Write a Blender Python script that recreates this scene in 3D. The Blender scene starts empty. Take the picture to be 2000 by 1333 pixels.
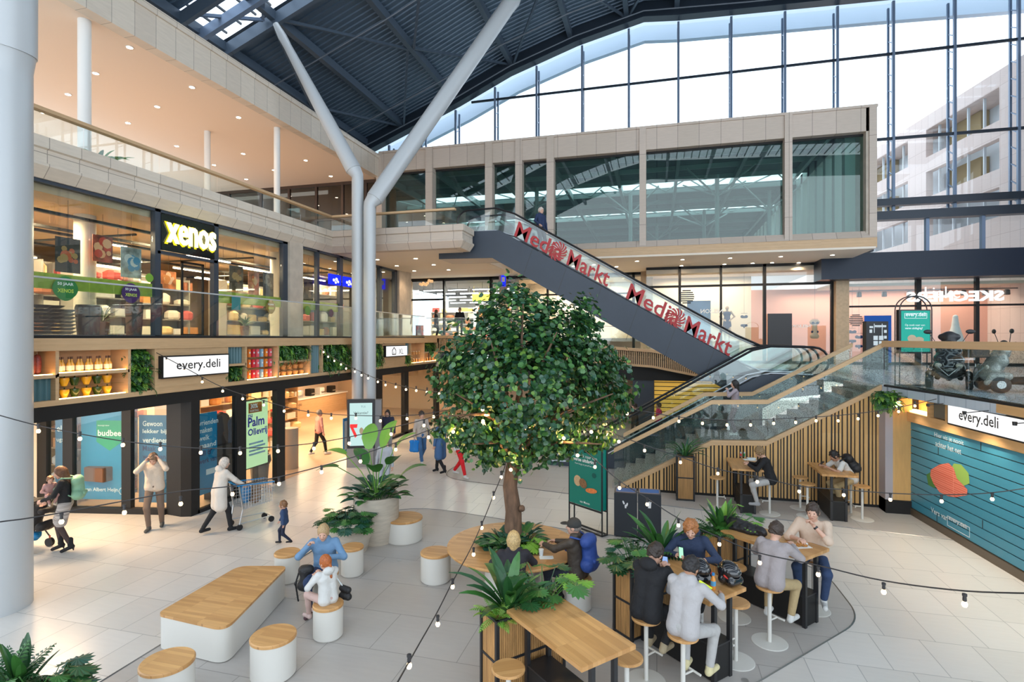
import bpy, bmesh, math, random
import numpy as np
from mathutils import Vector, Matrix, Euler
random.seed(7); np.random.seed(7)
S = bpy.context.scene
COL = S.collection
PI = math.pi
# ---------------------------------------------------------------- camera, world, exposure
F_PX, HZ, EYE, YAW = 1070.0, 660.0, 4.2, math.radians(14.81)
cam_d = bpy.data.cameras.new('camera'); cam = bpy.data.objects.new('camera', cam_d); COL.objects.link(cam)
cam_d.sensor_width = 36.0; cam_d.lens = F_PX / 2000 * 36.0
cam_d.shift_y = -(666.5 - HZ) / 2000; cam_d.clip_end = 300; cam_d.clip_start = 0.05
cam.location = (0, 0, EYE); cam.rotation_euler = (PI / 2, 0, YAW)
S.camera = cam
S.view_settings.view_transform = 'Standard'; S.view_settings.look = 'None'
S.view_settings.gamma = 1.0; S.view_settings.exposure = 0.75
try: S.view_settings.use_curve_mapping = False
except Exception: pass
cy = S.cycles
cy.use_denoising = True; cy.max_bounces = 7; cy.diffuse_bounces = 3; cy.glossy_bounces = 3
cy.transmission_bounces = 4; cy.transparent_max_bounces = 24; cy.caustics_reflective = False; cy.caustics_refractive = False
cy.sample_clamp_indirect = 4.0; cy.use_adaptive_sampling = True; cy.adaptive_threshold = 0.02
world = bpy.data.worlds.new('overcast_sky'); S.world = world; world.use_nodes = True
wn = world.node_tree; bg = wn.nodes['Background']
grad = wn.nodes.new('ShaderNodeTexGradient'); tc = wn.nodes.new('ShaderNodeTexCoord'); mp = wn.nodes.new('ShaderNodeMapping')
mp.inputs['Rotation'].default_value = (0, PI / 2, 0)
rmp = wn.nodes.new('ShaderNodeValToRGB'); wn.links.new(tc.outputs['Generated'], mp.inputs[0]); wn.links.new(mp.outputs[0], grad.inputs[0])
wn.links.new(grad.outputs[0], rmp.inputs[0]); wn.links.new(rmp.outputs[0], bg.inputs[0])
rmp.color_ramp.elements[0].color = (0.80, 0.90, 1.0, 1); rmp.color_ramp.elements[1].color = (0.80, 0.90, 1.0, 1)
bg.inputs[1].default_value = 1.65
# ---------------------------------------------------------------- picture <-> place
RX, FX = (math.cos(YAW), math.sin(YAW)), (-math.sin(YAW), math.cos(YAW))
def ray(u, v):
    x = (u - 1000) / F_PX
    return Vector((x * RX[0] + FX[0], x * RX[1] + FX[1], (HZ - v) / F_PX))
def atD(u, v, d): return Vector((0, 0, EYE)) + ray(u, v) * d
def atZ(u, v, z=0.0):
    r = ray(u, v); return Vector((0, 0, EYE)) + r * ((z - EYE) / r.z)
def atX(u, v, X):
    r = ray(u, v); return Vector((0, 0, EYE)) + r * (X / r.x)
def atY(u, v, Y):
    r = ray(u, v); return Vector((0, 0, EYE)) + r * (Y / r.y)
def atP(u, v, p0, p1):          # vertical plane through two ground points
    r = ray(u, v); n = Vector((-(p1[1] - p0[1]), p1[0] - p0[0], 0)); c = n.x * p0[0] + n.y * p0[1]
    return Vector((0, 0, EYE)) + r * (c / (n.x * r.x + n.y * r.y))
# ---------------------------------------------------------------- materials
MATS = {}
def mat(name, col, rough=0.5, metal=0.0, emit=None, es=0.0, noise=0.0, nscale=8.0, spec=0.5, bump=0.0, coat=0.0, stretch=(1, 1, 1), col2=None):
    if name in MATS: return MATS[name]
    m = bpy.data.materials.new(name); m.use_nodes = True; nt = m.node_tree; b = nt.nodes['Principled BSDF']
    b.inputs['Base Color'].default_value = (*col, 1); b.inputs['Roughness'].default_value = rough; b.inputs['Metallic'].default_value = metal
    b.inputs['Specular IOR Level'].default_value = spec; b.inputs['Coat Weight'].default_value = coat
    if emit: b.inputs['Emission Color'].default_value = (*emit, 1); b.inputs['Emission Strength'].default_value = es
    if noise or bump or col2:
        t = nt.nodes.new('ShaderNodeTexCoord'); mpn = nt.nodes.new('ShaderNodeMapping'); mpn.inputs['Scale'].default_value = stretch
        n = nt.nodes.new('ShaderNodeTexNoise'); n.inputs['Scale'].default_value = nscale; n.inputs['Detail'].default_value = 5
        nt.links.new(t.outputs['Object'], mpn.inputs[0]); nt.links.new(mpn.outputs[0], n.inputs['Vector'])
        if noise or col2:
            r = nt.nodes.new('ShaderNodeValToRGB'); r.color_ramp.elements[0].position = 0.3; r.color_ramp.elements[1].position = 0.7
            c2 = col2 or tuple(min(1, c * (1 + noise)) for c in col); c1 = col if col2 else tuple(c * (1 - noise) for c in col)
            r.color_ramp.elements[0].color = (*c1, 1); r.color_ramp.elements[1].color = (*c2, 1)
            nt.links.new(n.outputs[0], r.inputs[0]); nt.links.new(r.outputs[0], b.inputs['Base Color'])
        if bump:
            bp = nt.nodes.new('ShaderNodeBump'); bp.inputs['Strength'].default_value = bump; bp.inputs['Distance'].default_value = 0.02
            nt.links.new(n.outputs[0], bp.inputs['Height']); nt.links.new(bp.outputs[0], b.inputs['Normal'])
    MATS[name] = m; return m
def brickmat(name, c1, c2, cm, bw, bh, mortar, rough=0.4, axes='XY', offset=0.5, noise=0.06, spec=0.5, rot=0.0, freq=2, sq=1.0):
    """planks / tiles: brick pattern laid in two of the world axes"""
    if name in MATS: return MATS[name]
    m = bpy.data.materials.new(name); m.use_nodes = True; nt = m.node_tree; b = nt.nodes['Principled BSDF']; L = nt.links.new
    b.inputs['Roughness'].default_value = rough; b.inputs['Specular IOR Level'].default_value = spec
    t = nt.nodes.new('ShaderNodeTexCoord'); sp = nt.nodes.new('ShaderNodeSeparateXYZ'); cb = nt.nodes.new('ShaderNodeCombineXYZ')
    L(t.outputs['Object'], sp.inputs[0]); L(sp.outputs[axes[0]], cb.inputs[0]); L(sp.outputs[axes[1]], cb.inputs[1])
    mpn = nt.nodes.new('ShaderNodeMapping'); mpn.inputs['Rotation'].default_value = (0, 0, rot); L(cb.outputs[0], mpn.inputs[0])
    br = nt.nodes.new('ShaderNodeTexBrick'); br.offset = offset; br.offset_frequency = freq; br.squash = sq
    br.inputs['Scale'].default_value = 1; br.inputs['Brick Width'].default_value = bw; br.inputs['Row Height'].default_value = bh
    br.inputs['Mortar Size'].default_value = mortar; br.inputs['Mortar Smooth'].default_value = 0.1; br.inputs['Bias'].default_value = 0
    br.inputs['Color1'].default_value = (*c1, 1); br.inputs['Color2'].default_value = (*c2, 1); br.inputs['Mortar'].default_value = (*cm, 1)
    L(mpn.outputs[0], br.inputs['Vector'])
    n = nt.nodes.new('ShaderNodeTexNoise'); n.inputs['Scale'].default_value = 3.0; n.inputs['Detail'].default_value = 6
    st = nt.nodes.new('ShaderNodeMapping'); st.inputs['Scale'].default_value = (1.0, 6.0, 1.0); L(mpn.outputs[0], st.inputs[0]); L(st.outputs[0], n.inputs['Vector'])
    r = nt.nodes.new('ShaderNodeMapRange'); r.inputs['To Min'].default_value = 1 - noise; r.inputs['To Max'].default_value = 1 + noise
    L(n.outputs[0], r.inputs[0]); mx = nt.nodes.new('ShaderNodeVectorMath'); mx.operation = 'SCALE'
    L(br.outputs['Color'], mx.inputs[0]); L(r.outputs[0], mx.inputs['Scale']); L(mx.outputs[0], b.inputs['Base Color'])
    MATS[name] = m; return m
def glassmat(name, tint=(0.93, 0.97, 0.96), refl=0.05, rough=0.0, pattern=None, mx_=.6):
    if name in MATS: return MATS[name]
    m = bpy.data.materials.new(name); m.use_nodes = True; nt = m.node_tree; nt.nodes.clear(); L = nt.links.new
    o = nt.nodes.new('ShaderNodeOutputMaterial'); tr = nt.nodes.new('ShaderNodeBsdfTransparent'); gl = nt.nodes.new('ShaderNodeBsdfGlossy')
    mx = nt.nodes.new('ShaderNodeMixShader'); fr = nt.nodes.new('ShaderNodeLayerWeight'); fr.inputs[0].default_value = 0.12
    tr.inputs[0].default_value = (*tint, 1); gl.inputs['Roughness'].default_value = rough; gl.inputs['Color'].default_value = (1, 1, 1, 1)
    mr = nt.nodes.new('ShaderNodeMapRange'); mr.inputs['To Min'].default_value = refl; mr.inputs['To Max'].default_value = mx_
    L(fr.outputs['Fresnel'], mr.inputs[0]); L(mr.outputs[0], mx.inputs[0]); L(tr.outputs[0], mx.inputs[1]); L(gl.outputs[0], mx.inputs[2])
    if pattern:      # fine dark arcs printed on the pane
        t = nt.nodes.new('ShaderNodeTexCoord'); v = nt.nodes.new('ShaderNodeTexVoronoi'); v.feature = 'F1'; v.inputs['Scale'].default_value = pattern
        w = nt.nodes.new('ShaderNodeMath'); w.operation = 'PINGPONG'; w.inputs[1].default_value = 0.16
        g = nt.nodes.new('ShaderNodeMath'); g.operation = 'LESS_THAN'; g.inputs[1].default_value = 0.020
        L(t.outputs['Object'], v.inputs['Vector']); L(v.outputs['Distance'], w.inputs[0]); L(w.outputs[0], g.inputs[0])
        df = nt.nodes.new('ShaderNodeBsdfDiffuse'); df.inputs[0].default_value = (0.10, 0.12, 0.11, 1)
        m2 = nt.nodes.new('ShaderNodeMixShader'); sc = nt.nodes.new('ShaderNodeMath'); sc.operation = 'MULTIPLY'; sc.inputs[1].default_value = 0.42
        L(g.outputs[0], sc.inputs[0]); L(sc.outputs[0], m2.inputs[0]); L(mx.outputs[0], m2.inputs[1]); L(df.outputs[0], m2.inputs[2]); L(m2.outputs[0], o.inputs[0])
    else: L(mx.outputs[0], o.inputs[0])
    MATS[name] = m; return m
def emis(name, col, s):
    return mat(name, (0.0, 0.0, 0.0), 0.6, emit=col, es=s, spec=0.0)
GLASS = glassmat('clear_glass'); GLASSB = glassmat('box_glass', (0.66, 0.78, 0.75), 0.05, mx_=.45); GLASSP = glassmat('printed_glass', (0.86, 0.93, 0.91), 0.06, pattern=9.0)
GLASSW = glassmat('curtain_glass', (0.95, 0.98, 1.0), 0.03)
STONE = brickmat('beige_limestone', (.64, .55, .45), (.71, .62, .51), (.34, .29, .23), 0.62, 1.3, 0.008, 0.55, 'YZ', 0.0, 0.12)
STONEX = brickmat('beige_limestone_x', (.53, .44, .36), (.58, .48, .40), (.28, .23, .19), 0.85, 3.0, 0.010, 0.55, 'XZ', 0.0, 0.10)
STONEP = mat('plain_limestone', (.55, .47, .38), .6, noise=.12, nscale=3)
OAK = brickmat('oak_veneer', (.56, .36, .19), (.60, .40, .22), (.50, .31, .16), 2.4, 0.03, 0.0005, 0.42, 'YZ', 0.4, 0.15)
OAKX = brickmat('oak_veneer_x', (.56, .36, .19), (.60, .40, .22), (.50, .31, .16), 2.4, 0.03, 0.0005, 0.42, 'XZ', 0.4, 0.15)
OAKTOP = brickmat('oak_blocks', (.46, .235, .08), (.62, .345, .135), (.43, .22, .085), 0.42, 0.055, 0.0012, 0.35, 'XY', 0.37, 0.16, freq=1)
BLACK = mat('black_steel', (.018, .018, .020), .38); CHAR = mat('charcoal_frame', (.016, .0155, .0155), .5, spec=.3)
NAVYM = mat('slate_cladding', (.036, .048, .068), .45, noise=.06, nscale=1.5); DBLUE = mat('gloss_navy', (.014, .024, .045), .35, spec=.3)
WHITE = mat('white_paint', (.80, .79, .76), .6); CREAM = mat('cream_plaster', (.80, .66, .52), .75); LGREY = mat('light_grey_steel', (.50, .52, .53), .38, 0.1)
POUFM = mat('warm_white_steel', (.66, .64, .59), .45); ROOFD = mat('roof_steel', (.075, .115, .165), .38, .2)
# ---------------------------------------------------------------- mesh builder
class MB:
    def __init__(s): s.v = []; s.f = []; s.m = []; s.cur = 0
    def add(s, vs, fs):
        o = len(s.v); s.v += [tuple(p) for p in vs]; s.f += [tuple(i + o for i in f) for f in fs]; s.m += [s.cur] * len(fs); return s
    def box(s, a, b, M=None):
        x0, y0, z0 = a; x1, y1, z1 = b
        vs = [(x0, y0, z0), (x1, y0, z0), (x1, y1, z0), (x0, y1, z0), (x0, y0, z1), (x1, y0, z1), (x1, y1, z1), (x0, y1, z1)]
        if M: vs = [M @ Vector(p) for p in vs]
        return s.add(vs, [(0, 3, 2, 1), (4, 5, 6, 7), (0, 1, 5, 4), (1, 2, 6, 5), (2, 3, 7, 6), (3, 0, 4, 7)])
    def bar(s, p, q, w, h=None, up=(0, 0, 1)):
        p = Vector(p); q = Vector(q); d = (q - p); L = d.length; d.normalize(); h = h or w
        u = Vector(up)
        if abs(d.dot(u)) > .99: u = Vector((0, 1, 0))
        r = d.cross(u).normalized(); u = r.cross(d)
        vs = [p + r * a * w / 2 + u * b * h / 2 for a, b in ((-1, -1), (1, -1), (1, 1), (-1, 1))] + [q + r * a * w / 2 + u * b * h / 2 for a, b in ((-1, -1), (1, -1), (1, 1), (-1, 1))]
        return s.add(vs, [(0, 3, 2, 1), (4, 5, 6, 7), (0, 1, 5, 4), (1, 2, 6, 5), (2, 3, 7, 6), (3, 0, 4, 7)])
    def tube(s, pts, r, n=8, caps=True):
        pts = [Vector(p) for p in pts]; rs = r if isinstance(r, (list, tuple)) else [r] * len(pts); vs = []; fs = []
        prev = None
        for i, p in enumerate(pts):
            d = (pts[min(i + 1, len(pts) - 1)] - pts[max(i - 1, 0)])
            d = d.normalized() if d.length > 1e-9 else Vector((0, 0, 1))
            if prev is None:
                a = Vector((0, 0, 1)) if abs(d.z) < .9 else Vector((1, 0, 0)); x = d.cross(a).normalized()
            else: x = (prev - d * prev.dot(d)).normalized()
            prev = x; y = d.cross(x)
            for k in range(n):
                t = 2 * PI * k / n; vs.append(p + (x * math.cos(t) + y * math.sin(t)) * rs[i])
        for i in range(len(pts) - 1):
            for k in range(n):
                a = i * n + k; b = i * n + (k + 1) % n; fs.append((a, b, b + n, a + n))
        if caps: fs.append(tuple(range(n - 1, -1, -1))); fs.append(tuple((len(pts) - 1) * n + k for k in range(n)))
        return s.add(vs, fs)
    def lathe(s, prof, c=(0, 0, 0), n=24, sx=1, sy=1):
        vs = []; fs = []; m = len(prof)
        for (r, z) in prof:
            for k in range(n):
                t = 2 * PI * k / n; vs.append((c[0] + r * math.cos(t) * sx, c[1] + r * math.sin(t) * sy, c[2] + z))
        for i in range(m - 1):
            for k in range(n):
                a = i * n + k; b = i * n + (k + 1) % n; fs.append((a, b, b + n, a + n))
        fs.append(tuple(range(n - 1, -1, -1))); fs.append(tuple((m - 1) * n + k for k in range(n)))
        return s.add(vs, fs)
    def prism(s, poly, z0, z1):     # polygon in XY
        n = len(poly); vs = [(p[0], p[1], z0) for p in poly] + [(p[0], p[1], z1) for p in poly]
        fs = [tuple(range(n - 1, -1, -1)), tuple(range(n, 2 * n))] + [(i, (i + 1) % n, (i + 1) % n + n, i + n) for i in range(n)]
        return s.add(vs, fs)
    def prismY(s, poly, y0, y1):    # polygon in XZ
        n = len(poly); vs = [(p[0], y0, p[1]) for p in poly] + [(p[0], y1, p[1]) for p in poly]
        fs = [tuple(range(n)), tuple(range(2 * n - 1, n - 1, -1))] + [((i + 1) % n, i, i + n, (i + 1) % n + n) for i in range(n)]
        return s.add(vs, fs)
    def prismX(s, poly, x0, x1):    # polygon in YZ
        n = len(poly); vs = [(x0, p[0], p[1]) for p in poly] + [(x1, p[0], p[1]) for p in poly]
        fs = [tuple(range(n - 1, -1, -1)), tuple(range(n, 2 * n))] + [(i, (i + 1) % n, (i + 1) % n + n, i + n) for i in range(n)]
        return s.add(vs, fs)
    def ball(s, c, r, n=10, m=7, sz=1.0):
        return s.lathe([(r * math.sin(PI * i / m) if 0 < i < m else 1e-4, -r * sz * math.cos(PI * i / m)) for i in range(m + 1)], c, n)
    def build(s, name, mt, parent=None, smooth=False, bevel=0.0, world=False):
        me = bpy.data.meshes.new(name)
        vs = s.v
        if world and parent is not None:
            w = ploc(parent); vs = [(p[0] - w[0], p[1] - w[1], p[2] - w[2]) for p in vs]
        me.from_pydata(vs, [], s.f); me.update()
        for x in (mt if isinstance(mt, (list, tuple)) else [mt]): me.materials.append(x)
        if any(s.m): me.polygons.foreach_set('material_index', s.m)
        if smooth: me.polygons.foreach_set('use_smooth', [True] * len(me.polygons))
        o = bpy.data.objects.new(name, me); COL.objects.link(o)
        if parent is not None: o.parent = parent
        if bevel:
            bm = bmesh.new(); bm.from_mesh(me); bmesh.ops.remove_doubles(bm, verts=bm.verts, dist=1e-5)
            es = [e for e in bm.edges if len(e.link_faces) == 2 and e.calc_face_angle(0) > .6]
            bmesh.ops.bevel(bm, geom=es, offset=bevel, segments=2, affect='EDGES', clamp_overlap=True); bm.to_mesh(me); bm.free()
        elif smooth:
            try: me.set_sharp_from_angle(angle=math.radians(45))
            except Exception: pass
        return o
def ploc(p):
    w = Vector((0, 0, 0))
    while p is not None: w = w + p.location; p = p.parent
    return w
def tag(o, label, cat, group=None):
    o['label'] = label; o['category'] = cat
    if group: o['group'] = group
    return o
def thing(name, label, cat, loc=(0, 0, 0), rz=0.0, group=None):
    o = bpy.data.objects.new(name, None); COL.objects.link(o); o.empty_display_size = .1
    o.location = loc; o.rotation_euler = (0, 0, rz); return tag(o, label, cat, group)
def struct(o): o['kind'] = 'structure'; return o
KIDS = {}
def dup(root, loc, rz=0.0, label=None, group=None, scale=None):
    def cp(o, par):
        c = o.copy(); COL.objects.link(c); c.parent = par
        for ch in kids.get(o.name, []): cp(ch, c)
        return c
    kids = {}
    for o in root.children_recursive: kids.setdefault(o.parent.name, []).append(o)
    r = cp(root, None); r.location = loc; r.rotation_euler = (0, 0, rz)
    if scale: r.scale = (scale, scale, scale)
    if label: r['label'] = label
    if group: r['group'] = group
    return r
def text_mesh(s, o, xd, up, w=None, h=None, depth=0.006, bold=0.0, shear=0.0, align='L'):
    """lettering as mesh data: o = left bottom of the line, w/h = wanted size"""
    cu = bpy.data.curves.new('lettering', 'FONT'); cu.body = s; cu.size = 1; cu.offset = bold; cu.shear = shear; cu.resolution_u = 2
    cu.fill_mode = 'BOTH' if depth else 'FRONT'; cu.extrude = 0.0
    ob = bpy.data.objects.new('lettering', cu); COL.objects.link(ob)
    me = bpy.data.meshes.new_from_object(ob.evaluated_get(bpy.context.evaluated_depsgraph_get()) if False else ob)
    bpy.data.objects.remove(ob); bpy.data.curves.remove(cu)
    n = len(me.vertices); co = np.zeros(n * 3); me.vertices.foreach_get('co', co); co = co.reshape(-1, 3)
    fs = [tuple(p.vertices) for p in me.polygons]; bpy.data.meshes.remove(me)
    x0, x1 = co[:, 0].min(), co[:, 0].max(); y0, y1 = co[:, 1].min(), co[:, 1].max()
    sy = h / (y1 - y0) if h else None; sx = w / (x1 - x0) if w else None
    if sx is None: sx = sy
    if sy is None: sy = sx
    xd = Vector(xd).normalized(); up = Vector(up); up.normalize(); nn = xd.cross(up).normalized(); o = Vector(o)
    W = (x1 - x0) * sx; sh = {'L': 0, 'C': -W / 2, 'R': -W}[align]
    vs = [o + xd * ((c[0] - x0) * sx + sh) + up * (c[1] - y0) * sy + nn * depth for c in co]
    return vs, fs
def text(s, o, xd, up, m, parent, w=None, h=None, depth=0.006, bold=0.0, shear=0.0, align='L', name='lettering', thick=0.0):
    mb = MB(); vs, fs = text_mesh(s, o, xd, up, w, h, depth, bold, shear, align); mb.add(vs, fs)
    if thick:
        nn = Vector(xd).normalized().cross(Vector(up).normalized()) * thick; n = len(vs)
        mb.add([v - nn for v in vs], [tuple(reversed(f)) for f in fs])
        cnt = {}
        for f in fs:
            for a, b in zip(f, f[1:] + f[:1]): cnt[(a, b)] = 1
        mb.f += [(b, a, a + n, b + n) for (a, b) in cnt if (b, a) not in cnt]; mb.m += [0] * (len(mb.f) - len(mb.m))
    return mb.build(name, m, parent, world=True)
# ================================================================ floor
FLOORM = brickmat('pale_floor_tiles', (.64, .60, .55), (.70, .66, .61), (.42, .40, .37), .62, .88, .006, .28, 'XY', .33, .05, spec=.35, freq=3)
ZONEM = brickmat('grey_floor_tiles', (.44, .41, .38), (.47, .44, .41), (.28, .26, .24), 1.25, .95, .006, .36, 'XY', .5, .07)
WARMF = brickmat('tan_plank_floor', (.50, .35, .23), (.54, .38, .25), (.44, .30, .20), 1.4, .3, .003, .35, 'YX', .4, .08)
struct(MB().box((-22, -10, -.2), (22, 40, 0)).build('floor', FLOORM))
def rounded(poly, rad):
    out = []; n = len(poly)
    for i, p in enumerate(poly):
        r = rad[i]; p = Vector((p[0], p[1], 0))
        if not r: out.append(p); continue
        a = (Vector((*poly[i - 1], 0)) - p).normalized(); b = (Vector((*poly[(i + 1) % n], 0)) - p).normalized()
        h = a.angle(b) / 2; d = r / math.tan(h); p0 = p + a * d; p1 = p + b * d
        for k in range(9):
            t = k / 8; out.append(p0 * (1 - t) ** 2 + p * 2 * t * (1 - t) + p1 * t * t)
    return [(q.x, q.y) for q in out]
z1 = rounded([(-6.55, -6), (-6.55, 12.75), (-2.0, 11.9), (2.9, 11.3), (2.95, 9.2), (-.6, 5.2), (-.6, -6)], [0, 1.6, 0, 1.0, 1.3, 0, 0])
z2 = rounded([(-6.35, 28), (-6.35, 15.3), (2.0, 13.9), (5.95, 13.3), (5.9, 15.6), (2, 28)], [0, 1.2, 0, 0, 0, 0])
for z in (z1, z2):
    struct(MB().prism(z, 0, .004).build('floor', ZONEM))
    rim = MB(); rim.tube([(p[0], p[1], .004) for p in z + [z[0]]], .012, 4, False); struct(rim.build('trim_1', mat('steel_edge', (.25, .24, .23), .35, .8)))
struct(MB().box((-19, 10.5, 0), (-10.62, 30, .006)).build('floor', WARMF))
# ================================================================ left facade, ground floor
XB, XS, XL, XU, YT, YBX, YS = -10.5, -11.7, -11.5, -13.0, 17.75, 24.0, 27.6
struct(MB().box((-19.3, 9.9, 0), (-19, 30, 4.0)).build('wall_left', CREAM))
struct(MB().box((-19, 29.9, 0), (2, 30.1, 3.0)).build('wall_back', mat('tan_wall', (.62, .48, .34), .7)))
struct(MB().box((-22, 5.5, 2.76), (-10.56, 30, 2.97)).build('ceiling', mat('shop_ceiling', (.75, .66, .55), .8)))
struct(MB().box((-22, 5.5, 2.97), (-11.0, 30, 4.18)).build('wall_left', CHAR))
P0, P1 = (-14.49, 9.84), (-10.75, 10.58)
dW = (Vector((*P1, 0)) - Vector((*P0, 0))).normalized(); nW = Vector((dW.y, -dW.x, 0))
def upright(mb, u0, u1, z0=0, z1=2.75, dep=.14):
    a = atP(u0, 900, P0, P1); b = atP(u1, 900, P0, P1); a.z = b.z = 0
    mb.prism([(a - nW * dep)[:2], a[:2], b[:2], (b - nW * dep)[:2]][::-1], z0, z1)
struct(MB().box((-16, 9.4, 0), (-14.45, 9.84, 2.76)).build('wall_left', mat('warm_white_wall', (.85, .76, .63), .8)))
fr = MB()
for u0, u1 in ((70, 90), (122, 141), (237, 255)): upright(fr, u0, u1)
a = atP(325, 900, P0, P1); fr.prism([(a.x, a.y), (-10.78, 10.42), (-10.56, 10.5), (-10.56, 10.75), (a.x, a.y + .35)], 0, 2.76)
fr.prism([(P0[0], P0[1] - .05), (a.x, a.y - .05), (a.x, a.y + .1), (P0[0], P0[1] + .1)], 0, .13)
struct(fr.build('window_1', CHAR))
w1 = bpy.data.objects['window_1']
gm = MB(); A = Vector((*P0, 0)) - nW * .06; B = Vector((*P1, 0)) - nW * .06 - dW * .5; gm.prism([(A.x, A.y), (B.x, B.y), (B.x - .01 * nW.x, B.y - .01 * nW.y), (A.x - .01 * nW.x, A.y - .01 * nW.y)], .13, 2.75); gm.build('pane', GLASS, w1)
# long front along the hall
fr = MB(); XG = -10.56
for u0, u1 in ((463, 481), (541, 557), (734, 747), (790, 798), (852, 858)):
    y0 = atX(u0, 900, XG).y; y1 = atX(u1, 900, XG).y; fr.box((XG - .16, y0, 0), (XG, y1, 2.76))
fr.box((XG - .12, 10.7, 0), (XG, atX(480, 900, XG).y, .09)); fr.box((XG - .12, atX(735, 900, XG).y, 0), (XG, 24.8, .09))
fr.box((XG - .3, 6.3, 2.70), (XG + .01, 25.2, 2.97))
w2 = struct(fr.build('window_2', CHAR))
for u0, u1 in ((382, 463), (481, 541), (747, 790), (798, 852)):
    y0 = atX(u0, 900, XG).y; y1 = atX(u1, 900, XG).y; MB().box((XG - .08, y0, .09), (XG - .07, y1, 2.7)).build('pane', GLASS, w2)
# ================================================================ timber band with display niches
def yX(u, X=XB): return atX(u, 660, X).y
band = MB(); zt, zb = 3.96, 3.07
YE = 25.2
band.box((-10.98, 6.3, zt), (XB + .02, YE, 4.19)); band.box((-10.98, 6.3, 2.97), (XB, YE, zb)); band.box((-11.05, 6.3, 2.97), (-10.96, YE, 4.18))
struct(band.build('trim_2', OAK)); trim = bpy.data.objects['trim_2']
CELLS = {}
def div(u, z0=zb, z1=zt): y = yX(u); MB().box((-10.96, y - .03, z0), (XB, y + .03, z1)).build('divider', OAK, trim)
for u in (47, 112, 253, 305, 444, 481, 544, 606.5, 630, 690, 731, 748, 791, 803, 829, 855): div(u)
def shelf(u0, u1, z=3.52): MB().box((-10.96, yX(u0), z - .03), (XB, yX(u1), z + .03)).build('divider', OAK, trim)
shelf(40, 112, 3.50); shelf(112, 253, 3.52); shelf(444, 481, 3.50); shelf(544, 606, 3.5); shelf(791, 803, 3.45); shelf(829, 855, 3.5)
MB().box((-10.72, yX(305), zb), (XB - .01, yX(444), zt)).build('panel', OAK, trim)
MB().box((-10.72, yX(748), zb), (XB - .01, yX(791), zt)).build('panel', OAK, trim)
LED = emis('warm_led', (1.0, .56, .20), 9.0); TEAL = mat('teal_corrugated', (.10, .20, .22), .4)
def led(u0, u1, z):
    MB().box((-10.58, yX(u0) + .05, z + .03), (-10.54, yX(u1) - .05, z + .045)).build('led_strip', LED, trim)
for u0, u1, z in ((48, 112, 3.50), (112, 253, 3.52), (112, 253, 3.04), (481, 544, 3.04), (544, 606, 3.04), (803, 829, 3.04), (829, 855, 3.04), (690, 731, 3.04)): led(u0, u1, z)
def corr(u0, u1, z0, z1):
    mb = MB(); y0, y1 = yX(u0) + .03, yX(u1) - .03; n = max(5, int((y1 - y0) / .10)) ; N = n * 8
    vs = []; 
    for i in range(N + 1):
        y = y0 + (y1 - y0) * i / N; x = -10.62 + .035 * math.sin(2 * PI * n * i / N); vs += [(x, y, z0), (x, y, z1)]
    mb.add(vs, [(2 * i, 2 * i + 2, 2 * i + 3, 2 * i + 1) for i in range(N)]); mb.build('corrugated_panel', TEAL, trim, smooth=True)
corr(40, 112, zb, 3.47); corr(444, 481, 3.53, zt); corr(606, 630, zb, zt); corr(791, 803, 3.48, zt)
# ================================================================ first floor gallery
struct(MB().box((-19, 5.5, 4.0), (-11.0, 30, 4.19)).build('floor', mat('gallery_floor', (.45, .42, .38), .35)))
def railing(name, pts, z0, z1, label, cat='balustrade', capm=None, seg=1.5, gm=None, capw=.05, caph=.03):
    """glass panes along a plan line with a rail on top"""
    r = thing(name, label, cat, (pts[0][0], pts[0][1], pts[0][2] if len(pts[0]) > 2 else z0))
    capm = capm or LGREY; gm = gm or GLASS
    cap = MB(); sh = MB()
    for i in range(len(pts) - 1):
        a = Vector(pts[i]); b = Vector(pts[i + 1])
        if len(pts[0]) == 2: a = Vector((*pts[i], z0)); b = Vector((*pts[i + 1], z0)); 
        hh = (z1 - z0) if len(pts[0]) == 2 else z1
        L = (b - a).length; n = max(1, round(L / seg)); d = (b - a) / n; nn = Vector((-d.y, d.x, 0)).normalized() * .006
        for k in range(n):
            p = a + d * k + d.normalized() * .01; q = a + d * (k + 1) - d.normalized() * .01; up = Vector((0, 0, hh))
            g = MB(); g.add([p - nn, q - nn, q + nn, p + nn, p - nn + up, q - nn + up, q + nn + up, p + nn + up], [(0, 3, 2, 1), (4, 5, 6, 7), (0, 1, 5, 4), (1, 2, 6, 5), (2, 3, 7, 6), (3, 0, 4, 7)])
            g.build('glass_pane', gm, r, world=True)
        cap.bar(a + Vector((0, 0, hh)), b + Vector((0, 0, hh)), capw, caph); sh.bar(a + Vector((0, 0, .02)), b + Vector((0, 0, .02)), .04, .05)
    cap.build('handrail', capm, r, world=True); sh.build('base_channel', CHAR, r, world=True)
    return r
railing('glass_balustrade', [(-10.6, 6.4), (-10.6, 17.6), (-11.2, 20.5), (-11.5, 26.0)], 4.19, 5.28, 'long frameless glass balustrade above the timber display band', seg=2.1)
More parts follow.
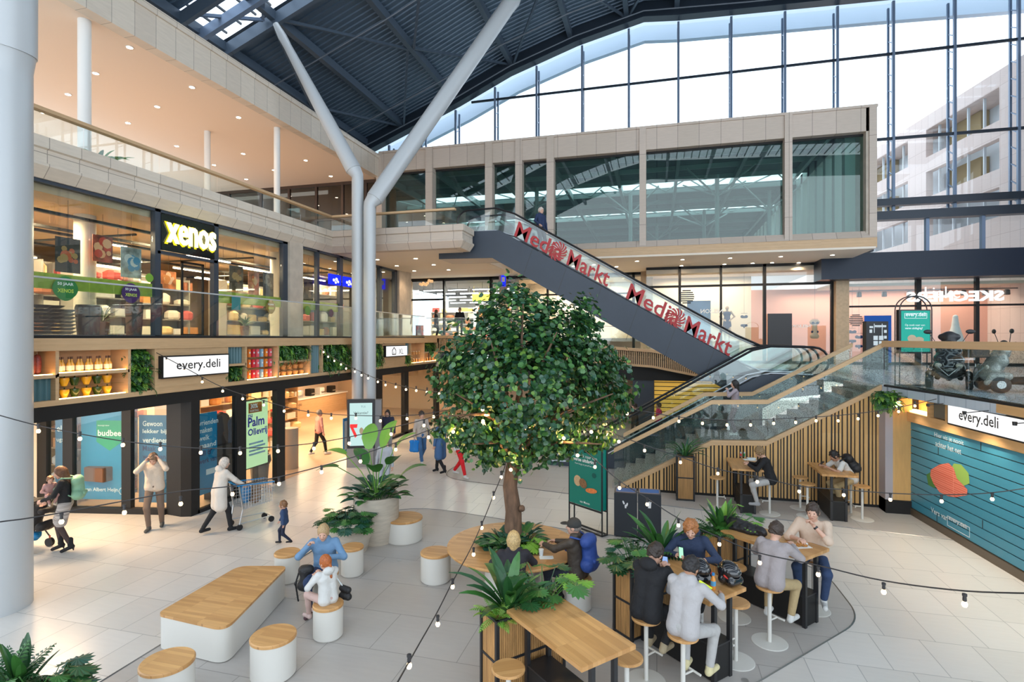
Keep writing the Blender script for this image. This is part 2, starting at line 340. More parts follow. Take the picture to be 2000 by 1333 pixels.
# stone bands of the second floor edge, left and terrace
def stoneband(pts, name='wall_left', m=None):
    """cornice profile swept along a plan line (pts) ; outward side is to the right of travel"""
    prof = [(0, 8.12), (.0, 7.90), (-.06, 7.88), (-.06, 7.62), (0, 7.60), (.0, 7.55), (-.16, 7.33), (-.5, 7.33), (-.5, 8.12)]
    mb = MB(); vs = []; n = len(pts); k = len(prof)
    for i, p in enumerate(pts):
        p = Vector(p); d0 = (Vector(pts[i]) - Vector(pts[i - 1])).normalized() if i else None; d1 = (Vector(pts[i + 1]) - p).normalized() if i < n - 1 else None
        d0 = d0 or d1; d1 = d1 or d0; n0 = Vector((d0.y, -d0.x)); n1 = Vector((d1.y, -d1.x)); nn = (n0 + n1).normalized(); nn = nn / nn.dot(n0)
        for (o, z) in prof: vs.append((p.x + nn.x * o, p.y + nn.y * o, z))
    fs = [(i * k + j, (i + 1) * k + j, (i + 1) * k + (j + 1) % k, i * k + (j + 1) % k) for i in range(n - 1) for j in range(k)]
    fs += [tuple(range(k)), tuple((n - 1) * k + j for j in range(k - 1, -1, -1))]
    for i in range(n - 1):
        mb = MB(); mb.add(vs[i * k:(i + 2) * k], [(j, k + j, k + (j + 1) % k, (j + 1) % k) for j in range(k)] + [tuple(range(k)), tuple(k + j for j in range(k - 1, -1, -1))])
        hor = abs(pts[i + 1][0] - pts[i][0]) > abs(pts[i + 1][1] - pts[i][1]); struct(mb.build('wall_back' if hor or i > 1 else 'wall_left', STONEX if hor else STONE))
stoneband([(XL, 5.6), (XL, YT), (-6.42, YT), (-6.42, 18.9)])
struct(MB().box((-22, 5.5, 7.4), (XL - .45, YT, 7.88)).build('floor', CREAM))
struct(MB().box((-22, YT + .3, 7.36), (-6.85, YBX + 2, 7.88)).build('floor', CREAM))
railing('glass_balustrade', [(XL + .0 - .12, 7.0), (XL - .12, YT + .1), (-6.75, YT + .1)], 8.10, 8.66, 'low glass balustrade with broad oak handrail around the upper terrace', capm=OAK, seg=1.9, capw=.16, caph=.07)
# ================================================================ upper terrace roof and fascia
zc = 12.0
struct(MB().box((-26, 2, zc), (XU - .35, 25.5, zc + .15)).build('ceiling', mat('peach_ceiling', (.82, .67, .54), .8)))
fas = MB(); fas.box((XU - .35, 2, zc - .02), (XU, YBX, zc + .86)); fas.box((XU - .5, 2, zc + .86), (XU + .05, YBX, zc + 1.04))
struct(fas.build('wall_left', STONE))
struct(MB().box((-26, 2, 8.0), (-25.8, 25.5, zc)).build('wall_left', CREAM))
# brown glazed wall at the back of the terrace
wb = MB(); yw = 24.35
for x in (-24, -22, -20, -18.3, -16.7, -15.2, -13.9, -13.05): wb.box((x - .06, yw - .06, 7.9), (x + .06, yw + .06, zc))
wb.box((-25, yw - .05, 11.85), (-13, yw + .05, zc)); wb.box((-25, yw - .05, 10.1), (-13, yw + .05, 10.2)); wb.box((-25, yw - .05, 7.9), (-13, yw + .05, 8.0))
w3 = struct(wb.build('window_3', mat('brown_frame', (.06, .035, .025), .4)))
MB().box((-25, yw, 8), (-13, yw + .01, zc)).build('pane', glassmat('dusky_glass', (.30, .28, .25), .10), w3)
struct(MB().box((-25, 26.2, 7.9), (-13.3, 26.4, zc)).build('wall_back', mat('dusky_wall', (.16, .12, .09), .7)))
DL = emis('downlight_glow', (1, .80, .58), 26.0); DLR = mat('downlight_ring', (.75, .7, .64), .5)
def downlight(p, grp, lab, r=.075, power=0, col=(1, .72, .45), spot=False):
    t = thing('downlight', lab, 'ceiling light', p, 0, grp)
    MB().lathe([(r * 1.35, 0), (r * 1.35, -.012), (r, -.016), (r, -.004)], (0, 0, 0), 14).build('trim_ring', DLR, t); MB().lathe([(r, -.010), (r, -.018)], (0, 0, 0), 12).build('lamp', DL, t)
    if power:
        l = bpy.data.lights.new('downlight_beam', 'SPOT'); l.energy = power; l.color = col; l.spot_size = 2.3; l.spot_blend = .8; l.shadow_soft_size = .08
        o = bpy.data.objects.new('downlight_beam', l); COL.objects.link(o); o.location = (0, 0, -.05); o.parent = t
    return t
for u, v in ((253, 92), (187, 143), (133, 184), (375, 170), (307, 208), (250, 240), (466, 229), (345, 285), (475, 300), (418, 322), (481, 350), (535, 332), (597, 313), (646, 344), (85, 220)):
    p = atZ(u, v, zc); downlight(p, 'downlights in the high terrace ceiling', 'small round downlight set in the peach ceiling of the upper terrace', power=60)
for u, v, r in ((165, 40, .14), (405, 257, .11), (541, 250, .11)):
    p = atZ(u, v, zc); tag(MB().lathe([(r, 7.88), (r, zc)], (p.x, p.y, 0), 20).build('round_column', WHITE, smooth=True), {165: 'thick slim white column on the upper terrace nearest the big grey pillar', 405: 'middle white column standing behind the terrace handrail', 541: 'white terrace column nearest the forked grey pipes'}[u], 'column')
# ================================================================ soffits below terrace and stone box
SOFF = mat('soffit_plaster', (.82, .72, .60), .8)
struct(MB().box((-22, YT + .3, 7.34), (-6.9, YBX, 7.38)).build('ceiling', SOFF))
struct(MB().box((-22, YBX - .2, 7.62), (8.1, 31, 7.70)).build('ceiling', SOFF))
for u, v in ((737, 507), (775, 519), (812, 505), (847, 517), (809, 529), (876, 527)):
    downlight(atZ(u, v, 7.34), 'downlights under the terrace', 'small round downlight in the white soffit under the upper terrace', power=45)
for u, v in ((1244, 510), (1204, 521), (1333, 507), (1331, 519), (1426, 504), (1415, 516), (1525, 501), (1508, 513), (1599, 511), (1626, 498), (1160, 517), (1120, 520), (1560, 513), (1470, 514)):
    p = atZ(u, v, 7.62); p.z = 7.62
    if p.y < YBX: p = atZ(u, v + 4, 7.62)
    downlight(p, 'downlights under the stone box', 'small round downlight in the white soffit under the stone-clad glass box', power=45)
# ================================================================ stone box with the big glass front
BZ0, BZ1, BZ2, BZ3 = 7.68, 8.06, 8.34, 12.2
X0, X1 = -13.0, 8.18
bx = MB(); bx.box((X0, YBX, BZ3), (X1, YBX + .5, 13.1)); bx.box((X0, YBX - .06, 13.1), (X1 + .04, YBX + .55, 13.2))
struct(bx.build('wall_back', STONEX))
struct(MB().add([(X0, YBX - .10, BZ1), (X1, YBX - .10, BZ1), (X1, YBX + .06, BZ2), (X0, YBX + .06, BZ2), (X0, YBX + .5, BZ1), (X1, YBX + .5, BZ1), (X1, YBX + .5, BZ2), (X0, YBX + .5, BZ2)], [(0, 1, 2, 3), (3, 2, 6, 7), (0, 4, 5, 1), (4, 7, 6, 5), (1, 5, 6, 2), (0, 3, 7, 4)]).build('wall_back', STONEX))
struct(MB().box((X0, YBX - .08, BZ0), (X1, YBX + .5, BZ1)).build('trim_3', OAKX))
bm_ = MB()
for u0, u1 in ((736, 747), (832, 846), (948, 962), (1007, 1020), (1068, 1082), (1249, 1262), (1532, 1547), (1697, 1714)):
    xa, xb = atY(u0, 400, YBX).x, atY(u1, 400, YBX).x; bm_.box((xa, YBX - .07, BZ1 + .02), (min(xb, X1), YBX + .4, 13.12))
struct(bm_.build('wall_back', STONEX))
struct(MB().box((X1 - .35, YBX, BZ1), (X1, YBX + 1.4, 13.1)).build('wall_right', STONEP))
w4 = struct(MB().box((X0, YBX + .30, BZ3 - .08), (X1, YBX + .36, BZ3)).build('window_4', CHAR))
MB().box((X0, YBX + .32, BZ2), (X1 - .2, YBX + .335, BZ3)).build('pane', GLASSB, w4)
# hall inside the box
HZ_ = 12.9; TEALW = mat('pale_green_steel', (.38, .48, .46), .45); DECK = brickmat('hall_deck', (.22, .29, .29), (.24, .31, .31), (.09, .12, .12), 60, .22, .03, .5, 'XY', 0, .02)
struct(MB().box((-16, YBX + .6, 7.72), (8.15, 52, 7.9)).build('floor', mat('hall_floor', (.30, .33, .33), .3)))
hc = MB()
for y0, y1 in ((24.6, 31.0), (33.4, 38.0), (39.8, 52)): hc.box((-16, y0, HZ_), (8.15, y1, HZ_ + .1))
struct(hc.build('ceiling', DECK)); struct(MB().box((-16, 52, 7.9), (8, 52.2, 14)).build('wall_back', mat('hall_end', (.45, .55, .55), .7)))
struct(MB().box((-16.2, 24.6, 7.9), (-16, 52, 14)).build('wall_left', mat('hall_dark', (.10, .13, .13), .7)))
hallb = MB()
for x in (-14, -11, -8, -5, -2, 1, 4, 7): hallb.box((x - .08, 24.7, HZ_ - .35), (x + .08, 52, HZ_))
for y in (27, 29, 31.0, 33.4, 36, 38, 39.8, 43, 46, 49): hallb.box((-16, y - .06, HZ_ - .22), (8.1, y + .06, HZ_))
for y0 in (31.0, 38.0):
    y1 = y0 + (2.4 if y0 < 32 else 1.8); x = -16
    while x < 7: hallb.bar((x, y0, HZ_ - .1), (x + 1.1, y1, HZ_ - .1), .05); hallb.bar((x + 1.1, y1, HZ_ - .1), (x + 2.2, y0, HZ_ - .1), .05); x += 2.2
hb = hallb.build('roof_beams', TEALW); tag(hb, 'pale steel roof beams of the hall seen through the big glass front', 'beam')
for i, (x, y) in enumerate(((-6.5, 30), (-1.5, 33), (3.0, 30), (3.0, 38), (6.2, 34), (-9, 36), (0, 42))):
    t = thing('hall_column', 'pale steel column with forked braces inside the glass-fronted hall', 'column', (x, y, 7.9), 0, 'columns inside the glass-fronted hall')
    MB().lathe([(.11, 0), (.11, HZ_ - 8.2)], (0, 0, 0), 12).build('shaft', TEALW, t); b = MB()
    for dx, dy in ((1.6, 1.6), (-1.6, 1.6), (1.6, -1.6), (-1.6, -1.6)): b.bar((0, 0, 3.6), (dx, dy, HZ_ - 8.2), .07)
    b.build('brace', TEALW, t)
w5 = MB()
y = 25.2
while y < 51: w5.box((7.45, y, 7.9), (8.0, y + .38, HZ_)); y += 1.35
w5.box((7.45, 24.6, 7.9), (8.0, 52, 8.15)); w5.box((7.45, 24.6, HZ_ - .5), (8.0, 52, HZ_))
struct(w5.build('window_5', mat('pale_green_fins', (.62, .72, .68), .6)))
# ================================================================ gable curtain wall
YC = 27.3
GAB = [(-16.5, 13.85), (-14.94, 14.39), (-9.98, 16.33), (-7.19, 17.58), (-3.77, 18.67), (-.6, 19.38), (1.0, 19.22), (9.92, 18.81), (14.62, 18.54), (22, 18.2)]
def gz(x):
    for (a, za), (b, zb_) in zip(GAB, GAB[1:]):
        if a <= x <= b: return za + (zb_ - za) * (x - a) / (b - a)
    return 18
STEELB = mat('blue_grey_steel', (.16, .22, .32), .35, .3); STEELD = mat('dark_navy_steel', (.020, .030, .045), .35, .2)
w6 = struct(MB().prismY([(x, z) for x, z in GAB] + [(x, z + .75) for x, z in GAB[::-1]], YC - .7, YC - .2).build('window_6', STEELD))
MXS = [-14.13, -12.2, -10.27, -8.1, -5.9, -3.59, -1.32, .99, 3.34, 5.62, 7.75, 9.92, 12.19, 14.44, 16.7, 18.9, 21]
for x in MXS:
    m_ = MB(); z0 = 13.2 if x < 8 else 9.98; z1 = gz(x)
    if x > 9: z0 = 9.4
    m_.box((x - .05, YC - .15, z0), (x + .05, YC - .03, z1)); m_.box((x - .04, YC + .42, z0 + .4), (x + .04, YC + .52, z1))
    z = z0 + .6
    while z < z1 - .3: m_.bar((x, YC - .05, z - .18), (x, YC + .45, z + .12), .04); z += .72
    m_.build('mullion', STEELB, w6)
tm = MB()
tm.box((-9.4, YC - .1, 16.5), (22, YC - .02, 16.6)); tm.box((8.3, YC - .1, 12.8), (22, YC - .02, 12.92)); tm.box((8.3, YC - .35, 9.9), (22, YC - .0, 10.2)); tm.box((8.6, YC - .75, 9.22), (22, YC - .3, 9.58)); tm.box((8.6, YC - .75, 7.9), (8.95, YC - .3, 9.58)); tm.box((8.95, YC, 16.5), (22, YC, 16.6))
tm.build('transom', STEELD, w6)
tp = MB()
for x in (11.0, 12.98, 15, 17.1, 19.2): tp.box((x - .06, YC - .6, 7.8), (x + .06, YC - .4, 9.25))
tp.build('transom', STEELB, w6)
MB().prismY([(-15.5, 13.2), (22, 13.2)] + [(x, z) for x, z in GAB[::-1][:-1]], YC + .1, YC + .11).build('pane', GLASSW, w6)
MB().box((8.3, YC + .1, 7.8), (22, YC + .11, 13.2)).build('pane', GLASSW, w6)
struct(MB().box((6.9, YC - .9, 6.72), (22, YC + .3, 7.82)).build('trim_4', DBLUE))
cn = MB(); cn.prismY([(x, z - .15) for x, z in GAB] + [(x, z + .95) for x, z in GAB[::-1]], YC + 1.2, YC + 1.5); struct(cn.build('trim_7', mat('eave_outside', (.55, .66, .78), .6)))
# ================================================================ roof
def deck(y0, y1):
    mb = MB(); R = [(x, z + .72) for x, z in GAB]; per = .27; ys = []
    y = y0
    while y < y1: ys += [(y, 0), (y + .17, 0), (y + .19, -.045), (y + .245, -.045)]; y += per
    ys.append((y1, 0)); vs = []
    for (yy, dz) in ys: vs += [(x, yy, z + dz) for x, z in R]
    k = len(R); mb.add(vs, [(i * k + j, (i + 1) * k + j, (i + 1) * k + j + 1, i * k + j + 1) for i in range(len(ys) - 1) for j in range(k - 1)])
    return struct(mb.build('ceiling', ROOFD))
for y0, y1 in ((-8, -2), (1, 6.5), (9.5, 14.5), (16.55, 27.2)): deck(y0, y1)
struct(MB().box((-16.6, -8, 12.9), (-16.3, 27.2, 14.6)).build('wall_left', STEELD))
BEAM = mat('roof_beam_steel', (.075, .105, .145), .4, .2)
def zr(x): return gz(x) + .66
gx = [-13.35, atY(780, 240, 26.8).x, atY(890, 190, 26.8).x, atY(1000, 148, 26.8).x, atY(1115, 95, 26.8).x, atY(1215, 50, 26.8).x, atY(1270, 40, 26.8).x]
gx = [-15.2, -13.1, -10.2, -7.1, -4.1, -1.4, .9, 4.5, 8.5]
for x in gx: tag(MB().box((x - .11, -8, zr(x) - .36), (x + .11, 26.6, zr(x) - .03)).build('roof_beam', BEAM), 'dark blue steel purlin running lengthwise under the ribbed roof', 'beam', 'lengthwise purlins under the ribbed roof')
def girder(y):
    t = thing('roof_girder', 'cross girder with diagonal braces under the ribbed roof', 'beam', (0, y, 16), 0, 'cross girders of the roof')
    m_ = MB()
    for (a, za), (b, zb_) in zip(GAB, GAB[1:]): m_.bar((a, 0, za + .32 - 16), (b, 0, zb_ + .32 - 16), .16, .42)
    m_.build('chord', BEAM, t)
for y in (9.4, 14.62, 16.6): girder(y)
for y in (16.6, 21.6):
    for a, b in zip(gx[:-1], gx[1:]):
        i = gx.index(a); ya, yb = (y, y + 5.0) if (i + (y > 20)) % 2 else (y + 5.0, y)
        br = MB(); br.bar((a + .14, ya, zr(a) - .3), (b - .14, yb, zr(b) - .3), .10); struct(br.build('diagonal_brace', BEAM))
cb = MB()
for y in (19.0, 24.3, 26.2): cb.tube([(x, y, zr(x) - .62) for x in (-15.5, -10, -7, -3.8, -.6, 4, 9, 16)], .03, 6)
tag(cb.build('sprinkler_pipes', mat('dark_pipe', (.10, .12, .15), .4)), 'thin sprinkler pipes hung below the dark roof', 'pipe')
for y0, y1 in ((-2, 1), (6.5, 9.5), (14.5, 16.55)):  # the first two rooflights are unseen, added to light the hall and tree
    sk = MB(); R = [(x, z + .95) for x, z in GAB]
    sk.add([(x, y0, z) for x, z in R] + [(x, y1, z) for x, z in R], [(i, i + len(R), i + len(R) + 1, i + 1) for i in range(len(R) - 1)])
    so = struct(sk.build('window_7', glassmat('rooflight_glass', (.9, .95, 1.0), .02)))
    bb = MB(); x = -16.3
    while x < 20: bb.box((x - .03, y0, gz(x) + .86), (x + .03, y1, gz(x) + .93)); x += .62
    if y0 > 14: bb.box((-16.5, 15.4, 14.1), (-16.4, 15.6, 14.2))
    bb.build('glazing_bar', STEELD, so)
    if y0 > 14:
        tr_ = MB()
        for (a, za), (b, zb_) in zip(GAB, GAB[1:]): tr_.bar((a, 15.45, za + .25), (b, 15.45, zb_ + .25), .18, .35)
        x = -16.4; k = 0
        while x < 12: tr_.bar((x, 14.6 if k % 2 else 16.4, gz(x) + .4), (x + 1.5, 16.4 if k % 2 else 14.6, gz(x + 1.5) + .4), .10); x += 1.5; k += 1
        tr_.build('truss', STEELB, so)
# ================================================================ forked columns
def column(name, base, bend, tip, r0, r1, r2, label):
    t = thing(name, label, 'column', base)
    b = Vector(base); be = Vector(bend) - b; ti = Vector(tip) - b; d = (ti - be).normalized()
    MB().tube([(0, 0, 0), be - Vector((0, 0, .15)), be + Vector((0, 0, .05)), be + d * .35], [r0, r0, r0, r1 * .98], 28).build('trunk', LGREY, t, smooth=True)
    MB().tube([be + d * .3, be + d * (.35 * (ti - be).length), ti - d * .9, ti - d * .5, ti], [r1, (r1 * .75 + r2 * .25), r2, r2 * 1.1, r2 * .7], 28).build('branch', LGREY, t, smooth=True)
    return t
pb = atY(698.5, 890, 17.0); column('forked_column', (pb.x, 17, 0), (pb.x, 17, 4.2 + 315 * 18.9 / 1070), (-12.8, 16.3, 15.1), .20, .27, .14, 'grey steel pipe column whose branch leans left to the rooflight')
pb = atY(722, 890, 17.0); column('forked_column', (pb.x, 17, 0), (pb.x, 17, 8.75), (-5.3, 21.0, 17.9), .21, .29, .30, 'grey steel pipe column whose thick branch leans right across the glass gable')
column('big_column', (-9.93, 6.15, 0), (-9.93, 6.15, 8.35), (-9.0, 5.6, 15.5), .47, .52, .45, 'massive pale grey round column at the left edge of the hall')
struct(MB().box((-11.6, 6.55, 4.2), (-11.42, 7.1, 12)).build('wall_left', STONEP))
# ================================================================ first floor shop fronts, left side (above the timber band)
fr = MB()
def up1(u0, u1, z0=4.2, z1=7.34, X=XS, d=.14, mb=None): (mb or fr).box((X - d, atX(u0, 660, X).y, z0), (X, atX(u1, 660, X).y, z1))
for u0, u1 in ((303, 314), (418, 427), (553, 562), (620, 624), (664, 670), (742, 746), (771, 776)): up1(u0, u1)
fr.box((XS - .14, 6.9, 7.26), (XS, atX(776, 660, XS).y, 7.36)); fr.box((XS - .14, 6.9, 4.19), (XS, atX(776, 660, XS).y, 4.26))
up1(308, 425, 6.25, 6.32); 
w8 = struct(fr.build('window_8', NAVYM))
for u0, u1 in ((62, 180), (180, 303), (427, 553), (590, 620), (624, 664), (670, 742), (746, 771)):
    MB().box((XS - .08, atX(u0, 660, XS).y + .01, 4.25), (XS - .07, atX(u1, 660, XS).y - .01, 7.27)).build('pane', GLASS, w8)
struct(MB().box((XS - .35, atX(562, 660, XS).y, 4.2), (XS + .08, atX(588, 660, XS).y, 7.4)).build('wall_left', STONEP))
struct(MB().box((XS - .30, atX(777, 660, XS).y, 4.2), (XS + .08, atX(800, 660, XS).y, 7.4)).build('wall_left', STONEP))
# rooms behind
struct(MB().box((-21, 6.0, 7.12), (XS - .2, 24.5, 7.30)).build('ceiling', mat('shop_ceiling_raw', (.62, .44, .27), .85)))
struct(MB().box((-21.2, 5.6, 4.2), (-21, 25, 7.2)).build('wall_left', mat('shop_back_wall', (.42, .30, .20), .8)))
struct(MB().box((-21, 5.6, 4.2), (-11.8, 5.8, 7.2)).build('wall_left', CREAM)); 
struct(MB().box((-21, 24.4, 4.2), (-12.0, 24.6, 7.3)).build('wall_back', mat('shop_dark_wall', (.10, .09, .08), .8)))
# ================================================================ back shops on the first floor
struct(MB().box((-22, 30.0, 4.0), (-.6, 30.2, 7.7)).build('wall_back', CHAR)) if False else None
YJ = 29.4
fr = MB()
for u0, u1 in ((800, 804), (866, 869), (957, 962), (982, 987), (1068, 1072), (1235, 1240)):
    fr.box((atY(u0, 660, YJ).x, YJ - .1, 3.2), (atY(u1, 660, YJ).x, YJ + .1, 7.62))
fr.box((atY(800, 660, YJ).x, YJ - .1, 7.5), (-.6, YJ + .1, 7.64)); fr.box((atY(800, 660, YJ).x, YJ - .08, 6.35), (atY(866, 660, YJ).x, YJ + .08, 6.45)); fr.box((atY(990, 660, YJ).x, YJ - .08, 6.5), (-.6, YJ + .08, 6.58))
w9 = struct(fr.build('window_9', CHAR)); MB().box((atY(800, 660, YJ).x, YJ, 4.0), (-.6, YJ + .01, 7.6)).build('pane', GLASS, w9)
st = MB()
for u0, u1 in ((978, 990), (1252, 1275)): st.box((atY(u0, 660, YJ).x, YJ - .35, 3.0), (atY(u1, 660, YJ).x, YJ + .1, 7.64))
st.box((atY(782, 660, 29).x, 28.7, 4.2), (atY(799, 660, 29).x, YJ + .1, 7.64))
struct(st.build('wall_back', mat('tan_stone', (.55, .40, .25), .6, noise=.1)))
struct(MB().box((-22, 26.0, 4.0), (-12.2, 40, 4.19)).build('floor', CREAM)); struct(MB().box((-16, YJ, 4.0), (-.4, 41, 4.18)).build('floor', mat('shop_floor_pale', (.6, .58, .55), .3)))
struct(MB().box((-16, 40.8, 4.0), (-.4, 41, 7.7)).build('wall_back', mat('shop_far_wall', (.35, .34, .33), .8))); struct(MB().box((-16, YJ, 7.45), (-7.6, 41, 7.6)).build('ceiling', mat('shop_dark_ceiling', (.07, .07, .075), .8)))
struct(MB().box((-7.6, YJ + .1, 3.0), (-7.4, 41, 7.6)).build('wall_back', CREAM)); struct(MB().box((-7.4, YJ + 2.6, 3.0), (-.4, YJ + 2.8, 7.6)).build('wall_back', mat('shop_warm_wall', (.82, .70, .56), .8)))
struct(MB().box((-7.4, YJ, 7.4), (-.4, YJ + 2.8, 7.6)).build('ceiling', CREAM))
# walkway ramp in front of them
ramp = MB(); ra = [(-13, 4.19), (-9.5, 4.17), (-.2, 3.52), (2.4, 3.02), (3.5, 3.0)]
ramp.prismY([(x, z) for x, z in ra] + [(x, z - .25) for x, z in ra[::-1]], 26.0, YJ); struct(ramp.build('floor', mat('walkway_floor', (.40, .38, .36), .4)))
slm = MB(); wood = MB(); x = -10.7
def rz(x):
    for (a, za), (b, zb_) in zip(ra, ra[1:]):
        if a <= x <= b: return za + (zb_ - za) * (x - a) / (b - a)
while x < 2.2: slm.box((x, 25.94, rz(x) - .62), (x + .045, 26.0, rz(x) - .02)); x += .085
fs_ = struct(slm.build('trim_5', OAKX))
MB().prismY([(x, z - .0) for x, z in ra[:4]] + [(x, z + .14) for x, z in ra[:4][::-1]], 25.9, 26.1).build('coping', OAKX, fs_)
MB().prismY([(x, z - .60) for x, z in ra[:4]] + [(x, z - .70) for x, z in ra[:4][::-1]], 25.9, 26.1).build('coping', OAKX, fs_)
MB().prismY([(x, z - .62) for x, z in ra[:4]] + [(x, z - 0) for x, z in ra[:4][::-1]], 26.0, 26.1).build('backing_board', CHAR, fs_)
railing('glass_balustrade', [(-11.4, 25.98, 4.2), (-9.5, 25.98, 4.2), (-.2, 25.98, 3.6), (2.2, 25.98, 3.1)], 0, 1.0, 'glass balustrade on the sloping walkway behind the tree', seg=2.0)
# ground floor below the walkway
gb = MB(); gb.box((-9.0, 26.4, 2.2), (3.2, 26.9, 2.95)); struct(gb.build('trim_6', CHAR))
struct(MB().box((-22, 26.4, 2.85), (3.4, 30, 2.95)).build('ceiling', CHAR))
struct(MB().box((atY(1236, 700, 26.6).x, 26.5, 0), (atY(1277, 700, 26.6).x, 26.8, 2.4)).build('wall_back', NAVYM))
# right hand shops, salmon room
fr = MB(); 
def up2(u0, u1, z0=3.0, z1=6.75, mb=None, dy=.09): (mb or fr).box((atY(u0, 660, YS).x, YS - dy, z0), (atY(u1, 660, YS).x, YS + dy, z1))
for u0, u1 in ((1325, 1330), (1406, 1410), (1490, 1496), (1622, 1627)): up2(u0, u1, 3.0, 7.62)
fr.box((-.5, YS - .09, 7.5), (7.2, YS + .09, 7.64)); fr.box((-.5, YS - .07, 6.62), (atY(1625, 660, YS).x, YS + .07, 6.72)); fr.box((-.5, YS - .09, 3.0), (20, YS + .09, 3.12))
for u0, u1 in ((1788, 1798), (1904, 1911), (1652, 1655)): up2(u0, u1, 3.0, 6.75)
fr.box((7.6, YS - .06, 5.55), (20, YS + .06, 5.63))
w10 = struct(fr.build('window_10', CHAR)); MB().box((-.5, YS, 3.1), (20, YS + .01, 7.6)).build('pane', GLASS, w10)
struct(MB().box((atY(1627, 660, YS).x, YS - .45, 3.0), (atY(1652, 660, YS).x, YS + .1, 7.62)).build('wall_back', mat('tan_stone', (1, 1, 1))))
SALM = mat('salmon_wall', (.80, .40, .30), .8)
struct(MB().box((-.4, YS + 2.2, 3.0), (4.6, YS + 2.3, 7.6)).build('wall_back', mat('shop_warm_wall', (1, 1, 1)))); struct(MB().box((4.6, YS + 2.2, 3.0), (22, YS + 2.3, 6.6)).build('wall_back', SALM))
struct(MB().box((-.5, YS, 7.3), (8, YS + 2.3, 7.6)).build('ceiling', CREAM)); struct(MB().box((7.6, YS + .1, 6.5), (22, YS + 2.3, 6.62)).build('ceiling', CREAM))
# platform on the right
PF = brickmat('blue_grey_paving', (.42, .49, .56), (.47, .54, .61), (.2, .25, .3), .6, .6, .006, .25, 'XY', .5, .08)
plat = MB(); plat.prism([(5.35, 15.45), (6.05, 11.3), (7.6, 1), (22, 1), (22, 30), (2.4, 30), (2.4, 19.15), (5.35, 19.15)], 2.82, 3.0)
struct(plat.build('floor', PF))
# ================================================================ staircase
YA, YBk = 15.4, 17.3
cop = [(-1.0, .14), (1.41, 1.48), (2.74, 1.53), (5.36, 3.04)]
st = thing('staircase', 'oak-clad staircase with a landing, printed glass sides and slatted timber flank', 'staircase', (2, 16.3, 0))
SL = brickmat('oak_slats', (.62, .36, .13), (.68, .42, .17), (.50, .29, .10), 3, .5, .001, .4, 'ZX', .4, .15)
mb = MB(); n = 9
for i in range(n): mb.box((-1.2 + i * .29, YA + .1, 0), (1.42, YBk, (i + 1) * 1.47 / n)) if i == 0 else mb.box((-1.2 + i * .29, YA + .1, i * 1.47 / n), (1.42, YBk, (i + 1) * 1.47 / n))
mb.box((1.42, YA + .1, 0), (2.75, YBk, 1.47))
for i in range(9): mb.box((2.75 + i * .29, YA + .1, 1.47 + i * .17 if i else 0), (5.36, YBk, 1.47 + (i + 1) * .17))
mb.build('steps', mat('stair_stone', (.33, .29, .26), .4, noise=.1), st, world=True)
def cz(x):
    for (a, za), (b, zb_) in zip(cop, cop[1:]):
        if a <= x <= b: return za + (zb_ - za) * (x - a) / (b - a)
    return cop[-1][1]
bk = MB(); bk.prismY([(-1.0, 0), (-1.0, .12)] + cop[1:] + [(5.36, 0)], YA + .03, YA + .08); bk.build('backing_board', BLACK, st, world=True)
sl = MB(); x = -.9; rr = random.Random(3)
while x < 5.3:
    w = rr.choice([.035, .045, .045, .08]); z1 = cz(x) - .02
    if z1 > .12: sl.box((x, YA - .01, .07), (x + w, YA + .04, z1))
    x += w + rr.choice([.03, .035, .04])
sl.build('slat_cladding', SL, st, world=True)
MB().box((-.9, YA - .005, 0), (5.36, YA + .05, .07)).build('plinth', CHAR, st, world=True)
cp = MB()
for (a, za), (b, zb_) in zip(cop, cop[1:]): cp.prismY([(a, za - .13), (b, zb_ - .13), (b, zb_), (a, za)], YA - .03, YA + .12)
cp.build('stringer', OAKX, st, world=True)
def raking(y, pts, h):
    g = MB()
    for (a, za), (b, zb_) in zip(pts, pts[1:]):
        n = max(1, round((b - a) / 1.15))
        for k in range(n):
            t0, t1 = k / n, (k + 1) / n; xa = a + (b - a) * t0 + .006; xb = a + (b - a) * t1 - .006; z0 = za + (zb_ - za) * t0; z1 = za + (zb_ - za) * t1
            MB().prismY([(xa, z0), (xb, z1), (xb, z1 + h), (xa, z0 + h)], y, y + .012).build('glass_pane', GLASSP, st, world=True)
        g.prismY([(a - .0, za + h), (b, zb_ + h), (b, zb_ + h + .11), (a, za + h + .11)], y - .05, y + .07)
    g.build('handrail', OAKX, st, world=True)
raking(YA + .04, [(-1.15, .08), (1.41, 1.50), (2.78, 1.55), (5.42, 3.04)], .93); raking(YBk, [(-1.0, .22), (1.36, 1.55), (2.70, 1.60), (5.3, 3.04)], .90)
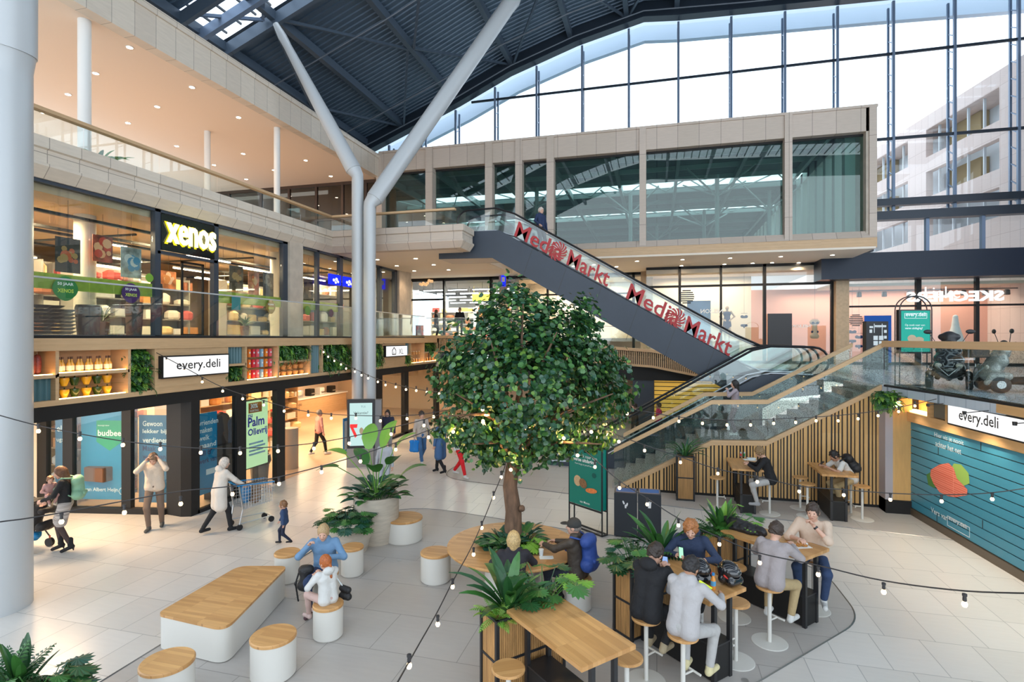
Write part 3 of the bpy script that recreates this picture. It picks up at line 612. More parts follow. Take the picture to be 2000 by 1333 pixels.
# ================================================================ escalators
RUB = mat('black_rubber', (.012, .012, .014), .35); STEELP = mat('brushed_steel', (.55, .56, .57), .28, .9); STEP = mat('step_metal', (.10, .11, .12), .35, .7)
def escalator(label, y0, y1, clad, xb, zb_, xt, zt_, flat=1.3):
    e = thing('escalator', label, 'escalator', ((xb + xt) / 2, y0, 0))
    c = MB(); c.prismY(clad, y0, y0 + .05); c.prismY(clad, y1 - .05, y1)
    c.build('cladding', NAVYM, e, world=True)
    lo = [p for p in clad]
    k = len(clad) // 2; MB().add([(p[0], y0 + .02, p[1]) for p in clad[k:]] + [(p[0], y1 - .02, p[1]) for p in clad[k:]], [(i, i + 1, i + 1 + len(clad) - k, i + len(clad) - k) for i in range(len(clad) - k - 1)]).build('underside', mat('escalator_soffit', (.62, .55, .48), .6), e, world=True)
    sm = MB(); n = int((zt_ - zb_) / .2); 
    for i in range(n): x = xb + (xt - xb) * i / n; z = zb_ + (zt_ - zb_) * i / n; sm.box((x, y0 + .22, z - .25), (x + (xt - xb) / n + .02, y1 - .22, z + .1))
    sm.box((xb - flat, y0 + .2, zb_ - .1), (xb, y1 - .2, zb_)); sm.box((xt, y0 + .2, zt_ - .1), (xt + flat if xt > xb else xt, y1 - .2, zt_)) if xt > xb else None
    sm.build('steps', STEP, e, world=True)
    s = 1 if xt > xb else -1
    for y in (y0 + .12, y1 - .12):
        base = [(xb - s * flat, zb_ + .1), (xb - s * .2, zb_ + .12), (xb + (xt - xb) * .06, zb_ + (zt_ - zb_) * .06 + .15), (xt - (xt - xb) * .06, zt_ - (zt_ - zb_) * .06 + .18), (xt + s * .2, zt_ + .12), (xt + s * flat, zt_ + .1)]
        top = [(p[0], p[1] + .80) for p in base]
        g = MB()
        for i in range(5): g.prismY([base[i], base[i + 1], top[i + 1], top[i]][::s], y - .006, y + .006)
        for ex, ez, sg in ((base[0][0], base[0][1] + .4, -s), (base[-1][0], base[-1][1] + .4, s)):
            arc = [(ex + sg * .4 * math.sin(PI * k / 8), ez - .4 * math.cos(PI * k / 8)) for k in range(9)]; g.prismY(arc if sg < 0 else arc, y - .006, y + .006)
        g.build('glass_panel', GLASS, e, world=True)
        loop = [(base[0][0] - s * .42 * math.sin(PI * k / 8), y, base[0][1] + .4 - .42 * math.cos(PI * k / 8)) for k in range(9)] + [(p[0], y, p[1] + .02) for p in top[1:-1]] + [(base[-1][0] + s * .42 * math.sin(PI * k / 8), y, base[-1][1] + .4 + .42 * math.cos(PI * k / 8)) for k in range(9)]
        MB().tube(loop, .035, 8).build('moving_handrail', RUB, e, world=True, smooth=True)
        MB().tube([(p[0], y, p[1]) for p in base], .035, 6).build('deck_strip', STEELP, e, world=True)
    return e
Y1 = 19.05
c1 = [atY(u, v, Y1) for u, v in ((862, 489), (866, 462), (902, 453), (976, 450), (1408, 689))]
sl1 = (c1[4].z - c1[3].z) / (c1[4].x - c1[3].x); xe = c1[4].x + (3.12 - c1[4].z) / sl1
c2 = [atY(u, v, Y1) for u, v in ((1350, 724), (961, 504), (866, 506))]; sl2 = (c2[1].z - c2[0].z) / (c2[1].x - c2[0].x); xb_ = c2[0].x + (2.55 - c2[0].z) / sl2
clad = [(p.x, p.z) for p in c1[2:4]] + [(xe, 3.12), (xe + 1.3, 3.12), (xe + 1.3, 2.55), (xb_, 2.55), (c2[1].x, c2[1].z), (c1[0].x - .1, c2[2].z), (c1[0].x - .1, c1[2].z)]
e1 = escalator('long dark blue escalator with red lettering on its glass, rising to the upper terrace', Y1, Y1 + 1.35, clad, xe, 3.0, c1[3].x, c1[3].z - .1, 1.25)
for k in (1, 2, 3, 4, 5, 6):  # cladding joints
    x = c1[3].x + (xe - c1[3].x) * k / 7; z = c1[3].z + (3.12 - c1[3].z) * k / 7
    MB().prismY([(x - .006, z), (x + .006, z), (x - .40 + .006, z - 1.12), (x - .40 - .006, z - 1.12)][::-1], Y1 - .004, Y1 + .002).build('panel_joint', BLACK, e1, world=True)
cl2 = [(-3.4, .12), (-2.0, .12), (3.05, 3.1), (4.7, 3.1), (4.7, 2.5), (3.5, 2.3), (-.6, -.0), (-3.4, 0)]
e2 = escalator('lower black escalator with glass sides running beside the staircase', 17.75, 19.0, [(-3.4, .12), (-2.0, .14), (3.05, 3.1), (4.7, 3.1), (4.7, 2.55), (3.6, 2.4), (-.5, .02), (-3.4, .0)], -2.0, 0.02, 3.1, 3.0, 1.35)
RED = mat('red_lettering', (.40, .008, .010), .4)
slv = Vector((xe - c1[3].x, 0, 3.12 - c1[3].z)).normalized()
def esc_text(s, u, v, w, h, shear=.35, bold=.012):
    p = atY(u, v, Y1 + .08); return text(s, p, slv, (0, 0, 1), RED, e1, w=w, h=h, depth=.01, bold=bold, shear=shear, thick=.02)
def swirl(u, v, r):
    p = atY(u, v, Y1 + .07); mb = MB()
    for k in range(14):
        a0 = 2 * PI * k / 14; pts = []
        for j in range(6): t = j / 5; a = a0 + t * .9; rr_ = r * (.18 + .82 * t); pts.append((rr_, a, .012 + .035 * t * r / .35))
        vs = []
        for rr_, a, w in pts: vs += [(p.x + rr_ * math.cos(a - w / max(rr_, .05)), p.y, p.z + rr_ * math.sin(a - w / max(rr_, .05))), (p.x + rr_ * math.cos(a + w / max(rr_, .05)), p.y, p.z + rr_ * math.sin(a + w / max(rr_, .05)))]
        mb.add(vs, [(2 * i, 2 * i + 1, 2 * i + 3, 2 * i + 2) for i in range(5)])
    mb.build('swirl_emblem', RED, e1, world=True)
esc_text('Media', 1222, 583, 2.0, .62); swirl(1318, 622, .34); esc_text('Markt', 1335, 648, 1.75, .62)
esc_text('Media', 1004, 461, 2.0, .62); swirl(1089, 491, .34); esc_text('Markt', 1106, 517, 1.75, .62)
# ================================================================ blue wall with sign band on the right
PA, PB = (5.83, 15.34), (6.13, 11.41)
dR = (Vector((*PB, 0)) - Vector((*PA, 0))).normalized(); nR = Vector((dR.y, -dR.x, 0))   # nR points into the hall (-X)
if nR.x > 0: nR = -nR
def onR(u, v, off=0.0): p = atP(u, v, PA, PB); return p + nR * off
def slab(mb, s0, s1, z0, z1, off0, off1):
    o = Vector((*PA, 0)); a = o + dR * s0; b = o + dR * s1
    q = [a + nR * off0, b + nR * off0, b + nR * off1, a + nR * off1]
    return mb.prism([(p.x, p.y) for p in q], z0, z1)
def sR(u): p = atP(u, 700, PA, PB); return (Vector((p.x, p.y, 0)) - Vector((*PA, 0))).dot(dR)
SE = 10.0
bw = thing('blue_shop_wall', 'blue horizontal-board wall under the sign band, with a printed fish picture', 'wall panel', (*PA, 0))
BLUES = brickmat('blue_boards', (.05, .24, .34), (.055, .26, .37), (.02, .05, .08), 8, 5, .0, .35, 'YZ', 0, .05)
mb = MB(); z = .18
while z < 2.2: slab(mb, 0, SE, z, min(z + .165, 2.24), 0, .025); z += .185
mb.build('boards', BLUES, bw, world=True)
slab(MB(), 0, SE, .1, 2.3, -.05, .0).build('backing', BLACK, bw, world=True); slab(MB(), 0, SE, 0, .16, -.02, .05).build('plinth', mat('dark_plinth', (.10, .075, .05), .3), bw, world=True)
jt = MB()
for k, s in enumerate((1.4, 2.9, 4.2, 5.7, 1.45, 2.85, 4.3)): slab(jt, s, s + .02, .18 + .37 * (k % 6), .34 + .37 * (k % 6), .024, .028)
jt.build('board_joints', BLACK, bw, world=True)
PALE = mat('pale_print', (.72, .78, .80), .5)
zr_ = lambda p: p
def rtext(s, u, v, h, m, parent, w=None, off=.03, bold=0.0, nm='lettering', al='L', thick=0.0):
    p = atP(u, v, PA, PB); p = p + nR * 0; return text(s, p, dR, (0, 0, 1), m, parent, w=w, h=h, depth=off, bold=bold, name=nm, align=al, thick=thick)
rtext('Hier vis je nooit', 1828, 856, .13, PALE, bw, w=1.02); rtext('achter het net', 1830, 872, .13, PALE, bw, w=.9)
rtext('Vers van', 1821, 1001, .12, PALE, bw, w=.62, bold=.01); rtext('every.deli', 1856, 1018, .11, PALE, bw, w=.60, bold=.015)
bx_ = MB(); p = onR(1853, 1025); sb = sR(1853)
for (a0, a1, z0, z1) in ((0, .74, -.04, -.028), (0, .74, .158, .17), (0, .012, -.04, .17), (.73, .742, -.04, .17)): slab(bx_, sb + a0, sb + a1, p.z + .02 + z0, p.z + .02 + z1, .026, .03)
bx_.build('label_frame', PALE, bw, world=True)
def blob(uvs, m, nm, off=.03):
    pts = [atP(u, v, PA, PB) + nR * off for u, v in uvs]; n = len(pts); c = sum(pts, Vector()) / n
    MB().add([c] + pts, [(0, i + 1, (i + 1) % n + 1) for i in range(n)]).build(nm, m, bw, world=True)
blob([(1866, 906), (1880, 908), (1895, 925), (1897, 945), (1880, 952), (1862, 938), (1858, 920)], mat('leaf_green_print', (.30, .48, .10), .5), 'printed_badge', .029)
blob([(1812, 928), (1820, 923), (1826, 940), (1830, 955), (1816, 948)], mat('herb_print', (.06, .20, .04), .5), 'printed_herbs', .029)
SALR = brickmat('salmon_print', (.60, .10, .06), (.72, .17, .11), (.85, .40, .30), 1, .045, .004, .5, 'YZ', 0, .1)
blob([(1821, 918), (1838, 908), (1856, 905), (1866, 915), (1872, 935), (1893, 957), (1892, 968), (1870, 972), (1855, 970), (1838, 962), (1826, 945), (1820, 930)], SALR, 'printed_fish', .031)
bnd = thing('timber_sign_band', 'oak band above the blue boards with a lit niche and a grey panel', 'wall panel', (*PA, 2.2))
OR = brickmat('oak_band_right', (.60, .34, .14), (.64, .38, .17), (.52, .30, .13), 2.4, .04, .0005, .4, 'YZ', .4, .15)
slab(MB(), -.25, SE, 2.22, 2.44, -.3, .10).build('lower_beam', OR, bnd, world=True); slab(MB(), -.5, SE, 2.84, 3.0, -.3, .14).build('upper_beam', OR, bnd, world=True)
slab(MB(), -.5, SE, 2.44, 2.84, -.32, -.28).build('back_panel', OR, bnd, world=True)
for u in (1757, 1823, 1859): s = sR(u); slab(MB(), s - .05, s + .05, 2.44, 2.84, -.28, .10).build('divider', OR, bnd, world=True)
slab(MB(), sR(1827), sR(1857), 2.45, 2.83, -.2, .03).build('grey_panel', mat('grey_slat_panel', (.16, .145, .12), .6), bnd, world=True)
slab(MB(), sR(1760), sR(1820), 2.45, 2.47, -.22, .05).build('led_strip', LED, bnd, world=True)
sg = thing('lit_sign', 'white illuminated lettered sign on the oak band above the blue boards', 'sign', onR(1862, 830))
s0 = sR(1863); slab(MB(), s0, s0 + 2.3, 2.40, 2.83, .0, .12).build('case', CHAR, sg, world=True)
SIGNW = emis('sign_white', (1, 1, 1), .66); INK = mat('ink_black', (.01, .01, .01), .5)
slab(MB(), s0 + .03, s0 + 2.27, 2.43, 2.80, .12, .125).build('lit_face', SIGNW, sg, world=True)
o = Vector((*PA, 0)) + dR * (s0 + .42) + nR * .135; o.z = 2.49
text('every.deli', o, dR, (0, 0, 1), INK, sg, w=1.15, h=.27, depth=.004, bold=.008)
for s_ in (.9, 2.1, 3.3, 4.6, 6.0, 7.5):      # wall washers fixed under the sign band
    q = Vector((*PA, 0)) + dR * s_ + nR * .55; t = thing('wall_washer', 'small spot lamp on an arm lighting the blue boards', 'lamp', (q.x, q.y, 2.80), 0, 'wall washers under the sign band'); e = -nR * .47; MB().tube([(0, 0, 0), (e.x, e.y, .06)], .008, 5).build('arm', BLACK, t); MB().lathe([(.03, -.03), (.035, .03)], (0, 0, 0), 10).build('lamp_head', BLACK, t)
    l = bpy.data.lights.new('washer_beam', 'SPOT'); l.energy = 55; l.color = (1, .86, .66); l.spot_size = 2.0; l.spot_blend = .7; l.shadow_soft_size = .04; o = bpy.data.objects.new('washer_beam', l); COL.objects.link(o); o.location = (0, 0, -.05); o.parent = t
# pier at the end of the slatted flank and end posts
struct(MB().box((5.30, 15.0, 0), (5.46, 15.42, 2.84)).build('wall_right', mat('mauve_pier', (.42, .38, .40), .6)))
struct(MB().box((5.46, 15.0, .3), (5.86, 15.42, 2.84)).build('wall_right', SL)); struct(MB().box((5.3, 14.96, 0), (5.88, 15.42, .32)).build('baseboard_right', CHAR))
struct(MB().box((6.4, 1, 0), (6.6, 15.5, 2.84)).build('wall_right', CHAR)) if False else None
struct(MB().box((5.88, 15.3, 0), (22, 15.5, 2.84)).build('wall_right', CHAR))
wedge = MB(); slab(wedge, 0, SE, 0, 2.84, -.5, -.33); struct(wedge.build('wall_right', CHAR))
struct(MB().box((3.2, 19.2, 0), (3.3, 26.6, 2.84)).build('wall_right', CHAR))
# glass balustrade of the platform
railing('glass_balustrade', [(5.42, 15.38, 3.0), (6.10, 11.2, 3.0), (7.0, 5.5, 3.0)], 0, 1.05, 'printed glass balustrade with oak rail along the right platform edge', capm=OAKX, gm=GLASSP, seg=1.45, capw=.14, caph=.15)
# back ground-floor shop with yellow boards
t = thing('yellow_board_shutter', 'yellow horizontal-board shutter glowing behind the escalators', 'shutter', (0, 27, 0))
mb = MB(); a = atY(1278, 740, 27).x; b = atY(1420, 740, 27).x; z = .3
while z < 2.3: mb.box((a, 27, z), (b, 27.04, z + .16)); z += .2
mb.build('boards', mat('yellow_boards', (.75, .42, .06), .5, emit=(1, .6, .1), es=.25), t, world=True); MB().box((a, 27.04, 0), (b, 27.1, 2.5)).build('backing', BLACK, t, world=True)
# ================================================================ outside building
PK = brickmat('pink_cladding', (.84, .66, .59), (.88, .71, .64), (.66, .50, .44), .55, 1.1, .01, .8, 'YZ', 0, .05)
q0 = Vector((14.5, 30.7, 0)); dB = Vector((-.1435, .9967, 0)); nB = Vector((-dB.y, dB.x, 0))
bd = thing('office_building', 'pale pink office building with long window bands outside the glass wall', 'building', q0)
def bslab(mb, s0, s1, z0, z1, d0=0, d1=.35):
    a, b = q0 + dB * s0, q0 + dB * s1; return mb.prism([(p.x, p.y) for p in (a - nB * d0, b - nB * d0, b - nB * d1, a - nB * d1)], z0, z1)
def bz(u, v): return atP(u, v, (q0.x, q0.y), (q0.x + dB.x, q0.y + dB.y)).z
Z = [bz(1840, v) for v in (211, 236, 292, 322, 374, 405, 455)]
mb = MB(); bslab(mb, -14, 40, Z[1], Z[0] + .1, 0, 6); bslab(mb, -14, 40, Z[3], Z[2]); bslab(mb, -14, 40, Z[5], Z[4]); bslab(mb, -14, 40, -2, Z[6])
for s in (-9.5, -3.2, 3.5, 10.5, 17.5, 26): 
    for z0, z1 in ((Z[2], Z[1]), (Z[4], Z[3]), (Z[6], Z[5])): bslab(mb, s, s + 1.6, z0, z1)
mb.build('wall', PK, bd, world=True)
MB_ = MB(); bslab(MB_, -14, 40, -2, Z[1], 1.4, 1.5); MB_.build('window_glazing', mat('pale_glazing', (.86, .91, .95), .4), bd, world=True)
fr = MB(); s = -13
while s < 38:
    for z0, z1 in ((Z[2], Z[1]), (Z[4], Z[3]), (Z[6], Z[5])): bslab(fr, s, s + .07, z0, z1, .2, .3)
    s += 1.05
fr.build('window_frames', mat('white_frames', (.75, .78, .80), .5), bd, world=True)
rb = MB()
for s in (-7.5, 1.0, 8.5):
    for z0, z1 in ((Z[2], Z[1]), (Z[4], Z[3])): bslab(rb, s, s + 2.4, z0 + .02, z1 - .02, 1.0, 1.38)
rb.build('recess_panel', mat('ochre_recess', (.45, .33, .16), .7), bd, world=True)
# ================================================================ drum stools and bench
def pouf_proto(r, h, label, loc):
    t = thing('drum_seat', label, 'stool', loc)
    MB().lathe([(r - .03, 0), (r - .03, .02), (r - .008, .025), (r - .008, h - .045)], (0, 0, 0), 40).build('drum', POUFM, t, smooth=True)
    MB().lathe([(r - .012, h - .045), (r, h - .04), (r, h - .012), (r - .012, h)], (0, 0, 0), 40).build('oak_top', OAKTOP, t)
    return t
for (u, v, r, h, lab) in ((789, 1010, .385, .47, 'wide low drum seat with oak top beside the tall stone-look plant pot'),
    (561, 1078, .215, .50, 'slim drum seat with oak top behind the long bench, toddler walking past'),
    (688, 1067, .20, .50, 'slim drum seat with oak top between the woman in denim and the leafy pot'),
    (641, 1178, .21, .47, 'drum seat carrying the red-haired girl'), (636, 1118, .20, .47, 'drum seat under the woman in the denim jacket'),
    (851, 1077, .265, .50, 'empty drum seat pushed up to the left of the round tree table'),
    (534, 1240, .275, .50, 'largest foreground drum seat with striped oak top right of the bench'),
    (327, 1290, .285, .50, 'drum seat cut by the lower edge of the view, left of the bench end'),
    (1130, 1128, .205, .48, 'drum seat under the man with the cap and blue backpack'), (1003, 1118, .205, .48, 'drum seat under the blond person at the round table')):
    p = atZ(u, v, h); pouf_proto(r, h, lab, (p.x, p.y, 0))
bp = [atZ(u, v, .48) for u, v in ((306, 1199), (466, 1106), (562, 1106), (440, 1230))]; c = sum(bp, Vector()) / 4
t = thing('triangular_bench', 'big white bench with a rounded triangular oak block top', 'bench', (c.x, c.y, 0))
P_ = [(p.x - c.x, p.y - c.y) for p in bp][::-1]; R_ = [.16, .13, .22, .13]
MB().prism([(x * .99, y * .99) for x, y in rounded(P_, R_)], 0.015, .445).build('bench_body', POUFM, t, smooth=True)
MB().prism(rounded(P_, R_), .445, .48).build('oak_top', OAKTOP, t); MB().prism([(x * .96, y * .96) for x, y in rounded(P_, R_)], 0, .015).build('plinth', CHAR, t)
# ================================================================ round table round the tree
TC = atZ(1001, 1063, .75); TC.z = 0
t = thing('round_table', 'large round oak-topped table built around the tree trunk', 'table', TC)
MB().lathe([(.34, .70), (1.07, .70), (1.09, .72), (1.09, .74), (1.08, .75), (.34, .75)], (0, 0, 0), 64).build('tabletop', OAKTOP, t)
MB().lathe([(.52, 0), (.52, .03), (.46, .10), (.46, .70)], (0, 0, 0), 40).build('pedestal', POUFM, t, smooth=True)
MB().lathe([(.34, .70), (.34, .765), (.30, .765), (.30, .72), (.01, .72)], (0, 0, 0), 40).build('soil', mat('soil', (.03, .022, .015), .9), t)
# ================================================================ foliage helpers
G1 = mat('leaf_dark', (.020, .085, .024), .35, spec=.6); G2 = mat('leaf_mid', (.045, .16, .03), .38, spec=.6); G3 = mat('leaf_bright', (.16, .36, .04), .4, spec=.5); G4 = mat('leaf_teal', (.018, .080, .050), .35, spec=.6); G5 = mat('leaf_lime', (.22, .38, .04), .45)
LEAFS = [G1, G2, G3, G4, G5]
def blade(mb, base, az, el, L, w, droop=1.0, n=6, prof=None, fold=.25, roll=0.0):
    """one long leaf: grows out at azimuth az, elevation el, bends down"""
    p = Vector(base); a = el; st_ = L / n; vs = []; fs = []; sd = Vector((-math.sin(az), math.cos(az), 0))
    for i in range(n + 1):
        t = i / n; ww = w * (prof(t) if prof else math.sin(PI * min(1, max(.03, t * .93 + .05))) ** .7)
        d = Vector((math.cos(az) * math.cos(a), math.sin(az) * math.cos(a), math.sin(a))); u = sd.cross(d) * -1
        s2 = (sd * math.cos(roll) + d.cross(sd) * math.sin(roll))
        vs += [p - s2 * ww / 2 + Vector((0, 0, ww * fold)), p.copy(), p + s2 * ww / 2 + Vector((0, 0, ww * fold))]
        p = p + d * st_; a -= droop * st_ * (1.2 + t)
    for i in range(n): o = i * 3; fs += [(o, o + 1, o + 4, o + 3), (o + 1, o + 2, o + 5, o + 4)]
    mb.add(vs, fs)
def stemleaf(mb, base, az, el, L, w, stem, droop=1.0, lobes=False, rr=random):
    """petiole with a broad blade (monstera, bird of paradise)"""
    b = Vector(base); d = Vector((math.cos(az) * math.cos(el), math.sin(az) * math.cos(el), math.sin(el))); tip = b + d * stem
    mb.tube([b, b + d * stem * .5 + Vector((0, 0, .02)), tip], .006, 4, False)
    if not lobes: return blade(mb, tip, az, el * .55, L, w, droop, 6, lambda t: math.sin(PI * min(.97, t * .85 + .13)) ** .8, .12)
    dd = Vector((math.cos(az), math.sin(az), .1 - .5 * droop)).normalized(); s = Vector((-math.sin(az), math.cos(az), 0)); up = dd.cross(s) * -.15
    c = tip; k = 14; vs = [c + dd * L * .35]
    for i in range(k * 2 + 1):
        a = -PI * .93 + 2 * PI * .93 * i / (2 * k); rad = (1.0 if i % 2 == 0 else .72) * (.55 + .45 * math.cos(a / 2))
        q = c + dd * (L * .35 + math.cos(a) * L * .62 * rad) + s * (math.sin(a) * w * .62 * rad); q.z -= .25 * abs(math.sin(a)) * w * .5; vs.append(q)
    mb.add(vs, [(0, i + 1, i + 2) for i in range(2 * k)])
def frond(mb, base, az, el, L, w, droop=1.1, n=12):
    p = Vector(base); a = el; st_ = L / n; sd = Vector((-math.sin(az), math.cos(az), 0)); pts = [p.copy()]
    for i in range(n):
        d = Vector((math.cos(az) * math.cos(a), math.sin(az) * math.cos(a), math.sin(a))); p = p + d * st_; pts.append(p.copy()); a -= droop * st_ * (1.2 + i / n)
        t = (i + 1) / n; l = w * math.sin(PI * min(.96, t * .85 + .1)) * .5
        for s in (-1, 1):
            e = p + sd * s * l + d * l * .45 - Vector((0, 0, l * .25)); m_ = (p + e) / 2; q = d * st_ * .42
            mb.add([p, m_ + q + Vector((0, 0, .01)), e, m_ - q + Vector((0, 0, .01))], [(0, 1, 2, 3)])
    mb.tube(pts, .004, 3, False)
def plant(name, label, loc, kind, n, L, w, spread=.15, rr=None, el=(.5, 1.35), droop=1.0, mats=None, stem=.3, group=None, cat='plant', azr=(0, 2 * PI), sink=0.0):
    rr = rr or random.Random(hash((round(loc[0], 2), round(loc[1], 2), n)) & 0xffff); rr = random.Random(int(abs(loc[0] * 977 + loc[1] * 331 + n * 7)) + n)
    t = thing(name, label, cat, loc, 0, group); mats = mats or [G1, G2, G4]; mb = MB()
    for i in range(n):
        mb.cur = rr.randrange(len(mats)); az = rr.uniform(*azr); e = rr.uniform(*el); r = rr.uniform(0, spread); b = (r * math.cos(az), r * math.sin(az), -sink)
        l = L * rr.uniform(.65, 1.1)
        if kind == 'strap': blade(mb, b, az, e, l, w * rr.uniform(.8, 1.2), droop * rr.uniform(.5, 1.1))
        elif kind == 'fern': frond(mb, b, az, e, l, w, droop * rr.uniform(.8, 1.3))
        elif kind == 'monstera': stemleaf(mb, b, az, e, l, w * l / L, stem * rr.uniform(.5, 1.2), rr.uniform(.3, 1.2), True)
        elif kind == 'broad': stemleaf(mb, b, az, e, l, w * l / L, stem * rr.uniform(.5, 1.2), droop * rr.uniform(.5, 1.2))
    f = mb.build('foliage', mats, t, smooth=False); return t
# ================================================================ tree
TB = Vector((TC.x, TC.y, .72)); DT = 9.17; latx = Vector((RX[0], RX[1], 0)); dep = Vector((FX[0], FX[1], 0))
def TP(u, v, d=0.0): p = atD(u, v, DT); return p + dep * d
tree = thing('indoor_tree', 'tall leafy tree with a round dark green crown growing through the round table', 'tree', TB)
BARK = mat('bark', (.13, .075, .045), .8, noise=.4, nscale=14, bump=.6, stretch=(1, 1, .3))
tk = MB(); tk.tube([TB, TP(1003, 1000), TP(996, 950), TP(1001, 915), TP(1012, 880), TP(1015, 840), TP(1012, 790), TP(1018, 740)], [.16, .135, .12, .115, .11, .09, .06, .03], 14)
tk.ball(TP(1019, 990, -.1), .055)
rt = random.Random(5)
for (u, v) in ((900, 760), (1130, 780), (960, 660), (1080, 650), (930, 850), (1160, 850), (1020, 600), (1180, 760), (880, 800)):
    for d in (-.8, .7):
        a = TP(1013, rt.uniform(840, 900)); e = TP(u, v, d); m1 = (a + e) / 2 + Vector((0, 0, .15)); tk.tube([a, m1, e], [.045, .028, .01], 6)
tk.build('trunk', BARK, tree, world=True, smooth=True)
lv = MB(); ell = [(1010, 650, 80, 95, 1.1), (1000, 610, 55, 60, .7), (1095, 655, 68, 75, .8), (940, 690, 85, 75, 1.0), (1120, 730, 95, 85, 1.1), (1030, 760, 150, 110, 1.4), (900, 745, 62, 62, .8), (930, 830, 85, 55, .9), (1185, 755, 52, 58, .7), (1155, 835, 68, 52, .8), (1010, 850, 120, 50, 1.1), (1000, 885, 55, 32, .6), (885, 850, 45, 30, .5), (1150, 600, 14, 40, .2), (1130, 630, 30, 40, .4), (1215, 790, 25, 40, .4), (1075, 880, 45, 25, .4), (960, 880, 40, 30, .4), (1190, 870, 25, 22, .3)]
wts = [e[2] * e[3] for e in ell]; sc = DT / F_PX; NL = 0
for c_ in range(560):
    e = rt.choices(ell, wts)[0]
    th = rt.uniform(0, 2 * PI); ph = math.acos(rt.uniform(-1, 1)); rad = rt.uniform(.55, 1.0) ** .5
    cc = TP(e[0] + e[2] * rad * math.sin(ph) * math.cos(th) * .93, e[1] - e[3] * rad * math.cos(ph) * .93, e[4] * .85 * rad * math.sin(ph) * math.sin(th))
    for k in range(28):
        p = cc + Vector((rt.gauss(0, .105), rt.gauss(0, .105), rt.gauss(0, .085))); out = (p - TP(1020, 760)).normalized()
        nrm = (out * .8 + Vector((rt.gauss(0, .5), rt.gauss(0, .5), rt.gauss(.35, .5)))).normalized()
        a = nrm.cross(Vector((rt.gauss(0, 1), rt.gauss(0, 1), rt.gauss(0, 1)))).normalized(); b = nrm.cross(a); s = rt.uniform(.030, .056)
        hgt = (p.z - 2.0) / 3; lv.cur = rt.choices([0, 1, 2, 3], [4, 3.2, 1.0, 2.2])[0]
        lv.add([p + nrm * -.006] + [p + (a * math.cos(t_) * s * q + b * math.sin(t_) * s * q) for t_, q in ((0, 1.05), (.9, 1), (1.9, 1), (2.8, .8), (3.14, .55), (3.5, .8), (4.4, 1), (5.4, 1))], [(0, i + 1, (i + 1) % 8 + 1) for i in range(8)])
TL = [mat('tree_leaf_dark', (.017, .070, .020), .32, spec=.6), mat('tree_leaf_mid', (.048, .145, .032), .35, spec=.6), mat('tree_leaf_light', (.15, .28, .05), .4), mat('tree_leaf_blue', (.022, .085, .045), .3, spec=.6)]
f = lv.build('foliage', TL, tree, world=True); f['kind'] = 'stuff'
rp = random.Random(2)
for k, (a, rad, kd, lab) in enumerate(((3.6, .25, 'monstera', 'glossy split-leaf plant at the left of the trunk foot'), (5.6, .24, 'monstera', 'bright split-leaf plant at the right of the trunk foot'), (4.6, .25, 'broad', 'dark broad-leaf plant at the front of the trunk foot'), (2.8, .22, 'fern', 'feathery fern behind the left side of the trunk foot'), (.8, .22, 'broad', 'leafy shrub behind the right side of the trunk foot'), (5.1, .26, 'fern', 'drooping fern in front of the trunk foot'))):
    plant('understorey_plant', lab, (TC.x + rad * math.cos(a), TC.y + rad * math.sin(a), .74), kd, 40 if kd != 'fern' else 26, .25, .22 if kd == 'monstera' else .13, .10, mats=[G1, G4, G2] if k != 1 else [G2, G3, G2], stem=.22, el=(.15, 1.3), droop=1.6)
# ================================================================ pots on the left
POT = mat('stone_look_pot', (.50, .44, .36), .7, noise=.12, nscale=4, stretch=(1, 1, 5))
def pot(u, v, r0, r1, h, label):
    p = atZ(u, v, h); t = thing('plant_pot', label, 'plant pot', (p.x, p.y, 0))
    MB().lathe([(r0, 0), ((r0 + r1) / 2 + .04, h * .45), (r1, h), (r1 - .05, h), (r1 - .06, h - .1), (.01, h - .1)], (0, 0, 0), 40).build('pot_body', POT, t, smooth=True)
    return Vector((p.x, p.y, h - .08))
pa = pot(681, 1014, .36, .42, .62, 'shorter stone-look pot with dark shrubs, behind the woman in denim'); pb2 = pot(735, 966, .38, .46, .95, 'taller stone-look pot with big bright leaves near the digital kiosk')
plant('split_leaf_plant', 'dense dark split-leaf plant filling the shorter stone-look pot', pa, 'monstera', 80, .28, .28, .30, mats=[G1, G4, G1, G2], stem=.26, el=(.2, 1.4), droop=1.2)
plant('dark_fern', 'dark feathery fern hanging over the rim of the shorter pot', pa + Vector((-.1, -.15, 0)), 'fern', 30, .42, .22, .2, mats=[G1, G4], el=(.1, 1.0), droop=2.2)
plant('dark_shrub', 'dark shrub low in the taller stone-look pot', pb2, 'broad', 80, .30, .18, .32, mats=[G1, G2, G4], stem=.25, el=(.1, 1.3), droop=1.4)
t = thing('giant_leaf_plant', 'plant with huge bright green upright leaves in the taller pot', 'plant', pb2); mb = MB()
for (du, dv, ll, az, e) in ((-60, 880, .42, 2.9, .35), (-75, 905, .38, 3.1, .1), (-15, 870, .5, 1.6, 1.25), (12, 868, .55, 1.0, 1.3), (32, 875, .5, .3, 1.0), (45, 925, .5, .1, .75), (0, 915, .45, 4.8, .8), (10, 935, .45, -.2, .5), (-20, 900, .40, 2.4, .9), (25, 900, .42, -.9, .8)):
    tip = atD(735 + du, dv + 8, (Vector((pb2.x, pb2.y, 0)) - Vector((0, 0, 0))).dot(dep)) - pb2; mb.cur = 0 if dv < 895 else 1
    mb.tube([(0, 0, 0), tip * .5 + Vector((0, 0, .1)), tip], .010, 5, False); az += YAW
    blade(mb, tip, az, e, ll * 1.25, .33, .9, 8, lambda t_: math.sin(PI * min(.97, t_ * .88 + .1)) ** .75, .10)
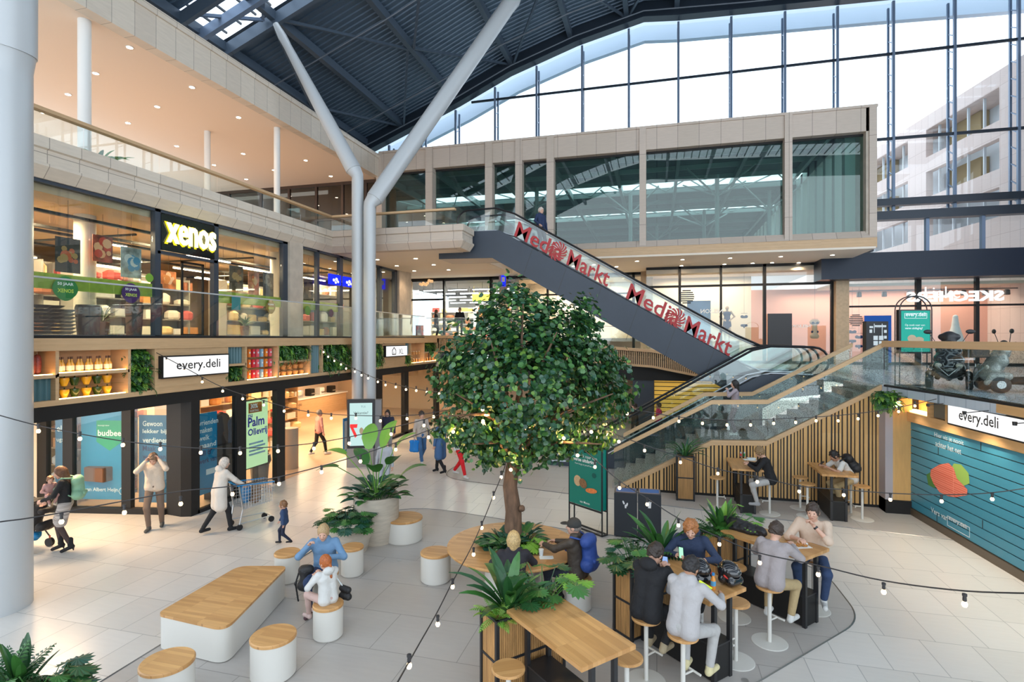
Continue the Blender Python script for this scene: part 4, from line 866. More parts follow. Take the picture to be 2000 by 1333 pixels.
mb.build('leaves', [G3, G2], t)
# ================================================================ high tables, planters, bar stools
def hightable(loc, rz, label, L=1.32, W=.72):
    t = thing('high_table', label, 'table', loc, rz)
    MB().box((-L / 2, -W / 2, 1.03), (L / 2, W / 2, 1.08)).build('tabletop', OAKTOP, t, bevel=.004)
    for s in (-1, 1):
        MB().box((L / 2 - .12, s * .15 - .025, 0), (L / 2 - .07, s * .15 + .025, 1.03)).build('leg', BLACK, t)
        MB().box((-L / 2 + .10, s * .15 - .025, 0), (-L / 2 + .15, s * .15 + .025, 1.03)).build('leg', BLACK, t)
    MB().box((-L / 2 + .1, -.16, .02), (L / 2 - .08, .16, .44)).build('ballast_box', CHAR, t); MB().box((-L / 2 + .1, -.17, .44), (L / 2 - .07, .17, .46)).build('foot_rail', BLACK, t)
    return t
def rect(pts, z=1.08):
    q = [atZ(u, v, z) for u, v in pts]; c = sum(q, Vector()) / len(q); return q, c
a42 = math.radians(-42)
dl = Vector((math.cos(a42), math.sin(a42), 0)); dw = Vector((-dl.y, dl.x, 0))
q, c1_ = rect(((992, 1192), (1088, 1162), (1237, 1255), (1135, 1308))); hightable((c1_.x, c1_.y, 0), a42, 'empty high oak table in the foreground beside the fern planter', 1.32, .72)
n2 = atZ(1458, 1148, 1.08); c2_ = n2 - dl * .68 - dw * .36; hightable((c2_.x, c2_.y, 0), a42, 'high oak table with two black helmets and a drink bottle', 1.36, .72)
q, c3_ = rect(((1408, 1040), (1462, 1014), (1612, 1073), (1573, 1096))); hightable((c3_.x, c3_.y, 0), a42, 'high oak table with a black jacket and an open snack', 1.36, .70)
hightable((2.10, 14.6, 0), -PI / 2, 'high oak table by the slatted wall where the curly-haired reader sits', 1.25, .72); hightable((4.02, 14.55, 0), -PI / 2, 'high oak table by the slatted wall where a man leans over his phone', 1.25, .74)
def planter(loc, rz, label, L=.95, W=.36, h=1.0):
    t = thing('slatted_planter', label, 'planter', loc, rz)
    for sx in (-1, 1):
        for sy in (-1, 1): MB().box((sx * L / 2 - .02, sy * W / 2 - .02, 0), (sx * L / 2 + .02, sy * W / 2 + .02, h)).build('corner_post', BLACK, t)
    r = MB()
    for z in (.02, h * .5, h - .03): r.box((-L / 2, -W / 2 - .015, z), (L / 2, -W / 2 + .01, z + .03)); r.box((-L / 2, W / 2 - .01, z), (L / 2, W / 2 + .015, z + .03)); r.box((-L / 2 - .015, -W / 2, z), (-L / 2 + .01, W / 2, z + .03)); r.box((L / 2 - .01, -W / 2, z), (L / 2 + .015, W / 2, z + .03))
    r.build('frame_rail', BLACK, t); s = MB(); x = -L / 2 + .03
    while x < L / 2 - .03: s.box((x, -W / 2 - .008, .05), (x + .018, W / 2 + .008, h - .04)); x += .026
    y = -W / 2 + .03
    while y < W / 2 - .03: s.box((-L / 2 - .008, y, .05), (L / 2 + .008, y + .018, h - .04)); y += .026
    s.build('slat_panel', mat('amber_slats', (.50, .27, .10), .45, noise=.25, nscale=3, stretch=(8, 8, .6)), t)
    MB().box((-L / 2 + .02, -W / 2 + .02, h - .10), (L / 2 - .02, W / 2 - .02, h - .05)).build('soil', mat('soil', (1, 1, 1)), t)
    return Vector(loc) + Vector((0, 0, h - .05))
aw = a42 + PI / 2
l0 = atZ(940, 1192, .98); f0 = atZ(971, 1218, .98); sdir = (f0 - l0).normalized(); ldir = Vector((-sdir.y, sdir.x, 0))
wp = (f0 - l0).length
pc = (l0 + f0) / 2 + ldir * .48; pc.z = 0; ra_ = math.atan2(ldir.y, ldir.x); p1_ = planter(pc, ra_, 'oak-slatted planter with sword ferns at the end of the empty high table', .95, .34, 1.0)
l0 = atZ(1200, 1100, .98); pc2 = l0 + ldir * .48 + sdir * .17; pc2.z = 0; p2_ = planter(pc2, ra_, 'oak-slatted planter behind the person in the black hoodie', .95, .34, 1.0)
pc3 = c3_ - dl * .83; pc3.z = 0; p3_ = planter(pc3, ra_, 'oak planter with upright ferns at the end of the jacket table', .80, .34, 1.0)
p4 = atZ(1340, 985, 0); p4_ = planter((p4.x, 14.95, 0), 0, 'tall narrow oak planter against the slatted wall', .42, .38, 1.15)
plant('birds_nest_fern', 'sword-leaved fern rising from the foreground planter', p1_ - ldir * .2, 'strap', 24, .80, .12, .06, mats=[G1, G2, G2], el=(.7, 1.45), droop=.9)
plant('split_leaf_plant', 'split-leaf plant spreading over the far end of the foreground planter', p1_ + ldir * .28, 'monstera', 26, .30, .30, .12, mats=[G1, G2, G2, G3], stem=.42, el=(.5, 1.35))
plant('small_fern', 'lime green fern at the near corner of the foreground planter', p1_ - ldir * .38 - sdir * -.02, 'fern', 22, .30, .12, .05, mats=[G5, G3, G5], el=(.2, 1.2), droop=2.2)
plant('dark_fern', 'dark feathery fern in the middle of the foreground planter', p1_ + ldir * .05, 'fern', 20, .48, .2, .08, mats=[G1, G2], el=(.3, 1.2), droop=1.6)
plant('split_leaf_plant', 'pale split-leaf plant beside the person in the black hoodie', p2_ - ldir * .25, 'monstera', 28, .28, .30, .12, mats=[G4, G2, G1], stem=.35, el=(.4, 1.3))
plant('birds_nest_fern', 'sword-leaved fern behind the ginger-haired person', p2_ + ldir * .3, 'strap', 20, .75, .10, .06, mats=[G1, G2], el=(.8, 1.45), droop=.7)
plant('dark_fern', 'arching fern over the middle of the black-hoodie planter', p2_, 'fern', 18, .5, .2, .1, mats=[G2, G1], el=(.4, 1.2), droop=1.4)
plant('birds_nest_fern', 'upright sword-leaved fern next to the black jacket', p3_ - ldir * .1, 'strap', 26, .55, .10, .1, mats=[G2, G1, G3], el=(.8, 1.5), droop=.6)
plant('split_leaf_plant', 'round-leaved plant at the back of the jacket-table planter', p3_ + ldir * .2, 'monstera', 14, .26, .28, .1, mats=[G2, G3], stem=.4, el=(.5, 1.3))
plant('dark_fern', 'dark fern on the left of the jacket-table planter', p3_ - ldir * .28, 'fern', 18, .45, .2, .1, mats=[G1, G2], el=(.3, 1.2), droop=1.5)
plant('dark_palm', 'dark palm in the tall narrow planter', p4_, 'strap', 34, .75, .045, .08, mats=[G1, G4, G2], el=(.5, 1.5), droop=1.6)
# bottom-left corner plants in a planter below the frame edge
pl = atZ(50, 1350, .95); pl0 = Vector((pl.x, pl.y, 0)); p5_ = planter(pl0, .1, 'oak planter under the leaves in the lower left corner', .9, .36, .95)
plant('split_leaf_plant', 'split-leaf plant in the lower left corner', p5_ + Vector((.12, 0, 0)), 'monstera', 26, .26, .26, .15, mats=[G1, G4, G2], stem=.22, el=(.3, 1.2)); plant('dark_fern', 'dark fern in the lower left corner', p5_ + Vector((-.25, 0, 0)), 'fern', 26, .45, .18, .1, mats=[G2, G1], el=(.4, 1.3)); plant('birds_nest_fern', 'sword-leaved fern at the left edge of the lower left corner', p5_ + Vector((-.2, .1, 0)), 'strap', 9, .5, .09, .08, mats=[G1, G2], el=(.9, 1.45), droop=.5)
plant('small_fern', 'bright arching leaves at the right of the lower left corner', p5_ + Vector((.3, -.05, 0)), 'broad', 7, .3, .10, .05, mats=[G3, G2], stem=.12, el=(.2, 1.0), droop=1.8, azr=(-.9, .8))
def stool_proto(label, loc, rz=0.0):
    t = thing('bar_stool', label, 'stool', loc, rz, None)
    MB().lathe([(.165, .745), (.175, .75), (.175, .768), (.165, .775)], (0, 0, 0), 32).build('seat', OAKTOP, t)
    MB().lathe([(.027, .012), (.027, .745)], (0, 0, 0), 14).build('pole', POUFM, t, smooth=True); MB().lathe([(.235, 0), (.235, .008), (.225, .012), (.01, .012)], (0, 0, 0), 36).build('base_plate', POUFM, t)
    f = MB(); f.tube([(0, 0, .30), (.17, 0, .30)], .012, 8); f.tube([(.17, -.11, .30), (.17, .11, .30)], .014, 8); f.build('footrest', POUFM, t)
    return t
s0_ = None
for (u, v, z, rz, lab) in ((993, 1305, .77, .5, 'bar stool with oak seat left of the foreground high table, cut by the lower edge'), (1224, 1283, .77, 2.4, 'bar stool with worn seat tucked at the right corner of the foreground high table'),
    (1334, 1240, .77, .8, 'bar stool under the person in the grey zip top'), (1262, 1207, .77, .9, 'bar stool under the person in the black hoodie'), (1437, 1176, .77, 3.9, 'empty bar stool with worn seat at the right of the helmet table'),
    (1434, 1207, 0, 3.9, 'bar stool half hidden behind the helmet table'), (1503, 1146, .77, .8, 'bar stool under the man in the grey sweater'), (1589, 1192, 0, 3.9, 'bar stool under the man in the beige shirt'),
    (1401, 933, .77, 0, 'bar stool left of the curly-haired reader'), (1503, 941, .77, PI, 'bar stool under the curly-haired reader'), (1563, 932, .77, 0, 'bar stool nearest the slatted wall left of the phone table'),
    (1577, 945, .77, 0, 'bar stool in front, left of the phone table'), (1662, 940, .77, PI, 'bar stool under the man with the black backpack'), (1684, 950, .77, PI, 'empty bar stool right of the phone table')):
    p = atZ(u, v, z); p.z = 0
    if s0_ is None: s0_ = stool_proto(lab, p, rz)
    else: dup(s0_, p, rz, lab)
# ================================================================ bins, poster stand, kiosk
for k, (u, lab, nm) in enumerate(((1221, 'dark waste bin for plastic packaging with a blue opening', 'Plastic & blik'), (1268, 'dark bin for residual waste with a blue opening', 'Restafval'))):
    b = atZ(u, 1052 + 3 * k, 0); t = thing('waste_bin', lab, 'bin', (b.x, b.y + .25, 0), YAW * .1)
    w = .235; BN = mat('bin_graphite', (.025, .030, .038), .45)
    MB().box((-w, -.23, .03), (w, .23, .93)).build('body', BN, t, bevel=.006); MB().box((-w + .04, -.19, 0), (w - .04, .19, .03)).build('feet', BLACK, t)
    MB().box((-w + .04, -.14, .931), (w - .04, .16, .936)).build('bag_opening', mat('bag_blue', (.01, .13, .42), .4), t); rim = MB()
    for a in ((-w + .02, -.16, -w + .04, .18), (w - .04, -.16, w - .02, .18), (-w + .02, -.16, w - .02, -.14), (-w + .02, .16, w - .02, .18)): rim.box((a[0], a[1], .93), (a[2], a[3], .945))
    rim.build('rim', mat('rim_grey', (.25, .20, .20), .4), t)
    ic = MB(); WI = mat('icon_white', (.8, .8, .8), .5)
    if k == 0:
        for dx, dz, r in ((-.04, .74, .4), (.03, .70, -.3), (.0, .66, .1)): 
            c_, s_ = math.cos(r), math.sin(r); q = [(-.016, -.035), (.016, -.035), (.016, .02), (.006, .04), (-.006, .04), (-.016, .02)]
            ic.prismY([(dx + x * c_ - y * s_, dz + x * s_ + y * c_) for x, y in q], -.234, -.23)
    else:
        ic.prismY([(-.035, .76), (-.028, .65), (.028, .65), (.035, .76)], -.233, -.23); ic.box((-.045, -.234, .765), (.045, -.23, .775)); ic.box((-.015, -.234, .778), (.015, -.23, .785))
    ic.build('icon', WI, t); text(nm, (-.075 if k == 0 else -.055, -.231, .57), (1, 0, 0), (0, 0, 1), WI, t, w=.15 if k == 0 else .11, depth=.003)
    for ch in t.children:
        if ch.name.startswith('lettering'): ch.location = (b.x - b.x, 0, 0)
a = atZ(1112, 1026, 0); b = atZ(1176, 1050, 0); d = (b - a).normalized(); n = Vector((d.y, -d.x, 0)); Wd = (b - a).length
t = thing('poster_stand', 'black steel frame stand with a green advertising poster beside the tree table', 'poster stand', a)
zp0 = atP(1111, 979, a, b).z; zt_ = zp0 + 1.30; f = MB()
for off in (0.0, -.16):
    for s in (0, Wd): p = a + d * s + n * off; f.bar(p, p + Vector((0, 0, zt_)), .03, .03, (1, 0, 0))
    f.bar(a + n * off + Vector((0, 0, .02)), b + n * off + Vector((0, 0, .02)), .03); f.bar(a + n * off + Vector((0, 0, zp0 - .03)), b + n * off + Vector((0, 0, zp0 - .03)), .03); f.bar(a + n * off + Vector((0, 0, zt_)), b + n * off + Vector((0, 0, zt_)), .03)
f.bar(a + Vector((0, 0, .02)), a - n * .16 + Vector((0, 0, .02)), .03); f.bar(b + Vector((0, 0, .02)), b - n * .16 + Vector((0, 0, .02)), .03)
f.build('frame', BLACK, t, world=True)
GRN = mat('poster_green', (.0, .20, .15), .5); PW = mat('poster_white', (.85, .88, .86), .5)
def quad(mb, o, d, x0, x1, z0, z1, n, off): return mb.add([o + d * x0 + n * off + Vector((0, 0, z0)), o + d * x1 + n * off + Vector((0, 0, z0)), o + d * x1 + n * off + Vector((0, 0, z1)), o + d * x0 + n * off + Vector((0, 0, z1))], [(0, 1, 2, 3)])
pm = MB(); q = [a + d * .015 + n * .012, b - d * .015 + n * .012, b - d * .015 - n * .17, a + d * .015 - n * .17]; pm.prism([(p.x, p.y) for p in q], zp0, zt_ - .02); pm.build('poster_panel', GRN, t, world=True)
def ptxt(s, x, z, w, h=None, m=PW, al='L', bold=0.0, T=None, O=None, D=None, N=None, off=.016):
    O = O or a; D = D or d; N = N or n; T = T or t
    return text(s, O + D * x + Vector((0, 0, z)) + N * 0, D, (0, 0, 1), m, T, w=w, h=h, depth=0, align=al, bold=bold)
o2 = a + n * .017
def pt2(s, x, z, w, bold=0, m=PW): return text(s, o2 + d * x + Vector((0, 0, z)), d, (0, 0, 1), m, t, w=w, depth=0, bold=bold, align='C')
H_ = Wd / 2
pt2('Op zoek naar een', H_, zp0 + 1.03, Wd * .74); pt2('verse uitdaging?', H_, zp0 + .93, Wd * .70, .03); pt2('Kom langs en proef het zelf', H_, zp0 + .87, Wd * .6); pt2('van Meren', H_, zp0 + .06, Wd * .3, .01)
def disc(mb, cx, cz, rx, rz, off, k=18, rot=0): 
    o = a + n * off; vs = [o + d * cx + Vector((0, 0, cz))]
    for i in range(k): t_ = 2 * PI * i / k; x = rx * math.cos(t_); z = rz * math.sin(t_); vs.append(o + d * (cx + x * math.cos(rot) - z * math.sin(rot)) + Vector((0, 0, cz + x * math.sin(rot) + z * math.cos(rot))))
    mb.add(vs, [(0, i + 1, (i + 1) % k + 1) for i in range(k)])
m_ = MB(); disc(m_, Wd * .28, zp0 + .52, .11, .12, .018); m_.build('printed_bread', mat('bread_print', (.60, .40, .22), .6, noise=.2, nscale=40), t, world=True)
m_ = MB(); disc(m_, Wd * .45, zp0 + .49, .12, .10, .020, rot=-.5); m_.build('printed_bread', mat('bread_crust_print', (.25, .12, .05), .6, noise=.4, nscale=40), t, world=True)
m_ = MB(); disc(m_, Wd * .70, zp0 + .38, .17, .055, .022, rot=.12); m_.build('printed_fish', mat('fish_print', (.75, .22, .06), .5, noise=.25, nscale=25), t, world=True)
m_ = MB(); disc(m_, Wd * .78, zp0 + .72, .06, .055, .018); m_.build('printed_badge', mat('badge_print', (.0, .10, .08), .5), t, world=True)
# digital kiosk in front of the forked columns
kb = atZ(706, 913, 0); kd = 18.35; t = thing('digital_kiosk', 'black digital advertising kiosk standing in front of the forked grey columns', 'display', (kb.x, kb.y, 0), YAW + .16)
MB().box((-.47, 0, 0), (.38, .30, .62)).build('plinth', mat('grey_plinth', (.28, .26, .25), .5), t); MB().box((-.45, 0, .6), (.42, .14, 2.20)).build('housing', BLACK, t, bevel=.01)
MB().box((.30, .05, 0), (.62, .42, 2.16)).build('side_casing', mat('grey_casing', (.22, .21, .21), .45), t)
sc_ = MB().box((-.37, -.012, .70), (.34, -.002, 2.08)).build('screen', emis('screen_aqua', (.62, .88, .86), .58), t)
def lt(s, x, z, w, m, T, y=-.014, bold=0.0, al='L', h=None, up=(0, 0, 1), xd=(1, 0, 0), nm='lettering', shear=0.0, thick=0.0):
    mb = MB(); vs, fs = text_mesh(s, (x, y, z), xd, up, w, h, 0, bold, shear, al); mb.add(vs, fs)
    return mb.build(nm, m, T)
lt('Vakantie?', -.25, 1.72, .46, INK, t); lt('TUI', -.02, 1.93, .14, mat('print_grey', (.25, .4, .45), .5), t)
rd = mat('print_red', (.75, .02, .02), .5, emit=(.8, .03, .03), es=.3); m_ = MB(); y_ = -.016
m_.add([(-.36, y_, 1.40), (-.12, y_, 1.40), (-.14, y_, 1.28), (-.25, y_, 1.28), (-.13, y_, 1.02), (-.20, y_, .96), (-.34, y_, 1.28), (-.36, y_, 1.30)], [(0, 7, 6, 5, 4, 3, 2, 1)]); m_.add([(.34, y_, 1.22), (.20, y_, .96), (.10, y_, 1.0), (.30, y_, 1.32), (.34, y_, 1.32)], [(0, 3 + 1, 3, 2, 1)]); m_.build('printed_shape', rd, t)
m_ = MB(); 
for x, z, r in ((.0, 1.18, .11), (.14, 1.14, .10), (.05, .95, .08), (.12, .85, .07)): m_.add([(x + r * .6 * math.cos(k * PI / 5), y_ - .001, z + r * math.sin(k * PI / 5)) for k in range(10)], [tuple(range(10))])
m_.build('printed_figure', mat('print_tan', (.55, .40, .25), .5), t)
# ================================================================ string lights
BULB = emis('warm_filament', (1.0, .70, .36), 5.0); SOCK = mat('socket_black', (.03, .028, .03), .5)
def string(label, pts, bulbs, dA, dB, uA, uB, glow=()):
    """pts: cable (u, v); bulbs: bulb centres (u, v); distance runs from dA at uA to dB at uB"""
    D_ = lambda u, v=0: dA + (dB - dA) * (u - uA) / (uB - uA)
    t = thing('string_light', label, 'string lights', atD(*pts[len(pts) // 2], D_(pts[len(pts) // 2][0])))
    P = []
    for i in range(len(pts) - 1):
        p_1 = pts[max(i - 1, 0)]; p0 = pts[i]; p1 = pts[i + 1]; p2 = pts[min(i + 2, len(pts) - 1)]
        for k in range(5):
            s = k / 5; h = [0.5 * (2 * p0[j] + (p1[j] - p_1[j]) * s + (2 * p_1[j] - 5 * p0[j] + 4 * p1[j] - p2[j]) * s * s + (3 * p0[j] - p_1[j] - 3 * p1[j] + p2[j]) * s ** 3) for j in (0, 1)]
            P.append(atD(h[0], h[1], D_(h[0])))
    P.append(atD(*pts[-1], D_(pts[-1][0])))
    MB().tube(P, .0075, 6).build('cable', SOCK, t, world=True)
    for (u, v) in bulbs:
        d = D_(u); c = atD(u, v, d); best = min(P, key=lambda q: (Vector((q.x, q.y, 0)) - Vector((c.x, c.y, 0))).length); top = Vector((c.x, c.y, c.z + .085))
        s = MB(); s.lathe([(.014, .0), (.017, .01), (.015, .045), (.020, .05), (.020, .07), (.008, .075)], (c.x, c.y, c.z + .022), 10); so = s.build('lamp_socket', SOCK, t, world=True)
        b = MB().lathe([(.003, -.032), (.016, -.028), (.024, -.012), (.023, .004), (.013, .022)], c, 14).build('bulb', BULB, so, smooth=True); b.location = (0, 0, 0)
        w = ploc(so); b.data.transform(Matrix.Translation(-w))
    for g in glow:
        l = bpy.data.lights.new('bulb_glow', 'POINT'); l.energy = g[3]; l.color = (1, .62, .28); l.shadow_soft_size = .05; o = bpy.data.objects.new('bulb_glow', l); COL.objects.link(o); o.location = atD(g[0], g[1], g[2]) - ploc(t); o.parent = t
    return t
T1 = (905, 840)
string('festoon cable from the lettered sign panel sagging across to the tree', [(303, 688), (360, 718), (435, 757), (515, 783), (602, 805), (695, 812), (795, 812), (850, 806), (930, 790)], [(325, 705), (360, 725), (395, 746), (435, 764), (474, 779), (515, 791), (555, 803), (602, 811), (647, 817), (695, 817), (743, 822), (795, 818), (847, 814)], 11.9, 9.6, 303, 930)
string('festoon cable with close-set bulbs crossing the forked columns to the tree', [(626, 680), (653, 700), (693, 721), (738, 741), (793, 756), (858, 766), (930, 760)], [(632, 688), (641, 697), (653, 705), (666, 712), (676, 720), (693, 726), (706, 733), (719, 739), (738, 746), (753, 752), (773, 756), (793, 761), (813, 763), (834, 766), (858, 769)], 16.6, 9.6, 626, 930)
string('festoon cable from the big left column in front of the shop windows to the tree', [(-40, 800), (0, 812), (75, 832), (156, 848), (240, 862), (318, 871), (393, 876), (469, 876), (543, 873), (613, 866), (682, 854), (764, 836), (828, 820), (890, 800), (960, 780)], [(75, 842), (156, 857), (240, 869), (313, 877), (392, 884), (469, 885), (543, 881), (613, 876), (682, 866), (764, 848), (828, 831), (884, 812)], 7.0, 9.4, -40, 960)
string('lowest festoon cable from the big left column across the walkers to the tree', [(-40, 1028), (0, 1020), (47, 1014), (120, 1002), (243, 979), (353, 960), (454, 950), (545, 932), (628, 911), (704, 889), (773, 865), (837, 841), (895, 818), (960, 795)], [(120, 1019), (243, 1001), (353, 984), (454, 965), (545, 945), (628, 922), (704, 901), (773, 878), (837, 854), (895, 831)], 5.6, 9.2, -40, 960)
string('festoon cable dropping steeply from the tree towards the foreground', [(995, 870), (985, 915), (965, 965), (945, 1015), (918, 1075), (884, 1137), (852, 1200), (815, 1265), (770, 1345)], [(998, 889), (979, 932), (964, 972), (941, 1031), (925, 1083), (884, 1146), (855, 1219), (799, 1300)], 9.4, 4.0, 995, 770)
string('festoon cable sagging from the tree over the waste bins and the high tables', [(1105, 850), (1162, 898), (1210, 940), (1264, 974), (1325, 1013), (1405, 1050), (1484, 1081), (1598, 1105), (1726, 1135), (1884, 1155), (2030, 1160)], [(1162, 912), (1210, 953), (1264, 985), (1325, 1026), (1405, 1063), (1484, 1099), (1598, 1122), (1726, 1156), (1884, 1180)], 9.0, 4.3, 1105, 2030)
string('upper right festoon cable from the tree to the oak sign band', [(1100, 775), (1170, 790), (1225, 798), (1276, 807), (1326, 815), (1420, 821), (1511, 819), (1594, 815), (1676, 808), (1755, 796), (1829, 780)], [(1170, 798), (1225, 808), (1276, 816), (1326, 823), (1372, 827), (1420, 830), (1466, 830), (1511, 827), (1554, 825), (1594, 822), (1637, 822), (1676, 818), (1715, 812), (1755, 804), (1787, 793)], 9.4, 11.3, 1100, 1829)
string('lower right festoon cable from the tree across the stair glass to the blue wall', [(1130, 800), (1190, 842), (1259, 870), (1329, 893), (1402, 917), (1479, 932), (1561, 950), (1648, 957), (1739, 964), (1839, 967), (1938, 963), (2030, 950)], [(1259, 880), (1329, 903), (1402, 925), (1479, 941), (1561, 960), (1648, 967), (1739, 976), (1839, 979), (1938, 975)], 9.4, 8.0, 1130, 2030)
t = thing('crown_bulbs', 'warm bulbs glowing inside the tree crown', 'string lights', TP(1000, 800)); mb = MB()
for u, v, d in ((949, 807, -.9), (947, 790, -.7), (894, 830, -.7), (1138, 824, -1.0), (1090, 835, -1.0), (1117, 870, -.8), (998, 890, -1.0), (1195, 850, -.6), (1000, 750, .2), (1050, 800, .1), (960, 760, .2), (1010, 850, .1)):
    mb_ = MB(); mb_.ball(TP(u, v, d), .026); mb_.build('bulb', BULB, t, world=True)
for u, v, d, e in ((949, 815, -.6, 7), (894, 838, -.4, 5), (1100, 845, -.6, 7), (1150, 840, -.4, 5), (1000, 880, -.5, 6), (1030, 830, .2, 8), (950, 860, .4, 6), (1190, 850, .1, 5)):
    l = bpy.data.lights.new('bulb_glow', 'POINT'); l.energy = e; l.color = (1, .60, .22); l.shadow_soft_size = .06; o = bpy.data.objects.new('bulb_glow', l); COL.objects.link(o); o.location = TP(u, v, d) - ploc(t); o.parent = t
# ================================================================ lettering on the left band and the sign boxes
t = thing('lit_sign', 'white illuminated lettered sign in the left timber band', 'sign', atX(375, 716, XB))
ya, yb = yX(310), yX(441); MB().box((XB - .1, ya, 3.30), (XB + .10, yb, 3.80)).build('case', CHAR, t, world=True); MB().box((XB + .10, ya + .03, 3.33), (XB + .105, yb - .03, 3.77)).build('lit_face', SIGNW, t, world=True)
text('every.deli', (XB + .12, ya + .18 * (yb - ya), 3.42), (0, 1, 0), (0, 0, 1), INK, t, w=(yb - ya) * .66, h=.27, depth=0, bold=.008)
t = thing('lit_sign', 'small white illuminated sign with a house emblem right of the forked columns', 'sign', atX(770, 693, XB))
ya, yb = yX(748.5), yX(790.5); MB().box((XB - .1, ya, 3.42), (XB + .12, yb, 3.88)).build('case', CHAR, t, world=True); MB().box((XB + .12, ya + .02, 3.45), (XB + .125, yb - .02, 3.85)).build('lit_face', SIGNW, t, world=True)
text('XL', (XB + .14, (ya + yb) / 2 + .12, 3.52), (0, 1, 0), (0, 0, 1), INK, t, h=.22, w=.42, depth=0); m_ = MB(); c_ = (ya + yb) / 2 - .28
for a0, a1, b0, b1 in ((-.17, -.13, 3.52, 3.68), (.13, .17, 3.52, 3.68), (-.17, .17, 3.50, 3.54)): m_.box((XB + .126, c_ + a0, b0), (XB + .13, c_ + a1, b1))
m_.bar((XB + .128, c_ - .17, 3.67), (XB + .128, c_, 3.80), .004, .04); m_.bar((XB + .128, c_, 3.80), (XB + .128, c_ + .17, 3.67), .004, .04); m_.build('house_emblem', INK, t, world=True); text('ah', (XB + .128, c_ - .08, 3.56), (0, 1, 0), (0, 0, 1), INK, t, h=.09, depth=0)
# lit name above the gallery shop
t = thing('lit_sign', 'glowing yellow shop name on a black board above the gallery doors', 'sign', atX(370, 452, XS))
ya, yb = atX(314, 660, XS).y, atX(418, 660, XS).y; MB().box((XS - .05, ya, 6.34), (XS + .02, yb, 7.24)).build('board', mat('gloss_black', (.006, .008, .006), .08), t, world=True)
YEL = emis('yellow_glow', (1.0, .90, .32), 3.2); text('xenos', (XS + .09, ya + .12, 6.55), (0, 1, 0), (0, 0, 1), YEL, t, w=(yb - ya) * .92, h=.50, depth=0, bold=.012, thick=.05)
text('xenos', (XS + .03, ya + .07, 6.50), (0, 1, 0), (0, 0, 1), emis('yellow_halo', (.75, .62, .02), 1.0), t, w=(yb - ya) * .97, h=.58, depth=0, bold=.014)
# ================================================================ green walls, goods in the niches
def greenery(name, label, u0, u1, z0, z1, n, hang=0.0, X=XB, group=None):
    y0, y1 = yX(u0), yX(u1); t = thing(name, label, 'plant', (X - .2, (y0 + y1) / 2, z0)); r = random.Random(int(u0)); mb = MB()
    for i in range(n):
        mb.cur = r.choices([0, 1, 2, 3], [3, 4, 2, 1])[0]; b = (X - .22 + r.uniform(0, .12), r.uniform(y0 + .05, y1 - .05), r.uniform(z0 + .05, z1 - .05)); L = r.uniform(.10, .24) + hang * r.random() * .5
        if r.random() < .35: frond(mb, b, r.uniform(-1.2, 1.2), r.uniform(-.3, .9), L * 1.3, .12, 4, 7)
        else: blade(mb, b, r.uniform(-1.4, 1.4), r.uniform(-.4, 1.1), L, .05, 5, 4)
    mb.build('foliage', [G1, G2, G3, G5], t, world=True); MB().box((X - .38, y0 + .03, z0), (X - .22, y1 - .03, z1)).build('moss_backing', mat('moss', (.02, .05, .012), .95, noise=.4, nscale=20), t, world=True); return t
greenery('green_wall', 'living green wall panel left of the lit deli sign', 254, 304, zb, zt, 330)
greenery('green_wall', 'small green wall square under the teal panel right of the lit deli sign', 445, 480, zb, 3.47, 130)
greenery('green_wall', 'bushy hanging greenery above the basket niche', 546, 605, 3.53, zt, 240, .5)
greenery('green_wall', 'tall hanging greenery just left of the forked columns', 632, 688, zb, zt, 380, .6)
greenery('green_wall', 'hanging greenery just right of the forked columns', 732, 748, zb, zt, 260, .5)
greenery('green_wall', 'small hanging greenery right of the house sign', 792, 803, zb, 3.42, 100, .4); greenery('green_wall', 'greenery on the top shelf at the far end of the band', 830, 855, 3.53, zt, 120, .3)
# greenery at the right stair corner
gr_ = thing('hanging_greenery', 'bushy hanging greenery at the top corner of the slatted stair wall', 'plant', onR(1735, 785)); mb = MB(); r = random.Random(8)
for i in range(420):
    mb.cur = r.choices([0, 1, 2, 3], [3, 4, 2, 1])[0]; p = atD(r.uniform(1712, 1752), r.uniform(768, 796), 12.75) + Vector((0, r.uniform(-.15, .1), 0))
    if r.random() < .4: frond(mb, p, r.uniform(-3.0, -.2), r.uniform(-.6, .8), r.uniform(.12, .3), .12, 4.5, 7)
    else: blade(mb, p, r.uniform(-3.1, 0), r.uniform(-.6, .9), r.uniform(.1, .2), .05, 5, 4)
mb.build('foliage', [G1, G2, G3, G5], gr_, world=True)
def goods(proto, pts, group, label):
    out = [proto]
    proto['group'] = group; proto['label'] = label; proto.location = pts[0]
    for p in pts[1:]: dup(proto, p)
OIL = mat('amber_oil', (.62, .34, .04), .15, coat=.5); LAB = mat('cream_label', (.75, .68, .52), .6); CORK = mat('cork_dark', (.10, .05, .03), .6)
b = thing('bottle', '', 'bottle'); MB().lathe([(.04, 0), (.045, .01), (.045, .14), (.02, .19), (.014, .24)], (0, 0, 0), 12).build('glass_body', OIL, b, smooth=True); MB().lathe([(.046, .03), (.046, .12)], (0, 0, 0), 12).build('label_band', LAB, b); MB().lathe([(.02, .24), (.02, .285)], (0, 0, 0), 8).build('stopper', CORK, b)
ys = [yX(121 + (230 - 121) * i / 12) for i in range(13)]; goods(b, [(-10.72 + (.05 if i % 2 else 0), y, 3.555) for i, y in enumerate(ys)], 'oil bottles in the lit niche', 'amber oil bottle with a dark stopper standing in the lit niche row')
s = thing('salami', 'dark red cured sausage hanging furthest left in the lit niche', 'sausage', (-10.7, yX(56), 3.9)); pr = [(.01, -.36), (.05, -.33), (.062, -.2), (.062, -.08), (.045, -.02), (.01, 0)]
